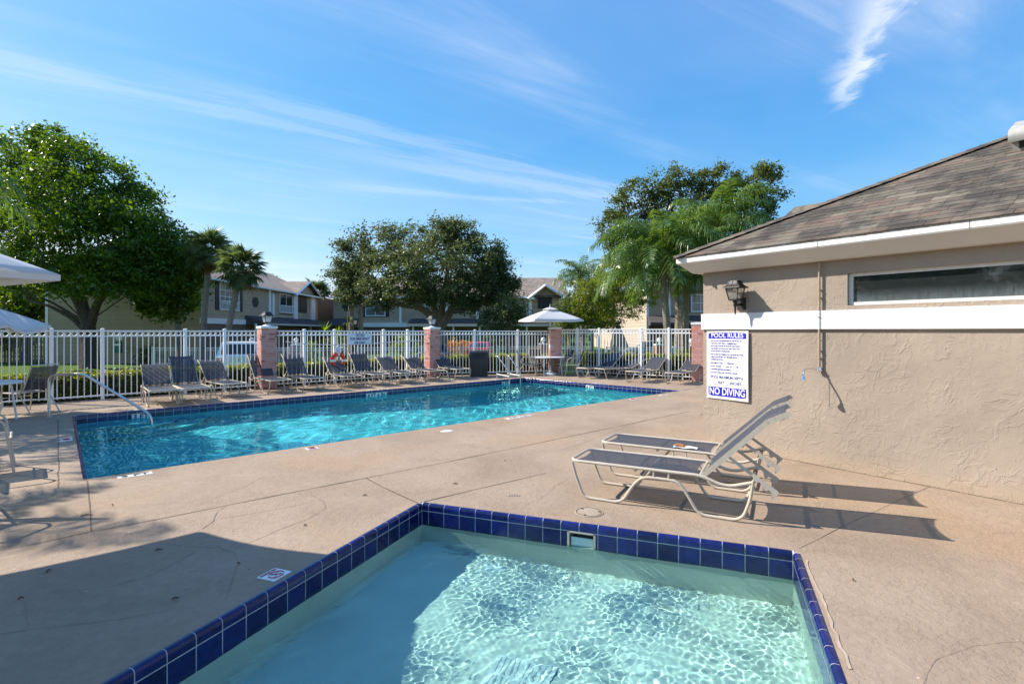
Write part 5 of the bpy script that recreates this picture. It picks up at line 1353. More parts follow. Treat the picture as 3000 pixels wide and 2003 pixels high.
tree('spreading_tree', 'large spreading green tree at the left before the tan building', B1, L1, bl, 84, .60, .215, M_LF_FICUS, M_BARK, up=.5, aspect=.55)
# smaller tree beside it
B2 = G(528, 1075, GZ); d2 = B2.y
tree('leafy_tree', 'slim-trunked tree right of the large spreading tree', B2, [([B2, A(525, 1000, d2), A(518, 930, d2), A(505, 890, d2)], .20, .14), ([A(508, 900, d2), A(480, 850, d2), A(450, 800, d2)], .1, .04), ([A(508, 900, d2), A(530, 850, d2), A(550, 790, d2)], .1, .04)],
     [pxblob(u, v, r, d2, k) for (u, v, r, k) in ((450, 860, 62, 30), (530, 860, 52, 26), (490, 800, 70, 34), (560, 800, 45, 20), (400, 830, 45, 18), (545, 730, 55, 26), (440, 900, 30, 10), (505, 910, 35, 12), (585, 770, 40, 18))], 42, .5, .26, M_LF_FICUS, M_BARKL, up=.4, aspect=.55)
# trees far left behind the umbrellas
B3 = Vector((-37, 40, GZ)); d3 = 40
tree('bright_tree', 'sunlit yellow green tree behind the left umbrellas', B3, [([B3, B3 + Vector((.3, 0, 3)), B3 + Vector((1, 0, 5))], .3, .15), ([B3 + Vector((.3, 0, 3)), B3 + Vector((3, 0, 5))], .15, .06)],
     [pxblob(u, v, r, d3, k) for (u, v, r, k) in ((40, 900, 60, 30), (100, 880, 50, 26), (110, 940, 40, 20), (30, 960, 60, 30), (-20, 850, 70, 30), (150, 900, 30, 12))], 40, .6, .34, M_LF_BRIGHT, M_BARK, up=.3)
B3b = Vector((-42, 36, GZ))
tree('dark_tree', 'dark dense tree at the left edge behind the slatted screen', B3b, [([B3b, B3b + Vector((.3, 0, 3.5)), B3b + Vector((1, 0, 7))], .3, .12)],
     [(tuple(B3b + Vector(v)), (3, 2.5, 2.2), 60) for v in ((2, 0, 3), (4, -.5, 2), (0, 0, 6), (5, 1, 5))], 42, .6, .34, M_LF_FICUS, M_BARK)
# live oak in the middle
d4 = 33.0; B4 = Vector((AT(1290, 1000, d4).x, d4, GZ))
L4 = [([B4, A(1288, 1000, d4), A(1282, 960, d4)], .55, .46), ([A(1282, 965, d4), A(1262, 925, d4), A(1225, 900, d4), A(1165, 890, d4), A(1110, 870, d4)], .30, .11), ([A(1284, 960, d4), A(1275, 915, d4), A(1262, 870, d4), A(1235, 820, d4), A(1200, 770, d4)], .27, .09),
      ([A(1290, 960, d4), A(1318, 915, d4), A(1350, 870, d4), A(1385, 830, d4), A(1420, 780, d4)], .30, .10), ([A(1285, 950, d4), A(1300, 880, d4), A(1310, 800, d4), A(1310, 730, d4)], .25, .08)]
bl = [pxblob(u, v, r, d4, k, dd=dd) for (u, v, r, k, dd) in ((1040, 745, 62, 40, 0), (1010, 800, 45, 24, 0), (1030, 850, 50, 26, 0), (1110, 720, 70, 44, 0), (1110, 800, 70, 40, -2), (1190, 720, 65, 40, 1), (1190, 800, 85, 50, -3), (1120, 865, 45, 20, -1), (1290, 690, 62, 40, 0), (1315, 665, 32, 18, 0), (1350, 700, 60, 36, 0), (1280, 780, 95, 54, -3), (1380, 770, 80, 48, -1), (1430, 740, 50, 28, 0), (1455, 790, 50, 30, 0), (1440, 840, 65, 40, 0), (1370, 850, 60, 34, -1.5), (1480, 835, 32, 16, 0), (1300, 850, 55, 24, -2.5), (1220, 850, 45, 18, -2.5), (1410, 890, 40, 20, -.5), (1470, 870, 38, 18, 0))]
tree('live_oak', 'broad dark oak with forked trunk in the middle behind the fence', B4, L4, bl, 85, .46, .175, M_LF_OAK, M_BARKL, up=.45, aspect=.5)
# small tree beside the gabled house
d5 = 30.0; B5 = Vector((AT(1490, 1000, d5).x, d5, GZ))
tree('small_tree', 'small bushy tree left of the gabled house', B5, [([B5, A(1488, 960, d5), A(1492, 910, d5)], .10, .05), ([B5 + Vector((0, 0, 1)), A(1470, 930, d5)], .07, .03)],
     [pxblob(u, v, r, d5, k) for (u, v, r, k) in ((1490, 900, 32, 22), (1470, 935, 38, 26), (1515, 925, 34, 22), (1520, 890, 24, 12), (1445, 945, 30, 16), (1500, 955, 30, 16), (1420, 935, 22, 10))], 34, .36, .16, M_LF_OAK, M_BARKL)
# tall open tree behind the palms at the right
d6 = 36.0; B6 = Vector((AT(1990, 1000, d6).x, d6, GZ))
L6 = [([B6, A(1992, 900, d6), A(1985, 800, d6)], .4, .28), ([A(1985, 810, d6), A(1900, 700, d6), A(1830, 640, d6)], .2, .07), ([A(1985, 800, d6), A(2000, 680, d6), A(1990, 560, d6)], .22, .06), ([A(1988, 800, d6), A(2080, 690, d6), A(2180, 600, d6), A(2250, 550, d6)], .22, .06)]
bl = [pxblob(u, v, r, d6, k, dd=dd) for (u, v, r, k, dd) in ((1790, 670, 42, 24, 0), (1815, 615, 38, 20, 0), (1865, 565, 45, 24, 0), (1935, 545, 42, 24, 0), (1980, 520, 36, 18, 0), (2035, 560, 50, 28, 0), (2060, 530, 34, 16, 0), (2120, 520, 45, 24, 0), (2170, 560, 55, 30, 0), (2225, 520, 45, 24, 0), (2265, 510, 26, 12, 0), (2265, 580, 35, 18, 0), (2215, 610, 50, 26, 0), (2150, 640, 50, 24, 0), (1850, 690, 50, 24, 0), (1930, 640, 60, 30, 1), (2050, 650, 60, 30, 1), (1800, 730, 34, 14, 0), (2240, 650, 36, 14, 0), (1960, 740, 70, 44, 1), (2090, 740, 60, 36, 1), (1870, 760, 60, 34, 1), (1900, 680, 55, 30, 0), (2020, 700, 60, 34, 0), (1940, 600, 45, 22, 0), (2110, 590, 50, 26, 0))]
tree('open_crowned_tree', 'tall open crowned tree behind the feathery palms', B6, L6, bl, 58, .46, .20, M_LF_TR, M_BARKL, up=.4, aspect=.48)
# feathery yellow-green trees
for k_, (u, d, lab, spec) in enumerate(((1797, 33.0, 'yellow green feathery tree with thin straight trunk before the sunlit siding', ((1760, 850, 44, 36), (1800, 820, 52, 44), (1845, 840, 50, 40), (1790, 880, 50, 40), (1850, 890, 46, 34), (1830, 790, 44, 32), (1885, 860, 44, 30), (1760, 900, 40, 26))),
                          (1735, 31.0, 'weeping yellow green tree beside the small palm', ((1722, 850, 36, 30), (1745, 900, 40, 32), (1725, 930, 36, 26), (1755, 830, 38, 28), (1690, 905, 26, 18), (1770, 935, 32, 20), (1675, 930, 24, 14))))):
    Bx = Vector((AT(u, 1000, d).x, d, GZ))
    tree('feathery_tree', lab, Bx, [([Bx, A(u, 950, d), A(u + 3, 870, d)], .12, .06)], [pxblob(a_, v_, r_, d, k2) for (a_, v_, r_, k2) in spec], 44, .36, .17, M_LF_FEATH, M_BARKL, up=.05, aspect=.28, droop=1.2)
Bx = Vector((AT(1668, 1000, 38).x, 38, GZ)); tree('leafy_tree', 'rounded green tree filling the space behind the far umbrella', Bx, [([Bx, A(1668, 960, 38), A(1670, 900, 38)], .12, .06)], [pxblob(a_, v_, r_, 38, k2) for (a_, v_, r_, k2) in ((1665, 905, 34, 26), (1695, 865, 38, 30), (1655, 940, 30, 20), (1715, 905, 42, 30), (1765, 870, 42, 30), (1740, 940, 40, 24), (1690, 950, 36, 22), (1790, 930, 40, 24))], 46, .42, .19, M_LF_TR, M_BARKL)
# far greenery between and behind the houses
def bush(name, label, c, rad, n, dens, leaf, lm, cr=.4, cat='bush', stem=True):
    t = thing(name, label, cat, c); C = clumps([((0, 0, rad[2] * .9), rad, n)], dens, cr, shell=.45); co, q = leaf_arrays(C, leaf, .35, .5)
    link(bpy.data.objects.new('foliage', mesh_np('foliage', co, q, lm)), t)
    if stem:
        b = MB()
        for k in range(4): a = k * 1.6; b.tube([(0.05 * math.cos(a), .05 * math.sin(a), 0), (rad[0] * .4 * math.cos(a), rad[1] * .4 * math.sin(a), rad[2] * .9)], .03, 5)
        b.obj('stem', M_BARK, t)
    return t
def at_ground(u, d): return Vector(((u - 1500) / F * d, d, GZ))
bush('distant_tree', 'bright yellow green bush glowing between the two tan houses', at_ground(945, 70), (3.2, 2, 3.0), 60, 40, .4, M_LF_BRIGHT, .6, cat='tree')
bush('distant_tree', 'narrow pointed tree rising behind the left house roof', at_ground(812, 75), (2.0, 1.6, 5.2), 60, 40, .4, M_LF_FICUS, .6, cat='tree')
bush('distant_tree', 'dark round tree top just above the left house ridge', at_ground(770, 78), (2.6, 2, 4.6), 60, 40, .4, M_LF_OAK, .6, cat='tree')
bush('distant_tree', 'dark green hedge-like tree right of the gabled house', at_ground(1672, 52), (1.3, 1.5, 2.6), 60, 36, .3, M_LF_FICUS, .5, cat='tree')
for k_, (u, d, r_, z_) in enumerate(((1660, 90, 5, 4.2), (2080, 75, 9, 5.5), (1900, 80, 6, 4.5), (-250, 60, 9, 6), (60, 75, 8, 6))):
    bush('distant_tree', ('pale tree far off beside the gabled house', 'wide dark tree far behind the feathery palms', 'dark tree far behind the sunlit siding', 'wide dark tree beyond the left edge', 'dark tree far behind the slatted screen')[k_], at_ground(u, d), (r_, 4, z_), 90, 44, .5, M_LF_OAK if k_ % 2 else M_LF_FICUS, .9, cat='tree')
for k_, c_ in enumerate(((-23, -6, 0), (-22, 1.5, 0))):  # out-of-view trees added to darken the pool house window reflection
    c_ = Vector(c_); tree('leafy_tree', ('unseen tree added behind the camera for the window reflection', 'unseen tree added left of the deck for the window reflection', 'unseen tree added far behind the camera for the window reflection')[k_], c_, [([c_, c_ + Vector((.2, 0, 2.5)), c_ + Vector((.5, .3, 5))], .3, .12)], [(tuple(c_ + Vector(v)), (2.8, 2.8, 2.2), 40) for v in ((0, -1.5, 4.5), (0, 1.5, 4.2), (.5, 0, 6.2), (-1, 0, 5), (0, 3, 3.2), (0, -3, 3.4))], 34, .6, .36, M_LF_FICUS, M_BARK)
# garden plants along the houses
for (u, d, s, m_, lab) in ((1313, 41, 1.1, M_LF_CROTON, 'yellow orange croton bush seen through the fence right of the second pillar'), (1362, 44, 1.0, M_LF_CROTON, 'red orange croton bush behind the red car'), (905, 36, .9, M_LF_BRIGHT, 'light green clipped bush behind the fence left of the notice sign'),
                           (1180, 42, 1.3, M_LF_BRIGHT, 'bright leafy shrub at the foot of the oak'), (985, 44, 1.2, M_LF_FICUS, 'dark shrub below the house corner window'), (440, 34.5, .8, M_LF_OAK, 'round dark shrub against the tan side wall'), (2035, 22, 1.0, M_LF_FICUS, 'dark shrub beside the palm trunks near the pool house'),
                           (1960, 40, 1.2, M_LF_BRIGHT, 'bright green shrub behind the palm trunk'), (1430, 47, 1.4, M_LF_OAK, 'dark shrub before the far house porch')):
    bush('shrub', lab, at_ground(u, d), (s, s * .8, s * .8), 30, 34, .16, m_, .28)
def yucca(label, c, h, lean=0.0):
    t = thing('yucca_plant', label, 'plant', c); b = MB(); b.tube([(0, 0, 0), (lean * .5, 0, h * .5), (lean, 0, h)], [.07, .06, .05], 7); b.obj('stem', M_BARKL, t)
    rr = random.Random(int(c[0] * 50)); vs = []; fs = []
    for (cx, cz, n, L) in ((lean, h, 34, .75), (lean * .5 + .1, h * .62, 22, .55)):
        for k in range(n):
            a = rr.uniform(0, 6.28); e = rr.uniform(-.3, 1.35); dv = Vector((math.cos(a) * math.cos(e), math.sin(a) * math.cos(e), math.sin(e))); sd = dv.cross(Vector((0, 0, 1))).normalized() * .035
            p0 = Vector((cx, 0, cz)); p1 = p0 + dv * L * .55; p2 = p0 + dv * L + Vector((0, 0, -.12 * (1 - math.sin(e)))); o = len(vs); vs += [p0 - sd * .5, p0 + sd * .5, p1 + sd, p1 - sd, p2]; fs += [(o, o + 1, o + 2, o + 3), (o + 3, o + 2, o + 4)]
    b = MB(); b.add(vs, fs); b.obj('leaves', M_LF_BRIGHT, t)
yucca('tall spiky yucca before the dark octagon window of the middle house', at_ground(1012, 38), 4.6, .3); yucca('yucca with pale flower spike behind the fence near the left house', at_ground(950, 33), 2.2); yucca('short yucca between the fence and the middle house', at_ground(1000, 35), 1.9, -.2)

# palms -------------------------------------------------------------------
def frond_mesh(name, L, e0, drop, seed, leaflet=.55, nl=46, material=None):
    """pinnate frond leaving the crown along +x, bending down"""
    rr = random.Random(seed); P = []; n = 14; p = Vector((0, 0, 0)); e = e0
    for i in range(n + 1):
        P.append(p.copy()); e -= drop / n * (0.4 + 1.2 * i / n); p = p + Vector((math.cos(e), 0, math.sin(e))) * (L / n)
    vs = []; fs = []
    b = MB(); b.tube(P, [.028 * (1 - .85 * i / n) for i in range(n + 1)], 5)
    for s in (-1, 1):
        for k in range(nl):
            f = .16 + .84 * k / nl; x = f * n; i = min(int(x), n - 1); c = P[i].lerp(P[i + 1], x - i); tg = (P[i + 1] - P[i]).normalized(); nr = Vector((-tg.z, 0, tg.x))
            ll = leaflet * math.sin(math.pi * (.18 + .80 * f)) ** .6 * rr.uniform(.8, 1.15); up_ = rr.uniform(-.25, .55)
            dv = (Vector((0, s, 0)) * .85 + tg * rr.uniform(.35, .75) + nr * up_).normalized()
            mid_ = c + dv * ll * .5 + Vector((0, 0, -.05 * ll)); end = c + dv * ll * .85 + Vector((0, 0, -ll * rr.uniform(.35, .7))); wv_ = tg * .020
            o = len(vs); vs += [c - wv_ * .6, c + wv_ * .6, mid_ + wv_, mid_ - wv_, end]; fs += [(o, o + 1, o + 2, o + 3), (o + 3, o + 2, o + 4)]
    b.add(vs, fs); return b.mesh(name, material)
FRONDS = [frond_mesh('frond', 2.9, R(e0), R(dr), sd, leaflet=.78, nl=56, material=M_PALM) for e0, dr, sd in ((78, 95, 1), (60, 110, 2), (45, 110, 3), (25, 100, 4), (5, 75, 5))]
def queen_palm(label, base, top, r, scale, nf, seed, group='feather palms', skirt=True):
    t = thing('feather_palm', label, 'palm tree', base, group=group); rr = random.Random(seed); o = Vector(base); H_ = Vector(top) - o
    b = MB(); pts = catmull([(0, 0, 0), (H_.x * .3, H_.y * .3, H_.z * .4), (H_.x * .8, H_.y * .8, H_.z * .75), tuple(H_)], 6); b.tube(pts, [r * (1.25 - .45 * i / (len(pts) - 1)) + .006 * (i % 2) for i in range(len(pts))], 10); b.obj('trunk', M_BARKP, t, smooth=True)
    b = MB(); b.lathe([(r * .8, -.5), (r * 1.15, -.2), (r * .9, .1), (r * .4, .4), (.01, .7)], 10, Matrix.Translation(H_)); b.obj('crownshaft', mat('leaf_base_fibre', (.10, .075, .03), .9, var=.4, vscale=12), t, smooth=True)
    for k in range(nf):
        v_ = (k * 5 // nf); a = k * 2.399 + rr.uniform(-.2, .2)
        inst('frond', FRONDS[v_], t, tuple(H_ + Vector((0, 0, .05))), (rr.uniform(-.15, .15), rr.uniform(-.12, .12), a), (scale * rr.uniform(.85, 1.1),) * 3)
    if skirt:
        b = MB()
        for k in range(7):
            a = rr.uniform(0, 6.28); L = rr.uniform(.7, 1.5) * scale; b.tube([(H_.x + r * math.cos(a), H_.y + r * math.sin(a), H_.z - .1), (H_.x + (r + .25) * math.cos(a), H_.y + (r + .25) * math.sin(a), H_.z - .3), (H_.x + (r + .22) * math.cos(a), H_.y + (r + .22) * math.sin(a), H_.z - .3 - L)], [.03, .05, .01], 4)
        b.obj('dead_sheath', M_DEADFROND, t)
    return t
dq = 23.5; queen_palm('feathery palm with pale grey trunk, the most prominent near the pool house', Vector((AT(1960, 1000, dq).x, dq, GZ + .2)), AT(1942, 765, dq), .15, 1.25, 44, 4)
dq = 25.5; queen_palm('second feathery palm, its dark trunk right of the prominent one', Vector((AT(2004, 1000, dq).x, dq, GZ + .2)), AT(2012, 800, dq), .17, 1.1, 34, 9)
dq = 27.0; queen_palm('feathery palm whose crown rises over the pool house eave', Vector((AT(2110, 1000, dq).x, dq, GZ)), AT(2105, 690, dq), .16, 1.25, 36, 14)
dq = 40.0; queen_palm('small slender palm beside the gabled house', Vector((AT(1710, 1000, dq).x, dq, GZ)), AT(1700, 815, dq), .17, .85, 24, 21)
queen_palm('palm beyond the left edge whose frond tips hang into view', Vector((-11.7, 9.3, 0)), Vector((-11.6, 9.2, 3.95)), .14, 1.0, 20, 33)
queen_palm('palm outside the left edge shading the deck', Vector((-11.6, 5.6, 0)), Vector((-11.5, 5.5, 4.1)), .13, .9, 16, 41)
def fan_mesh(name, seed, material, rad=.85):
    rr = random.Random(seed); b = MB(); b.tube([(0, 0, 0), (.45, 0, .06), (.85, 0, .04)], [.02, .014, .01], 4); vs = []; fs = []; n = 30
    for k in range(n):
        a = (k / (n - 1) - .5) * R(250); fold = .22 * (1 - abs(a) / R(125)); L = rad * rr.uniform(.82, 1.08) * (1 - .25 * abs(a) / R(125))
        dv = Vector((math.cos(a), math.sin(a), -.10 - .25 * abs(math.sin(a)))); sd = Vector((-math.sin(a), math.cos(a), 0)) * .042; p0 = Vector((.83, 0, .04)); p1 = p0 + dv * L * .55; p2 = p0 + dv * L + Vector((0, 0, -.22 * rr.random() - .05)); o = len(vs)
        vs += [p0, p1 + sd + Vector((0, 0, .03)), p1 - sd - Vector((0, 0, .03)), p2]; fs += [(o, o + 1, o + 2), (o + 2, o + 1, o + 3)]
    b.add(vs, fs); return b.mesh(name, material)
FANS = [fan_mesh('fan_frond', k, M_SABAL) for k in range(4)]; DFANS = [fan_mesh('dead_fan_frond', 9 + k, M_DEADFROND, .7) for k in range(2)]
def sabal(label, base, top, scale, seed, n=34, r=.15, dead=5):
    t = thing('fan_palm', label, 'palm tree', base, group='fan palms'); rr = random.Random(seed); H_ = Vector(top) - Vector(base)
    b = MB(); pts = catmull([(0, 0, 0), (H_.x * .35, H_.y * .35, H_.z * .4), tuple(H_)], 8); b.tube(pts, [r * (1.1 - .15 * i / (len(pts) - 1)) for i in range(len(pts))], 9); b.obj('trunk', M_BARKP, t, smooth=True)
    for k in range(n):
        e = R(80 - 125 * (k / n) + rr.uniform(-10, 10)); inst('frond', FANS[k % 4], t, tuple(H_), (rr.uniform(-.4, .4), -e, k * 2.399), (scale * rr.uniform(.85, 1.15),) * 3)
    for k in range(dead): inst('dead_frond', DFANS[k % 2], t, tuple(H_ - Vector((0, 0, .1))), (0, R(rr.uniform(45, 80)), rr.uniform(0, 6.28)), (scale * .85,) * 3)
    return t
dq = 30.0; sabal('fan palm with straight trunk beside the large spreading tree', Vector((AT(590, 1000, dq).x, dq, GZ)), AT(612, 742, dq), .95, 1, 36)
dq = 28.5; sabal('leaning fan palm before the shuttered window', Vector((AT(648, 1000, dq).x, dq, GZ)), AT(706, 790, dq), .92, 2, 38, dead=9)
dq = 62.0; sabal('distant fan palm behind the left house gable', Vector((AT(930, 1000, dq).x, dq, GZ)), AT(922, 862, dq), 1.35, 3, 30)
dq = 40.0; sabal('fan palm whose thick trunk stands left of the oak', Vector((AT(1030, 1000, dq).x, dq, GZ)), AT(1028, 820, dq), .85, 4, 26, r=.19); sabal('fan palm with rough trunk close left of the oak', Vector((AT(1058, 1000, dq).x, dq, GZ)), AT(1056, 800, dq), .85, 5, 26, r=.18)

# hedge ---------------------------------------------------------------------
def hedge(label, pts, w_, h0, h1, dens):
    t = thing('clipped_hedge', label, 'hedge', (0, 0, 0), group='clipped hedges behind the fence'); P = [Vector(p) for p in pts]; t.location = P[0]
    b = MB(); Cs = []; tot = sum((q - p).length for p, q in zip(P[:-1], P[1:])); acc = 0
    for p, q in zip(P[:-1], P[1:]):
        L = (q - p).length; d = (q - p) / L; nrm = Vector((-d.y, d.x, 0)); ha = h0 + (h1 - h0) * acc / tot; hb = h0 + (h1 - h0) * (acc + L) / tot; acc += L
        hw_ = w_ / 2 - .06; a0, a1, c0, c1 = p - nrm * hw_ - P[0], p + nrm * hw_ - P[0], q - nrm * hw_ - P[0], q + nrm * hw_ - P[0]
        b.add([P3(a0, -.1), P3(a1, -.1), P3(c1, -.1), P3(c0, -.1), P3(a0, ha - .07), P3(a1, ha - .07), P3(c1, hb - .07), P3(c0, hb - .07)], [(0, 3, 2, 1), (4, 5, 6, 7), (0, 1, 5, 4), (1, 2, 6, 5), (2, 3, 7, 6), (3, 0, 4, 7)])
        n = int(L * dens); s = RNG.random(n) * L; k = RNG.random(n); x = np.where(k < .38, RNG.uniform(-1, 1, n), np.where(k < .8, -1.0, 1.0)) * (w_ / 2 - .03 + RNG.normal(size=n) * .02)
        hh = ha + (hb - ha) * s / L; z = np.where(k < .38, hh - .03 + RNG.normal(size=n) * .03, RNG.uniform(0, 1, n) * hh)
        C = np.stack([p.x + d.x * s + nrm.x * x - P[0].x, p.y + d.y * s + nrm.y * x - P[0].y, z], -1); Cs.append(C)
    b.obj('core', mat('hedge_core', (.018, .026, .008), .95), t)
    co, q = leaf_arrays(np.concatenate(Cs), .075, .25, .6); link(bpy.data.objects.new('foliage', mesh_np('foliage', co, q, M_LF_HEDGE)), t)
    Tp = np.concatenate(Cs); Tp = Tp[RNG.random(len(Tp)) < .55].copy(); seg = Tp[:, 2].copy(); keep = seg > .40; Tp = Tp[keep]; Tp[:, 2] += np.abs(RNG.normal(size=len(Tp))) * .03  # upper leaves repeated in a lighter layer, sunlit look put into their colour
    co, q = leaf_arrays(Tp, .07, .6, .6); link(bpy.data.objects.new('new_growth', mesh_np('new_growth', co, q, M_LF_SUNTOP)), t); return t
def offs(p, q, k): d = (q - p).normalized(); return Vector((-d.y, d.x, 0)) * k
oL, oM, oR = offs(FL, C1, .85), offs(C2, C3, .85), offs(C3, C4, .85)
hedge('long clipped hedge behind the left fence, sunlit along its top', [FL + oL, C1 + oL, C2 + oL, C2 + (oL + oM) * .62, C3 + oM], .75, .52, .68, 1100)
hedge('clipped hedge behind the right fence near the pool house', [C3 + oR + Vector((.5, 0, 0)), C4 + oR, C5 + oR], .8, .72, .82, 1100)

# ------------------------------------------------------------------ houses
M_SIDE = mat('tan_lap_siding', (.42, .33, .235), .75, var=.08, vscale=1.5, obj_var=.05); M_SIDE2 = mat('pale_lap_siding', (.46, .38, .30), .75, var=.06, vscale=1.5, obj_var=.04)
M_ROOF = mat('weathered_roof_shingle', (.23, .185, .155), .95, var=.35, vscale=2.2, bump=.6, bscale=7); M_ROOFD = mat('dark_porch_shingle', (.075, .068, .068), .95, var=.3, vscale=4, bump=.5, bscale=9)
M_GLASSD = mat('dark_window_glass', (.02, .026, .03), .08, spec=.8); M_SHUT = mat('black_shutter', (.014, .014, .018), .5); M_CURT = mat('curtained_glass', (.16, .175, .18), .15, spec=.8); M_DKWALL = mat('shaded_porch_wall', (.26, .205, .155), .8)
def planks(parent, o, xd, nd, L, z0, z1, material, exp=.30, holes=()):
    """lap boards along xd on a wall facing nd; holes = (x0,x1,z0,z1) openings"""
    o = Vector(o); xd = Vector(xd); nd = Vector(nd); z = z0; M = frame(o, xd, nd, (0, 0, 1))
    b = MB(); b.box(0, 1, .0, .035, 0, .03); b.add([(0, .035, .0), (1, .035, 0), (1, .008, exp + .02), (0, .008, exp + .02)], [(0, 1, 2, 3)])
    b = MB(); b.add([(0, 0, 0), (1, 0, 0), (1, .036, 0), (0, .036, 0), (0, 0, 1), (1, 0, 1), (1, .010, 1), (0, .010, 1)], [(0, 3, 2, 1), (4, 5, 6, 7), (0, 1, 5, 4), (1, 2, 6, 5), (2, 3, 7, 6), (3, 0, 4, 7)]); me = b.mesh('siding_board', material)
    while z < z1 - .02:
        h = min(exp, z1 - z); segs = [(0, L)]
        for (a, c, hz0, hz1) in holes:
            if hz0 < z + h - .02 and hz1 > z + .02:
                ns_ = []
                for (p, q) in segs:
                    if c <= p or a >= q: ns_.append((p, q)); continue
                    if a - p > .02: ns_.append((p, a))
                    if q - c > .02: ns_.append((c, q))
                segs = ns_
        for (p, q) in segs: instM('siding_board', me, M @ Matrix.Translation((p, 0, z)) @ Matrix.Diagonal((q - p, 1, h - .004, 1)), parent)
        z += exp
def wbox(name, parent, o, xd, nd, x0, x1, y0, y1, z0, z1, m, **kw):
    b = MB(); b.box(x0, x1, y0, y1, z0, z1, frame(o, xd, nd, (0, 0, 1))); return b.obj(name, m, parent, **kw)
def window(parent, o, xd, nd, x0, x1, z0, z1, shutters=True, rail=False, muntin=(2, 3), glass=None, fw_=.10):
    b = MB(); M = frame(o, xd, nd, (0, 0, 1))
    b.box(x0 - fw_, x1 + fw_, .0, .07, z1, z1 + fw_, M); b.box(x0 - fw_, x1 + fw_, .0, .09, z0 - fw_, z0, M); b.box(x0 - fw_, x0, .0, .07, z0, z1, M); b.box(x1, x1 + fw_, 0, .07, z0, z1, M)
    w_ = b.obj('window', M_WHITE, parent)
    b = MB(); b.box(x0, x1, .0, .03, z0, z1, M); b.obj('pane', glass or M_CURT, w_)
    b = MB(); nx_, nz_ = muntin
    for i in range(1, nx_): x = x0 + (x1 - x0) * i / nx_; b.box(x - .03, x + .03, .03, .055, z0, z1, M)
    for i in range(1, nz_): z = z0 + (z1 - z0) * i / nz_; b.box(x0, x1, .03, .05, z - .025, z + .025, M)
    b.obj('muntin', M_WHITE, w_)
    if shutters:
        sw_ = (x1 - x0) * .2
        for (a, c) in ((x0 - fw_ - sw_, x0 - fw_ - .01), (x1 + fw_ + .01, x1 + fw_ + sw_)): wbox('shutter', parent, o, xd, nd, a, c, 0, .06, z0 - .1, z1 + .1, M_SHUT)
    if rail:
        b = MB(); b.box(x0 - .05, x1 + .05, .10, .14, z0 + .55, z0 + .62, M); b.box(x0 - .05, x1 + .05, .10, .14, z0 - .05, z0 + .02, M)
        n = int((x1 - x0) / .16)
        for i in range(n + 1): x = x0 + (x1 - x0) * i / n; b.box(x - .022, x + .022, .105, .135, z0, z0 + .58, M)
        b.obj('window_rail', M_WHITE, parent)
# left house: side wall facing us, front facing right
Y0, X0 = 35.8, -21.0
h1 = thing('tan_house', 'tan sided two storey house behind the large tree, with shuttered windows and brown roof', 'house', (0, 0, 0))
ey = Vector((0, 1, 0)); ex = Vector((1, 0, 0)); my = Vector((0, -1, 0)); mx = Vector((-1, 0, 0)); O1 = Vector((X0, Y0, 0))
wbox('wall_core', h1, O1, ey, ex, .06, 30, -10.6, -.02, GZ, 5.35, mat('house_core', (.16, .13, .10), .9))
planks(h1, (-31.6, Y0, 0), ex, my, 10.6, GZ + .6, 6.2, M_SIDE)
wbox('base_wall', h1, Vector((-31.6, Y0, 0)), ex, my, 0, 10.6, 0, .03, GZ - .1, 2.0, mat('tan_block_wall', (.40, .315, .225), .85, var=.08, vscale=1.2))
wbox('corner_board', h1, O1, ey, ex, -.06, .14, -.14, .05, 2.2, 5.3, M_WHITE); wbox('corner_board', h1, Vector((-31.75, Y0, 0)), ex, my, 0, .2, 0, .06, GZ, 5.3, M_WHITE)
def yu(u): return -X0 * F / (1500 - u) - Y0        # distance along the front for a photo column
fz0 = 2.5
holes = [(yu(640), yu(699), 3.18, 5.1), (yu(817), yu(856), 3.28, 5.0), (yu(873), yu(898), 3.55, 5.02)]
planks(h1, O1, ey, ex, 21.0, fz0, 5.4, M_SIDE, holes=holes)
window(h1, O1, ey, ex, yu(643), yu(697), 3.2, 5.05, True, True, (4, 4)); window(h1, O1, ey, ex, yu(819), yu(855), 3.35, 4.95, False, True, (2, 1), M_GLASSD)
wbox('dark_window', h1, O1, ey, ex, yu(873), yu(898), 0, .05, 3.55, 5.02, M_SHUT)
b = MB(); oc = [(.50 * math.cos(R(22.5 + 45 * k)), .44 * math.sin(R(22.5 + 45 * k))) for k in range(8)]; b.prism(oc, 0, .07, frame(O1 + ey * yu(747) + Vector((0, 0, 3.97)), ey, (0, 0, 1), ex)); b.obj('octagon_window', M_SHUT, h1)
for (a, c) in ((yu(783), yu(789)), (yu(857), yu(868)), (yu(908), yu(920))): wbox('trim_column', h1, O1, ey, ex, a, c, 0, .16, 2.35, 5.35, M_WHITE)
wbox('downspout', h1, O1, ey, ex, yu(794), yu(800), .02, .14, 2.4, 4.9, M_WHITE)
wbox('belly_band', h1, O1, ey, ex, -.3, yu(722), -.1, .10, 2.12, 2.5, M_WHITE)
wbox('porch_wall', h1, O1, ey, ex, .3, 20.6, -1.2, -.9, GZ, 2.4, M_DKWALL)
for u in (712, 880): wbox('porch_post', h1, O1, ey, ex, yu(u), yu(u) + .14, .9, 1.04, GZ, 2.2, M_WHITE)
window(h1, O1 + ex * -.88, ey, ex, 1.6, 3.4, .2, 1.9, True, False, (2, 2))
b = MB()
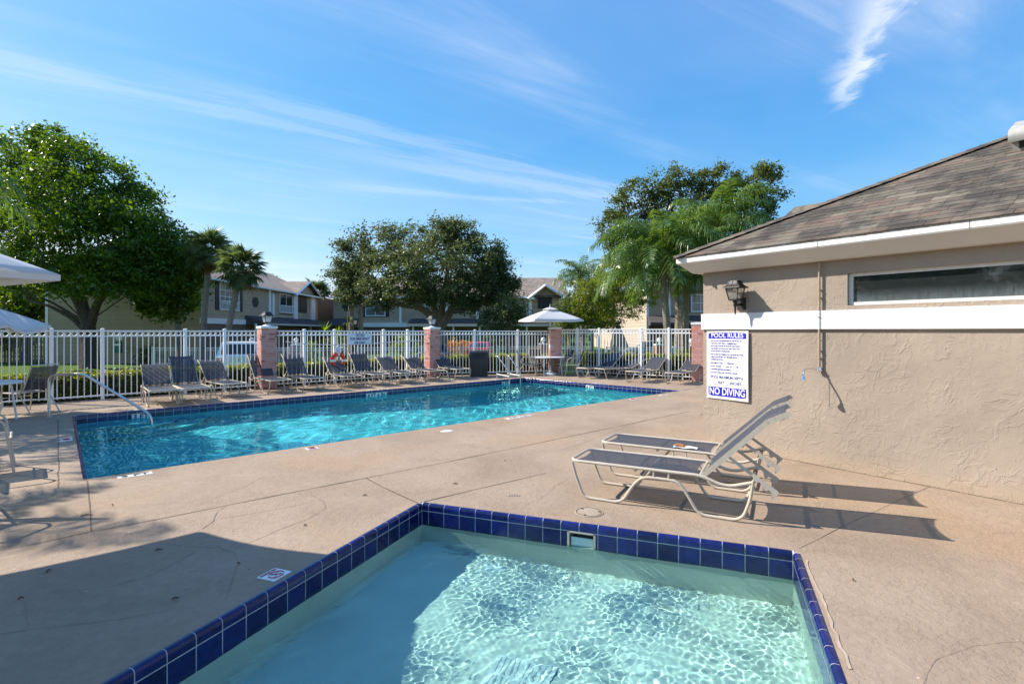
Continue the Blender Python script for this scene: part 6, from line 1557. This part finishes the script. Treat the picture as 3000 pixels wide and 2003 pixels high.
for (a, c) in ((yu(716), yu(822)), (yu(822), yu(934))):
    b.add([O1 + ey * a + Vector((.05, 0, 2.85)), O1 + ey * c + Vector((.05, 0, 2.85)), O1 + ey * (c + .3) + Vector((1.35, 0, 2.22)), O1 + ey * (a + .9) + Vector((1.35, 0, 2.22)), O1 + ey * (a + .9) + Vector((1.35, 0, 2.1)), O1 + ey * (c + .3) + Vector((1.35, 0, 2.1)), O1 + ey * a + Vector((.05, 0, 2.1)), O1 + ey * c + Vector((.05, 0, 2.1))],
          [(0, 3, 2, 1), (3, 4, 5, 2), (0, 6, 4, 3), (4, 6, 7, 5), (1, 2, 5, 7)])
pr_ = b.obj('porch_roof', M_ROOFD, h1)
b = MB(); b.box(yu(716) + .6, yu(934) + .3, 1.351, 1.42, 2.09, 2.24, frame(O1, ey, ex, (0, 0, 1))); b.obj('porch_fascia', M_TRIM, pr_)
# main roof and gable
rx, rzz = -26.4, 7.9; ez = 5.42; ov = .45
b = MB(); b.add([(X0 + ov, Y0 - .4, ez - .2), (X0 + ov, Y0 + 21.3, ez - .2), (rx, Y0 + 21.3, rzz), (rx, Y0 - .4, rzz), (-31.9, Y0 - .4, ez - .2), (-31.9, Y0 + 21.3, ez - .2)], [(0, 1, 2, 3), (3, 2, 5, 4), (0, 3, 4), (1, 5, 2)])
rf = b.obj('roof', M_ROOF, h1)
wbox('gutter', rf, O1, ey, ex, -.4, 21.3, ov - .02, ov + .10, ez - .30, ez - .16, M_WHITE); wbox('soffit', rf, O1, ey, ex, -.4, 21.3, .05, ov - .03, ez - .3, ez - .27, M_TRIM)
b = MB(); b.tube([(-31.95, Y0 - .45, ez - .2), (rx, Y0 - .45, rzz), (X0 + ov, Y0 - .45, ez - .2)], .10, 4); b.obj('rake_board', M_WHITE, rf)
g0, g1 = yu(857), yu(926); gm = (g0 + g1) / 2; gp = 6.65
b = MB(); X1 = X0 + .55
b.add([(X1, Y0 + g0 - .5, 5.05), (X1, Y0 + gm, gp), (X1, Y0 + g1 + .5, 5.05), (rx + 1.5, Y0 + gm, gp), (X0 - 1.2, Y0 + g0 - .5, 5.05 + .3), (X0 - 1.2, Y0 + g1 + .5, 5.05 + .3)], [(0, 4, 3, 1), (1, 3, 5, 2)]); b.obj('gable_roof', M_ROOF, h1)
b = MB(); b.add([(X0 + .06, Y0 + g0, 5.3), (X0 + .06, Y0 + g1, 5.3), (X0 + .06, Y0 + gm, 6.45), (X0 - .1, Y0 + g0, 5.3), (X0 - .1, Y0 + g1, 5.3), (X0 - .1, Y0 + gm, 6.45)], [(0, 1, 2), (3, 5, 4), (0, 3, 4, 1), (1, 4, 5, 2), (2, 5, 3, 0)]); b.obj('gable_wall', M_SIDE, h1)
b = MB(); b.tube([(X1 + .02, Y0 + g0 - .55, 4.98), (X1 + .02, Y0 + gm, gp - .05), (X1 + .02, Y0 + g1 + .55, 4.98)], .12, 4); b.obj('gable_trim', M_WHITE, h1)
for (y_, x_) in ((46.5, -24.5), (52, -24.8)):
    b = MB(); b.tube([(x_, y_, 6.6), (x_, y_, 7.5)], .05, 6); b.obj('vent_pipe', M_WHITE, rf)
# middle house facing us
YH = 56.0; O2 = Vector((0, YH, 0)); h2 = thing('middle_house', 'tan sided two storey house behind the oak with a white trimmed gable', 'house', (0, 0, 0))
def xu(u, d=YH): return (u - 1500) / F * d
xl, xr = xu(977), xu(1656)
wbox('wall_core', h2, O2, ex, my, xl, xr, -9, -.02, GZ, 5.3, MATS['house_core'])
hol = [(xu(1063) - xl, xu(1138) - xl, 3.17, 4.84), (xu(1243) - xl, xu(1276) - xl, 3.17, 4.33), (xu(1520) - xl, xu(1545) - xl, 3.3, 4.8), (xu(1576) - xl, xu(1616) - xl, 4.04, 5.39)]
planks(h2, O2 + ex * xl, ex, my, xr - xl, fz0, 5.35, M_SIDE, holes=hol)
window(h2, O2, ex, my, xu(1073), xu(1127), 3.3, 4.8, True, False, (2, 2)); window(h2, O2, ex, my, xu(1247), xu(1273), 3.25, 4.7, False, True, (2, 3), M_GLASSD); window(h2, O2, ex, my, xu(1512), xu(1542), 3.3, 4.9, False, False, (2, 3), M_GLASSD)
b = MB(); b.prism([(p * 1.0, q * 1.1) for p, q in oc], 0, .06, frame(O2 + ex * xu(1016) + Vector((0, 0, 4.2)), ex, (0, 0, 1), my)); b.obj('octagon_window', M_SHUT, h2)
for u in (1170, 1305, 1395): wbox('trim_column', h2, O2, ex, my, xu(u), xu(u + 7), 0, .14, 2.4, 5.3, M_WHITE)
wbox('dark_window', h2, O2, ex, my, xu(1330), xu(1362), 0, .05, 3.5, 5.0, M_SHUT)
wbox('belly_band', h2, O2, ex, my, xu(1040), xu(1200), 0, .25, 2.05, 2.5, M_WHITE)
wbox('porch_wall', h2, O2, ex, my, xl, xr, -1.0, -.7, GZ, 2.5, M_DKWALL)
b = MB()
for (a, c) in ((xl, xu(1050)), (xu(1205), xu(1412)), (xu(1500), xr)):
    b.add([(a, YH - .05, 2.95), (c, YH - .05, 2.95), (c + .2, YH - 1.5, 2.3), (a - .2, YH - 1.5, 2.3), (a - .2, YH - 1.5, 2.12), (c + .2, YH - 1.5, 2.12), (a, YH, 2.12), (c, YH, 2.12)], [(0, 3, 2, 1), (3, 4, 5, 2), (4, 6, 7, 5), (0, 6, 4, 3), (1, 2, 5, 7)])
pr_ = b.obj('porch_roof', M_ROOFD, h2)
b = MB()
for (a, c) in ((xu(1205), xu(1412)), (xu(1500), xr)): b.box(a - .2, c + .2, YH - 1.58, YH - 1.502, 2.1, 2.32)
b.obj('porch_fascia', M_TRIM, pr_)
for u in (1215, 1330, 1405, 1540): wbox('porch_post', h2, O2, ex, my, xu(u), xu(u) + .16, 1.2, 1.36, GZ, 2.2, M_WHITE)
wbox('garage_door', h2, O2, ex, my, xu(1080), xu(1130), -.68, -.6, GZ, 1.7, M_TRIM); wbox('front_door', h2, O2, ex, my, xu(1290), xu(1306), -.68, -.6, GZ, 1.7, M_TRIM)
b = MB(); rz2 = 7.75; xr2 = xr + .3
b.add([(xl - .3, YH - .5, 5.2), (xr2, YH - .5, 5.2), (xr2, YH + 4.5, rz2), (xl - .3, YH + 4.5, rz2), (xr2, YH + 9.5, 5.2), (xl - .3, YH + 9.5, 5.2)], [(0, 1, 2, 3), (3, 2, 4, 5), (1, 4, 2), (0, 3, 5)]); rf = b.obj('roof', M_ROOF, h2)
wbox('gutter', rf, O2, ex, my, xl - .3, xu(1556), .50, .62, 5.08, 5.24, M_WHITE)
ga, gb = xu(1556), xu(1652); gm = xu(1596)
b = MB(); b.add([(ga - .35, YH - .85, 5.05), (gm, YH - .85, 6.45), (gb + .3, YH - .85, 5.05), (gm, YH + 2.6, 6.45), (ga - .35, YH, 5.15), (gb + .3, YH, 5.15)], [(0, 1, 3, 4), (1, 2, 5, 3)]); b.obj('gable_roof', M_ROOF, h2)
b = MB(); b.add([(ga, YH - .08, 5.2), (gb, YH - .08, 5.2), (gm, YH - .08, 6.25), (ga, YH + .2, 5.2), (gb, YH + .2, 5.2), (gm, YH + .2, 6.25)], [(0, 1, 2), (3, 5, 4), (0, 3, 4, 1), (1, 4, 5, 2), (2, 5, 3, 0)]); b.obj('gable_wall', M_SIDE, h2)
b = MB(); b.tube([(ga - .35, YH - .9, 5.02), (gm, YH - .9, 6.42), (gb + .3, YH - .9, 5.02)], .16, 4)
b.prism([(ga - .4, YH - .95), (ga + .35, YH - .95), (ga + .35, YH - .1), (ga - .4, YH - .1)], 4.95, 5.15); b.prism([(gb - .35, YH - .95), (gb + .35, YH - .95), (gb + .35, YH - .1), (gb - .35, YH - .1)], 4.95, 5.15); b.obj('gable_trim', M_WHITE, h2)
wbox('dark_window', h2, O2, ex, my, xu(1576), xu(1616), .09, .14, 4.04, 5.39, M_SHUT)
for u in (1549, 1637): wbox('trim_column', h2, O2, ex, my, xu(u), xu(u + 9), 0, .2, 2.4, 5.1, M_WHITE)
for (u, v) in ((1580, 843), (1640, 843)): p = AT(u, v, 58); b = MB(); b.tube([p + Vector((0, 0, -.5)), p + Vector((0, 0, .25))], .05, 6); b.obj('vent_pipe', M_WHITE, rf)
# right house: long sunlit side and shaded front
h3 = thing('sunlit_house', 'pale sided house behind the palms, its long side in full sun', 'house', (0, 0, 0)); O3 = Vector((12.0, 46.8, 0))
wbox('wall_core', h3, O3, ex, ey, .03, 13, .03, 32, GZ, 5.2, MATS['house_core'])
planks(h3, Vector((12.0, 80, 0)), my, mx, 33.2, GZ, 5.3, M_SIDE2); planks(h3, O3, ex, my, 13, 2.6, 5.3, M_SIDE)
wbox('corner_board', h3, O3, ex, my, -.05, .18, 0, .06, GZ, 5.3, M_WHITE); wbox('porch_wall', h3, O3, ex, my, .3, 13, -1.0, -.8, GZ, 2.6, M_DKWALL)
b = MB(); b.add([(12.1, 46.75, 3.0), (25, 46.75, 3.0), (25, 45.2, 2.35), (11.9, 45.2, 2.35), (11.9, 45.2, 2.1), (25, 45.2, 2.1), (12.1, 46.8, 2.1), (25, 46.8, 2.1)], [(0, 3, 2, 1), (3, 4, 5, 2), (4, 6, 7, 5), (0, 6, 4, 3)]); b.obj('porch_roof', M_ROOFD, h3)
wbox('trim_column', h3, O3, ex, my, 1.6, 2.1, 0, .15, 2.6, 5.2, M_WHITE); window(h3, O3, ex, my, 4.0, 5.6, 3.4, 4.8, True, False, (2, 2))
b = MB(); b.add([(11.5, 46.2, 5.15), (25.5, 46.2, 5.15), (18.5, 46.2, 8.0), (11.5, 80.5, 5.15), (25.5, 80.5, 5.15), (18.5, 80.5, 8.0)], [(0, 2, 5, 3), (1, 4, 5, 2), (0, 1, 2), (3, 5, 4)]); b.obj('roof', M_ROOF, h3)
# low annex roof between left and middle house
ax_ = thing('garage_annex', 'low annex with brown sloping roof between the two tan houses', 'building', (-22, 62, GZ)); b = MB()
b.add([(-3.0, 0, 3.3), (4.8, 0, 2.9), (4.8, 5, 4.8), (-3, 5, 4.8)], [(0, 1, 2, 3)]); b.obj('roof', M_ROOF, ax_); b = MB(); b.box(-2.8, 4.6, .4, 5, 0, 2.9); b.obj('wall', M_SIDE, ax_)

# wooden screen fence left of the left house
scr = thing('slatted_screen', 'grey vertical board screen beside the tan side wall', 'fence', (-34.5, 36.4, GZ)); b = MB(); b.box(0, .14, -.02, .02, 0, 1.85); me = b.mesh('board', mat('weathered_board', (.20, .175, .15), .9, obj_var=.15))
for k in range(20): inst('board', me, scr, (k * .21 - .9, 0, 0))
b = MB(); b.box(-.95, 3.4, .02, .06, .4, .5); b.box(-.95, 3.4, .02, .06, 1.4, 1.5); b.obj('rail', MATS['weathered_board'], scr)
# pet waste station
pw = G(350, 1066, GZ); st = thing('waste_station', 'green pet waste dispenser with white sign on a post', 'sign', pw); b = MB(); b.tube([(0, 0, 0), (0, 0, 1.95)], .03, 6); b.obj('post', M_STEEL, st)
b = MB(); b.box(-.22, .22, -.05, -.04, 1.62, 1.98); b.obj('sign_panel', M_WHITE, st); b = MB(); b.box(-.22, .22, -.17, -.04, .75, 1.5); b.obj('dispenser', mat('green_box', (.02, .14, .11), .5), st)
b = MB(); b.box(-.20, .20, -.176, -.171, 1.22, 1.36); b.obj('label_plate', M_WHITE, st)
me = text_mesh('C', .26, .004, M_INKNAVY); instM('emblem', me, frame((-.04, -.052, 1.80), ex, (0, 0, 1), my), st)

# background fence with globe lamps ------------------------------------------------
def low_fence(label, P, Q, h=1.15, caps=()):
    P = Vector(P); Q = Vector(Q); d = (Q - P).normalized(); L = (Q - P).length; t = thing('low_picket_fence', label, 'fence', P, math.atan2(d.y, d.x), group='low white fences before the houses')
    for nm, z0, z1 in (('top_rail', h - .05, h), ('middle_rail', h - .20, h - .16), ('bottom_rail', .10, .14)):
        b = MB(); b.box(0, L, -.02, .02, z0, z1); b.obj(nm, M_FENCE, t)
    b = MB(); n = int(L / .12)
    for k in range(n): x = (k + .5) * L / n; b.box(x - .010, x + .010, -.010, .010, .0, h - .051)
    b.obj('pickets', M_FENCE, t, kind='stuff')
    k = 0
    while k <= L + .01: b = MB(); b.box(k - .05, k + .05, -.05, .05, 0, h + .06); b.obj('post', M_FENCE, t); k += 2.2
    return t
low_fence('low white fence before the tan side wall and the white SUV', G(447, 1070, GZ), (-10.5, 33.6, GZ)); low_fence('low white fence behind the notice sign', (-10.0, 34.0, GZ), (-1.2, 34.6, GZ)); low_fence('low white fence behind the trash bin', (-1.0, 36.4, GZ), (5.6, 36.6, GZ)); low_fence('low white fence behind the far loungers', (6.2, 34.5, GZ), (15.5, 34.5, GZ))
def low_pillar(label, u, d, h=1.25):
    p = at_ground(u, d); t = thing('low_brick_pillar', label, 'pillar', p, group='low brick pillars with lamps'); b = MB(); b.box(-.25, .25, -.25, .25, 0, h); b.obj('shaft', M_BRICK, t); b = MB(); b.box(-.3, .3, -.3, .3, h, h + .10); b.obj('cap', M_WHITE, t)
    b = MB(); b.lathe([(.07, h + .1), (.05, h + .2)], 10); b.lathe([(.001, h + .2), (.12, h + .24), (.17, h + .36), (.12, h + .49), (.001, h + .53)], 14); b.obj('globe_lamp', mat('milk_globe', (.75, .76, .74), .25), t, smooth=True)
for u, d, lab in ((868, 33.9, 'low brick pillar with lamp seen through the fence right of the first pillar'), (738, 33.8, 'low brick pillar with lamp behind the white SUV'), (1592, 36.5, 'low brick pillar left of the umbrella pole in the background'), (1932, 34.6, 'low brick pillar with globe lamp left of the palm trunks'), (2026, 31, 'low brick pillar with globe lamp next to the pool house corner')): low_pillar(lab, u, d)

# vehicles ----------------------------------------------------------------------
def car(label, name, cat, p, az, col, L, W, Hh, kind, light=(.45, .012, .015)):
    t = thing(name, label, cat, p, R(az)); h = W / 2; paint = mat(name + '_paint', col, .25, coat=.35, spec=.5); S = {}
    if kind == 'suv': st_ = [(-L / 2, .30, .86, .55, 1.02, .97), (-L / 2 + .08, .24, .97, .60, 1.05, 1.02), (-L / 2 + .28, .22, 1, .68, Hh - .06, .80), (-L / 2 + .9, .22, 1, .70, Hh, .80), (.25, .22, 1, .70, Hh - .02, .78), (1.05, .22, 1, .70, 1.08, .90), (L / 2 - .5, .22, .98, .68, .98, .90), (L / 2 - .05, .26, .86, .60, .80, .85), (L / 2, .34, .80, .5, .66, .85)]
    else: st_ = [(-L / 2, .34, .86, .55, .84, .95), (-L / 2 + .12, .24, .96, .60, .98, .95), (-L / 2 + .55, .22, 1, .66, 1.03, .90), (-L / 2 + 1.25, .22, 1, .68, Hh - .03, .74), (0, .22, 1, .68, Hh, .74), (.55, .22, 1, .68, Hh - .06, .76), (1.2, .22, 1, .66, .96, .88), (L / 2 - .3, .24, .95, .60, .82, .86), (L / 2, .34, .80, .5, .62, .85)]
    vs = []; fs = []; n = 10
    for (x, z0, k, zm, zt, wt) in st_:
        hb = h * k; zb = min(.92 if kind == 'suv' else .86, zt - .02)
        pts = [(-hb * .9, z0), (-hb, zm * .75), (-hb * .99, zb), (-hb * wt, zt - .03), (-hb * wt * .85, zt), (hb * wt * .85, zt), (hb * wt, zt - .03), (hb * .99, zb), (hb, zm * .75), (hb * .9, z0)]
        vs += [(x, y, z) for y, z in pts]
    for i in range(len(st_) - 1):
        for k in range(n): fs.append((i * n + k, i * n + (k + 1) % n, (i + 1) * n + (k + 1) % n, (i + 1) * n + k))
    fs.append(tuple(range(n - 1, -1, -1))); fs.append(tuple((len(st_) - 1) * n + k for k in range(n))); b = MB(); b.add(vs, fs); b.obj('body', paint, t, smooth=True)
    V = lambda i, k: Vector(vs[i * n + k])
    def glass(i, j, s, f0, f1, nm='side_window'):
        a, c = (2, 3) if s < 0 else (7, 6); p0, p1, q0, q1 = V(i, a), V(j, a), V(i, c), V(j, c); o_ = Vector((0, s * .008, .004)); e = .12
        b = MB(); g = [p0.lerp(p1, f0).lerp(q0.lerp(q1, f0), e), p0.lerp(p1, f1).lerp(q0.lerp(q1, f1), e), p0.lerp(p1, f1).lerp(q0.lerp(q1, f1), .92), p0.lerp(p1, f0).lerp(q0.lerp(q1, f0), .92)]; b.add([v + o_ for v in g], [(0, 1, 2, 3)]); b.obj(nm, M_GLASSD, t)
    mids = (2, 3, 4, 5) if kind == 'suv' else (2, 3, 4, 5, 6)
    for s in (-1, 1):
        for i, j in zip(mids[:-1], mids[1:]): glass(i, j, s, .06, .94)
    r0, r1 = (1, 2) if kind == 'suv' else (2, 3); b = MB(); A_, B_, C_, D_ = V(r0, 4), V(r0, 5), V(r1, 5), V(r1, 4); o_ = Vector((-.008, 0, .006)); 
    b.add([A_.lerp(D_, .10) + o_ + Vector((0, .03, 0)), B_.lerp(C_, .10) + o_ + Vector((0, -.03, 0)), C_.lerp(B_, .12) + o_, D_.lerp(A_, .12) + o_], [(0, 1, 2, 3)]); b.obj('rear_window', M_GLASSD, t)
    f0, f1 = (4, 5) if kind == 'suv' else (5, 6); b = MB(); A_, B_, C_, D_ = V(f0, 4), V(f0, 5), V(f1, 5), V(f1, 4); o_ = Vector((.008, 0, .008)); b.add([A_.lerp(D_, .1) + o_, B_.lerp(C_, .1) + o_, C_.lerp(B_, .1) + o_, D_.lerp(A_, .1) + o_], [(0, 1, 2, 3)]); b.obj('windscreen', M_GLASSD, t)
    for s in (-1, 1):
        b = MB(); b.box(-L / 2 - .02, -L / 2 + .22, s * h * .93 - .20 * (s > 0), s * h * .93 + .20 * (s < 0), .74, .92); b.obj('tail_light', mat('tail_light', light, .2), t)
        b = MB(); b.box(L / 2 - .2, L / 2 + .0, s * h * .82 - .28 * (s > 0), s * h * .82 + .28 * (s < 0), .58, .72); b.obj('headlight', M_CHROME, t)
        for x in (-L / 2 + .85, L / 2 - .85):
            b = MB(); M = Matrix.Translation((x, s * (h - .10), .33)) @ Matrix.Rotation(R(90), 4, 'X'); b.lathe([(.20, -.11), (.32, -.10), (.33, -.05), (.33, .05), (.32, .10), (.20, .11)], 18, M); wh = b.obj('wheel', M_DARK, t, smooth=True)
            b = MB(); b.lathe([(.02, -.115), (.2, -.112), (.2, .112), (.02, .115)], 12, M); b.obj('rim', M_STEEL, wh)
        b = MB(); b.box(.75, .95, s * (h + .02) - .06, s * (h + .02) + .12 * s + .06, .98, 1.12); b.obj('mirror', paint, t)
    b = MB(); b.box(-L / 2 - .03, -L / 2 + .1, -h * .88, h * .88, .30, .50); b.obj('bumper', mat('dark_bumper', (.03, .03, .03), .5), t)
    b = MB(); b.box(-L / 2 - .035, -L / 2, -.17, .17, .56, .68); b.obj('plate', M_WHITE, t)
    b = MB(); b.lathe([(.055, -.01), (.055, .01)], 14, Matrix.Translation((-L / 2 - .01, 0, .86)) @ Matrix.Rotation(R(90), 4, 'Y')); b.obj('badge', M_CHROME, t)
    if kind == 'suv':
        for s in (-1, 1): b = MB(); b.tube([(-1.6, s * .62, Hh + .03), (.4, s * .62, Hh + .04)], .02, 6); b.obj('roof_rail', M_CHROME, t)
    return t
car('white SUV parked behind the hedge, seen from the rear', 'parked_suv', 'car', (-13.6, 26.6, GZ), 112, (.74, .77, .82), 4.6, 1.88, 1.70, 'suv')
car('red car behind the trash bin, only partly visible through the fence', 'red_car', 'car', (-2.3, 39.5, GZ), 85, (.50, .012, .014), 4.5, 1.8, 1.42, 'sedan')
car('dark blue car behind the second lantern pillar', 'dark_car', 'car', (-4.55, 31, GZ), 95, (.015, .02, .035), 4.5, 1.8, 1.45, 'sedan')
car('grey car parked beyond the far loungers, side on', 'grey_car', 'car', (11.4, 42.5, GZ), 180, (.16, .17, .18), 4.6, 1.82, 1.46, 'sedan')
mc = thing('motorcycle', 'chrome and black motorcycle seen through the fence left of the second pillar', 'motorcycle', (-5.0, 27.6, GZ), R(60))
for x in (-.72, .74):
    b = MB(); b.tube([(x + .29 * math.cos(R(a * 20)), 0, .32 + .29 * math.sin(R(a * 20))) for a in range(18)], .05, 6, closed=True); wh = b.obj('wheel', M_DARK, mc, smooth=True); b = MB(); b.lathe([(.26, -.02), (.26, .02)], 14, Matrix.Translation((x, 0, .32)) @ Matrix.Rotation(R(90), 4, 'X')); b.obj('rim', M_CHROME, wh)
b = MB(); b.add(*rr_loft([(.9, .26, .08, .30), (1.0, .34, .1, .48), (.8, .28, .1, .70)])); b.obj('engine', M_CHROME, mc, smooth=True)
b = MB(); b.tube([(.45, 0, .78), (.15, 0, .86), (-.1, 0, .78)], [.10, .15, .08], 10); b.obj('tank', mat('bike_blue', (.03, .06, .12), .2, coat=1), mc, smooth=True); b = MB(); b.tube([(-.1, 0, .74), (-.4, 0, .70), (-.8, 0, .78)], [.10, .14, .10], 8); b.obj('seat', M_DARK, mc, smooth=True)
b = MB(); b.tube([(.74, .06, .32), (.50, .06, 1.0)], .025, 6); b.tube([(.74, -.06, .32), (.50, -.06, 1.0)], .025, 6); b.obj('fork', M_CHROME, mc); b = MB(); b.tube([(.30, .42, 1.02), (.45, .3, 1.06), (.5, 0, 1.0), (.45, -.3, 1.06), (.30, -.42, 1.02)], .016, 6); b.obj('handlebar', M_CHROME, mc)
b = MB(); b.lathe([(.02, -.08), (.09, 0), (.10, .05)], 12, Matrix.Translation((.58, 0, .86)) @ Matrix.Rotation(R(90), 4, 'Y')); b.obj('headlight', M_CHROME, mc, smooth=True)
b = MB(); b.add([(.52, -.22, 1.05), (.52, .22, 1.05), (.40, .20, 1.42), (.40, -.20, 1.42)], [(0, 1, 2, 3)]); b.obj('windshield', mat('bike_screen', (.35, .42, .48), .1, spec=.8), mc)
b = MB(); b.box(-.95, -.5, -.36, -.16, .5, .8); b.box(-.95, -.5, .16, .36, .5, .8); b.obj('saddlebag', M_BLACK, mc); b = MB(); b.box(-1.0, -.95, -.06, .06, .62, .72); b.obj('tail_light', mat('tail_light', (.45, .012, .015), .2), mc)

# everything that reaches below the water takes sunlight refracted by its surface
def _recv(o):
    for c in o.children:
        if c.type == 'MESH': c.cycles.is_caustics_receiver = True
        _recv(c)
for o in (pool, spa, lad, rail_t): _recv(o)
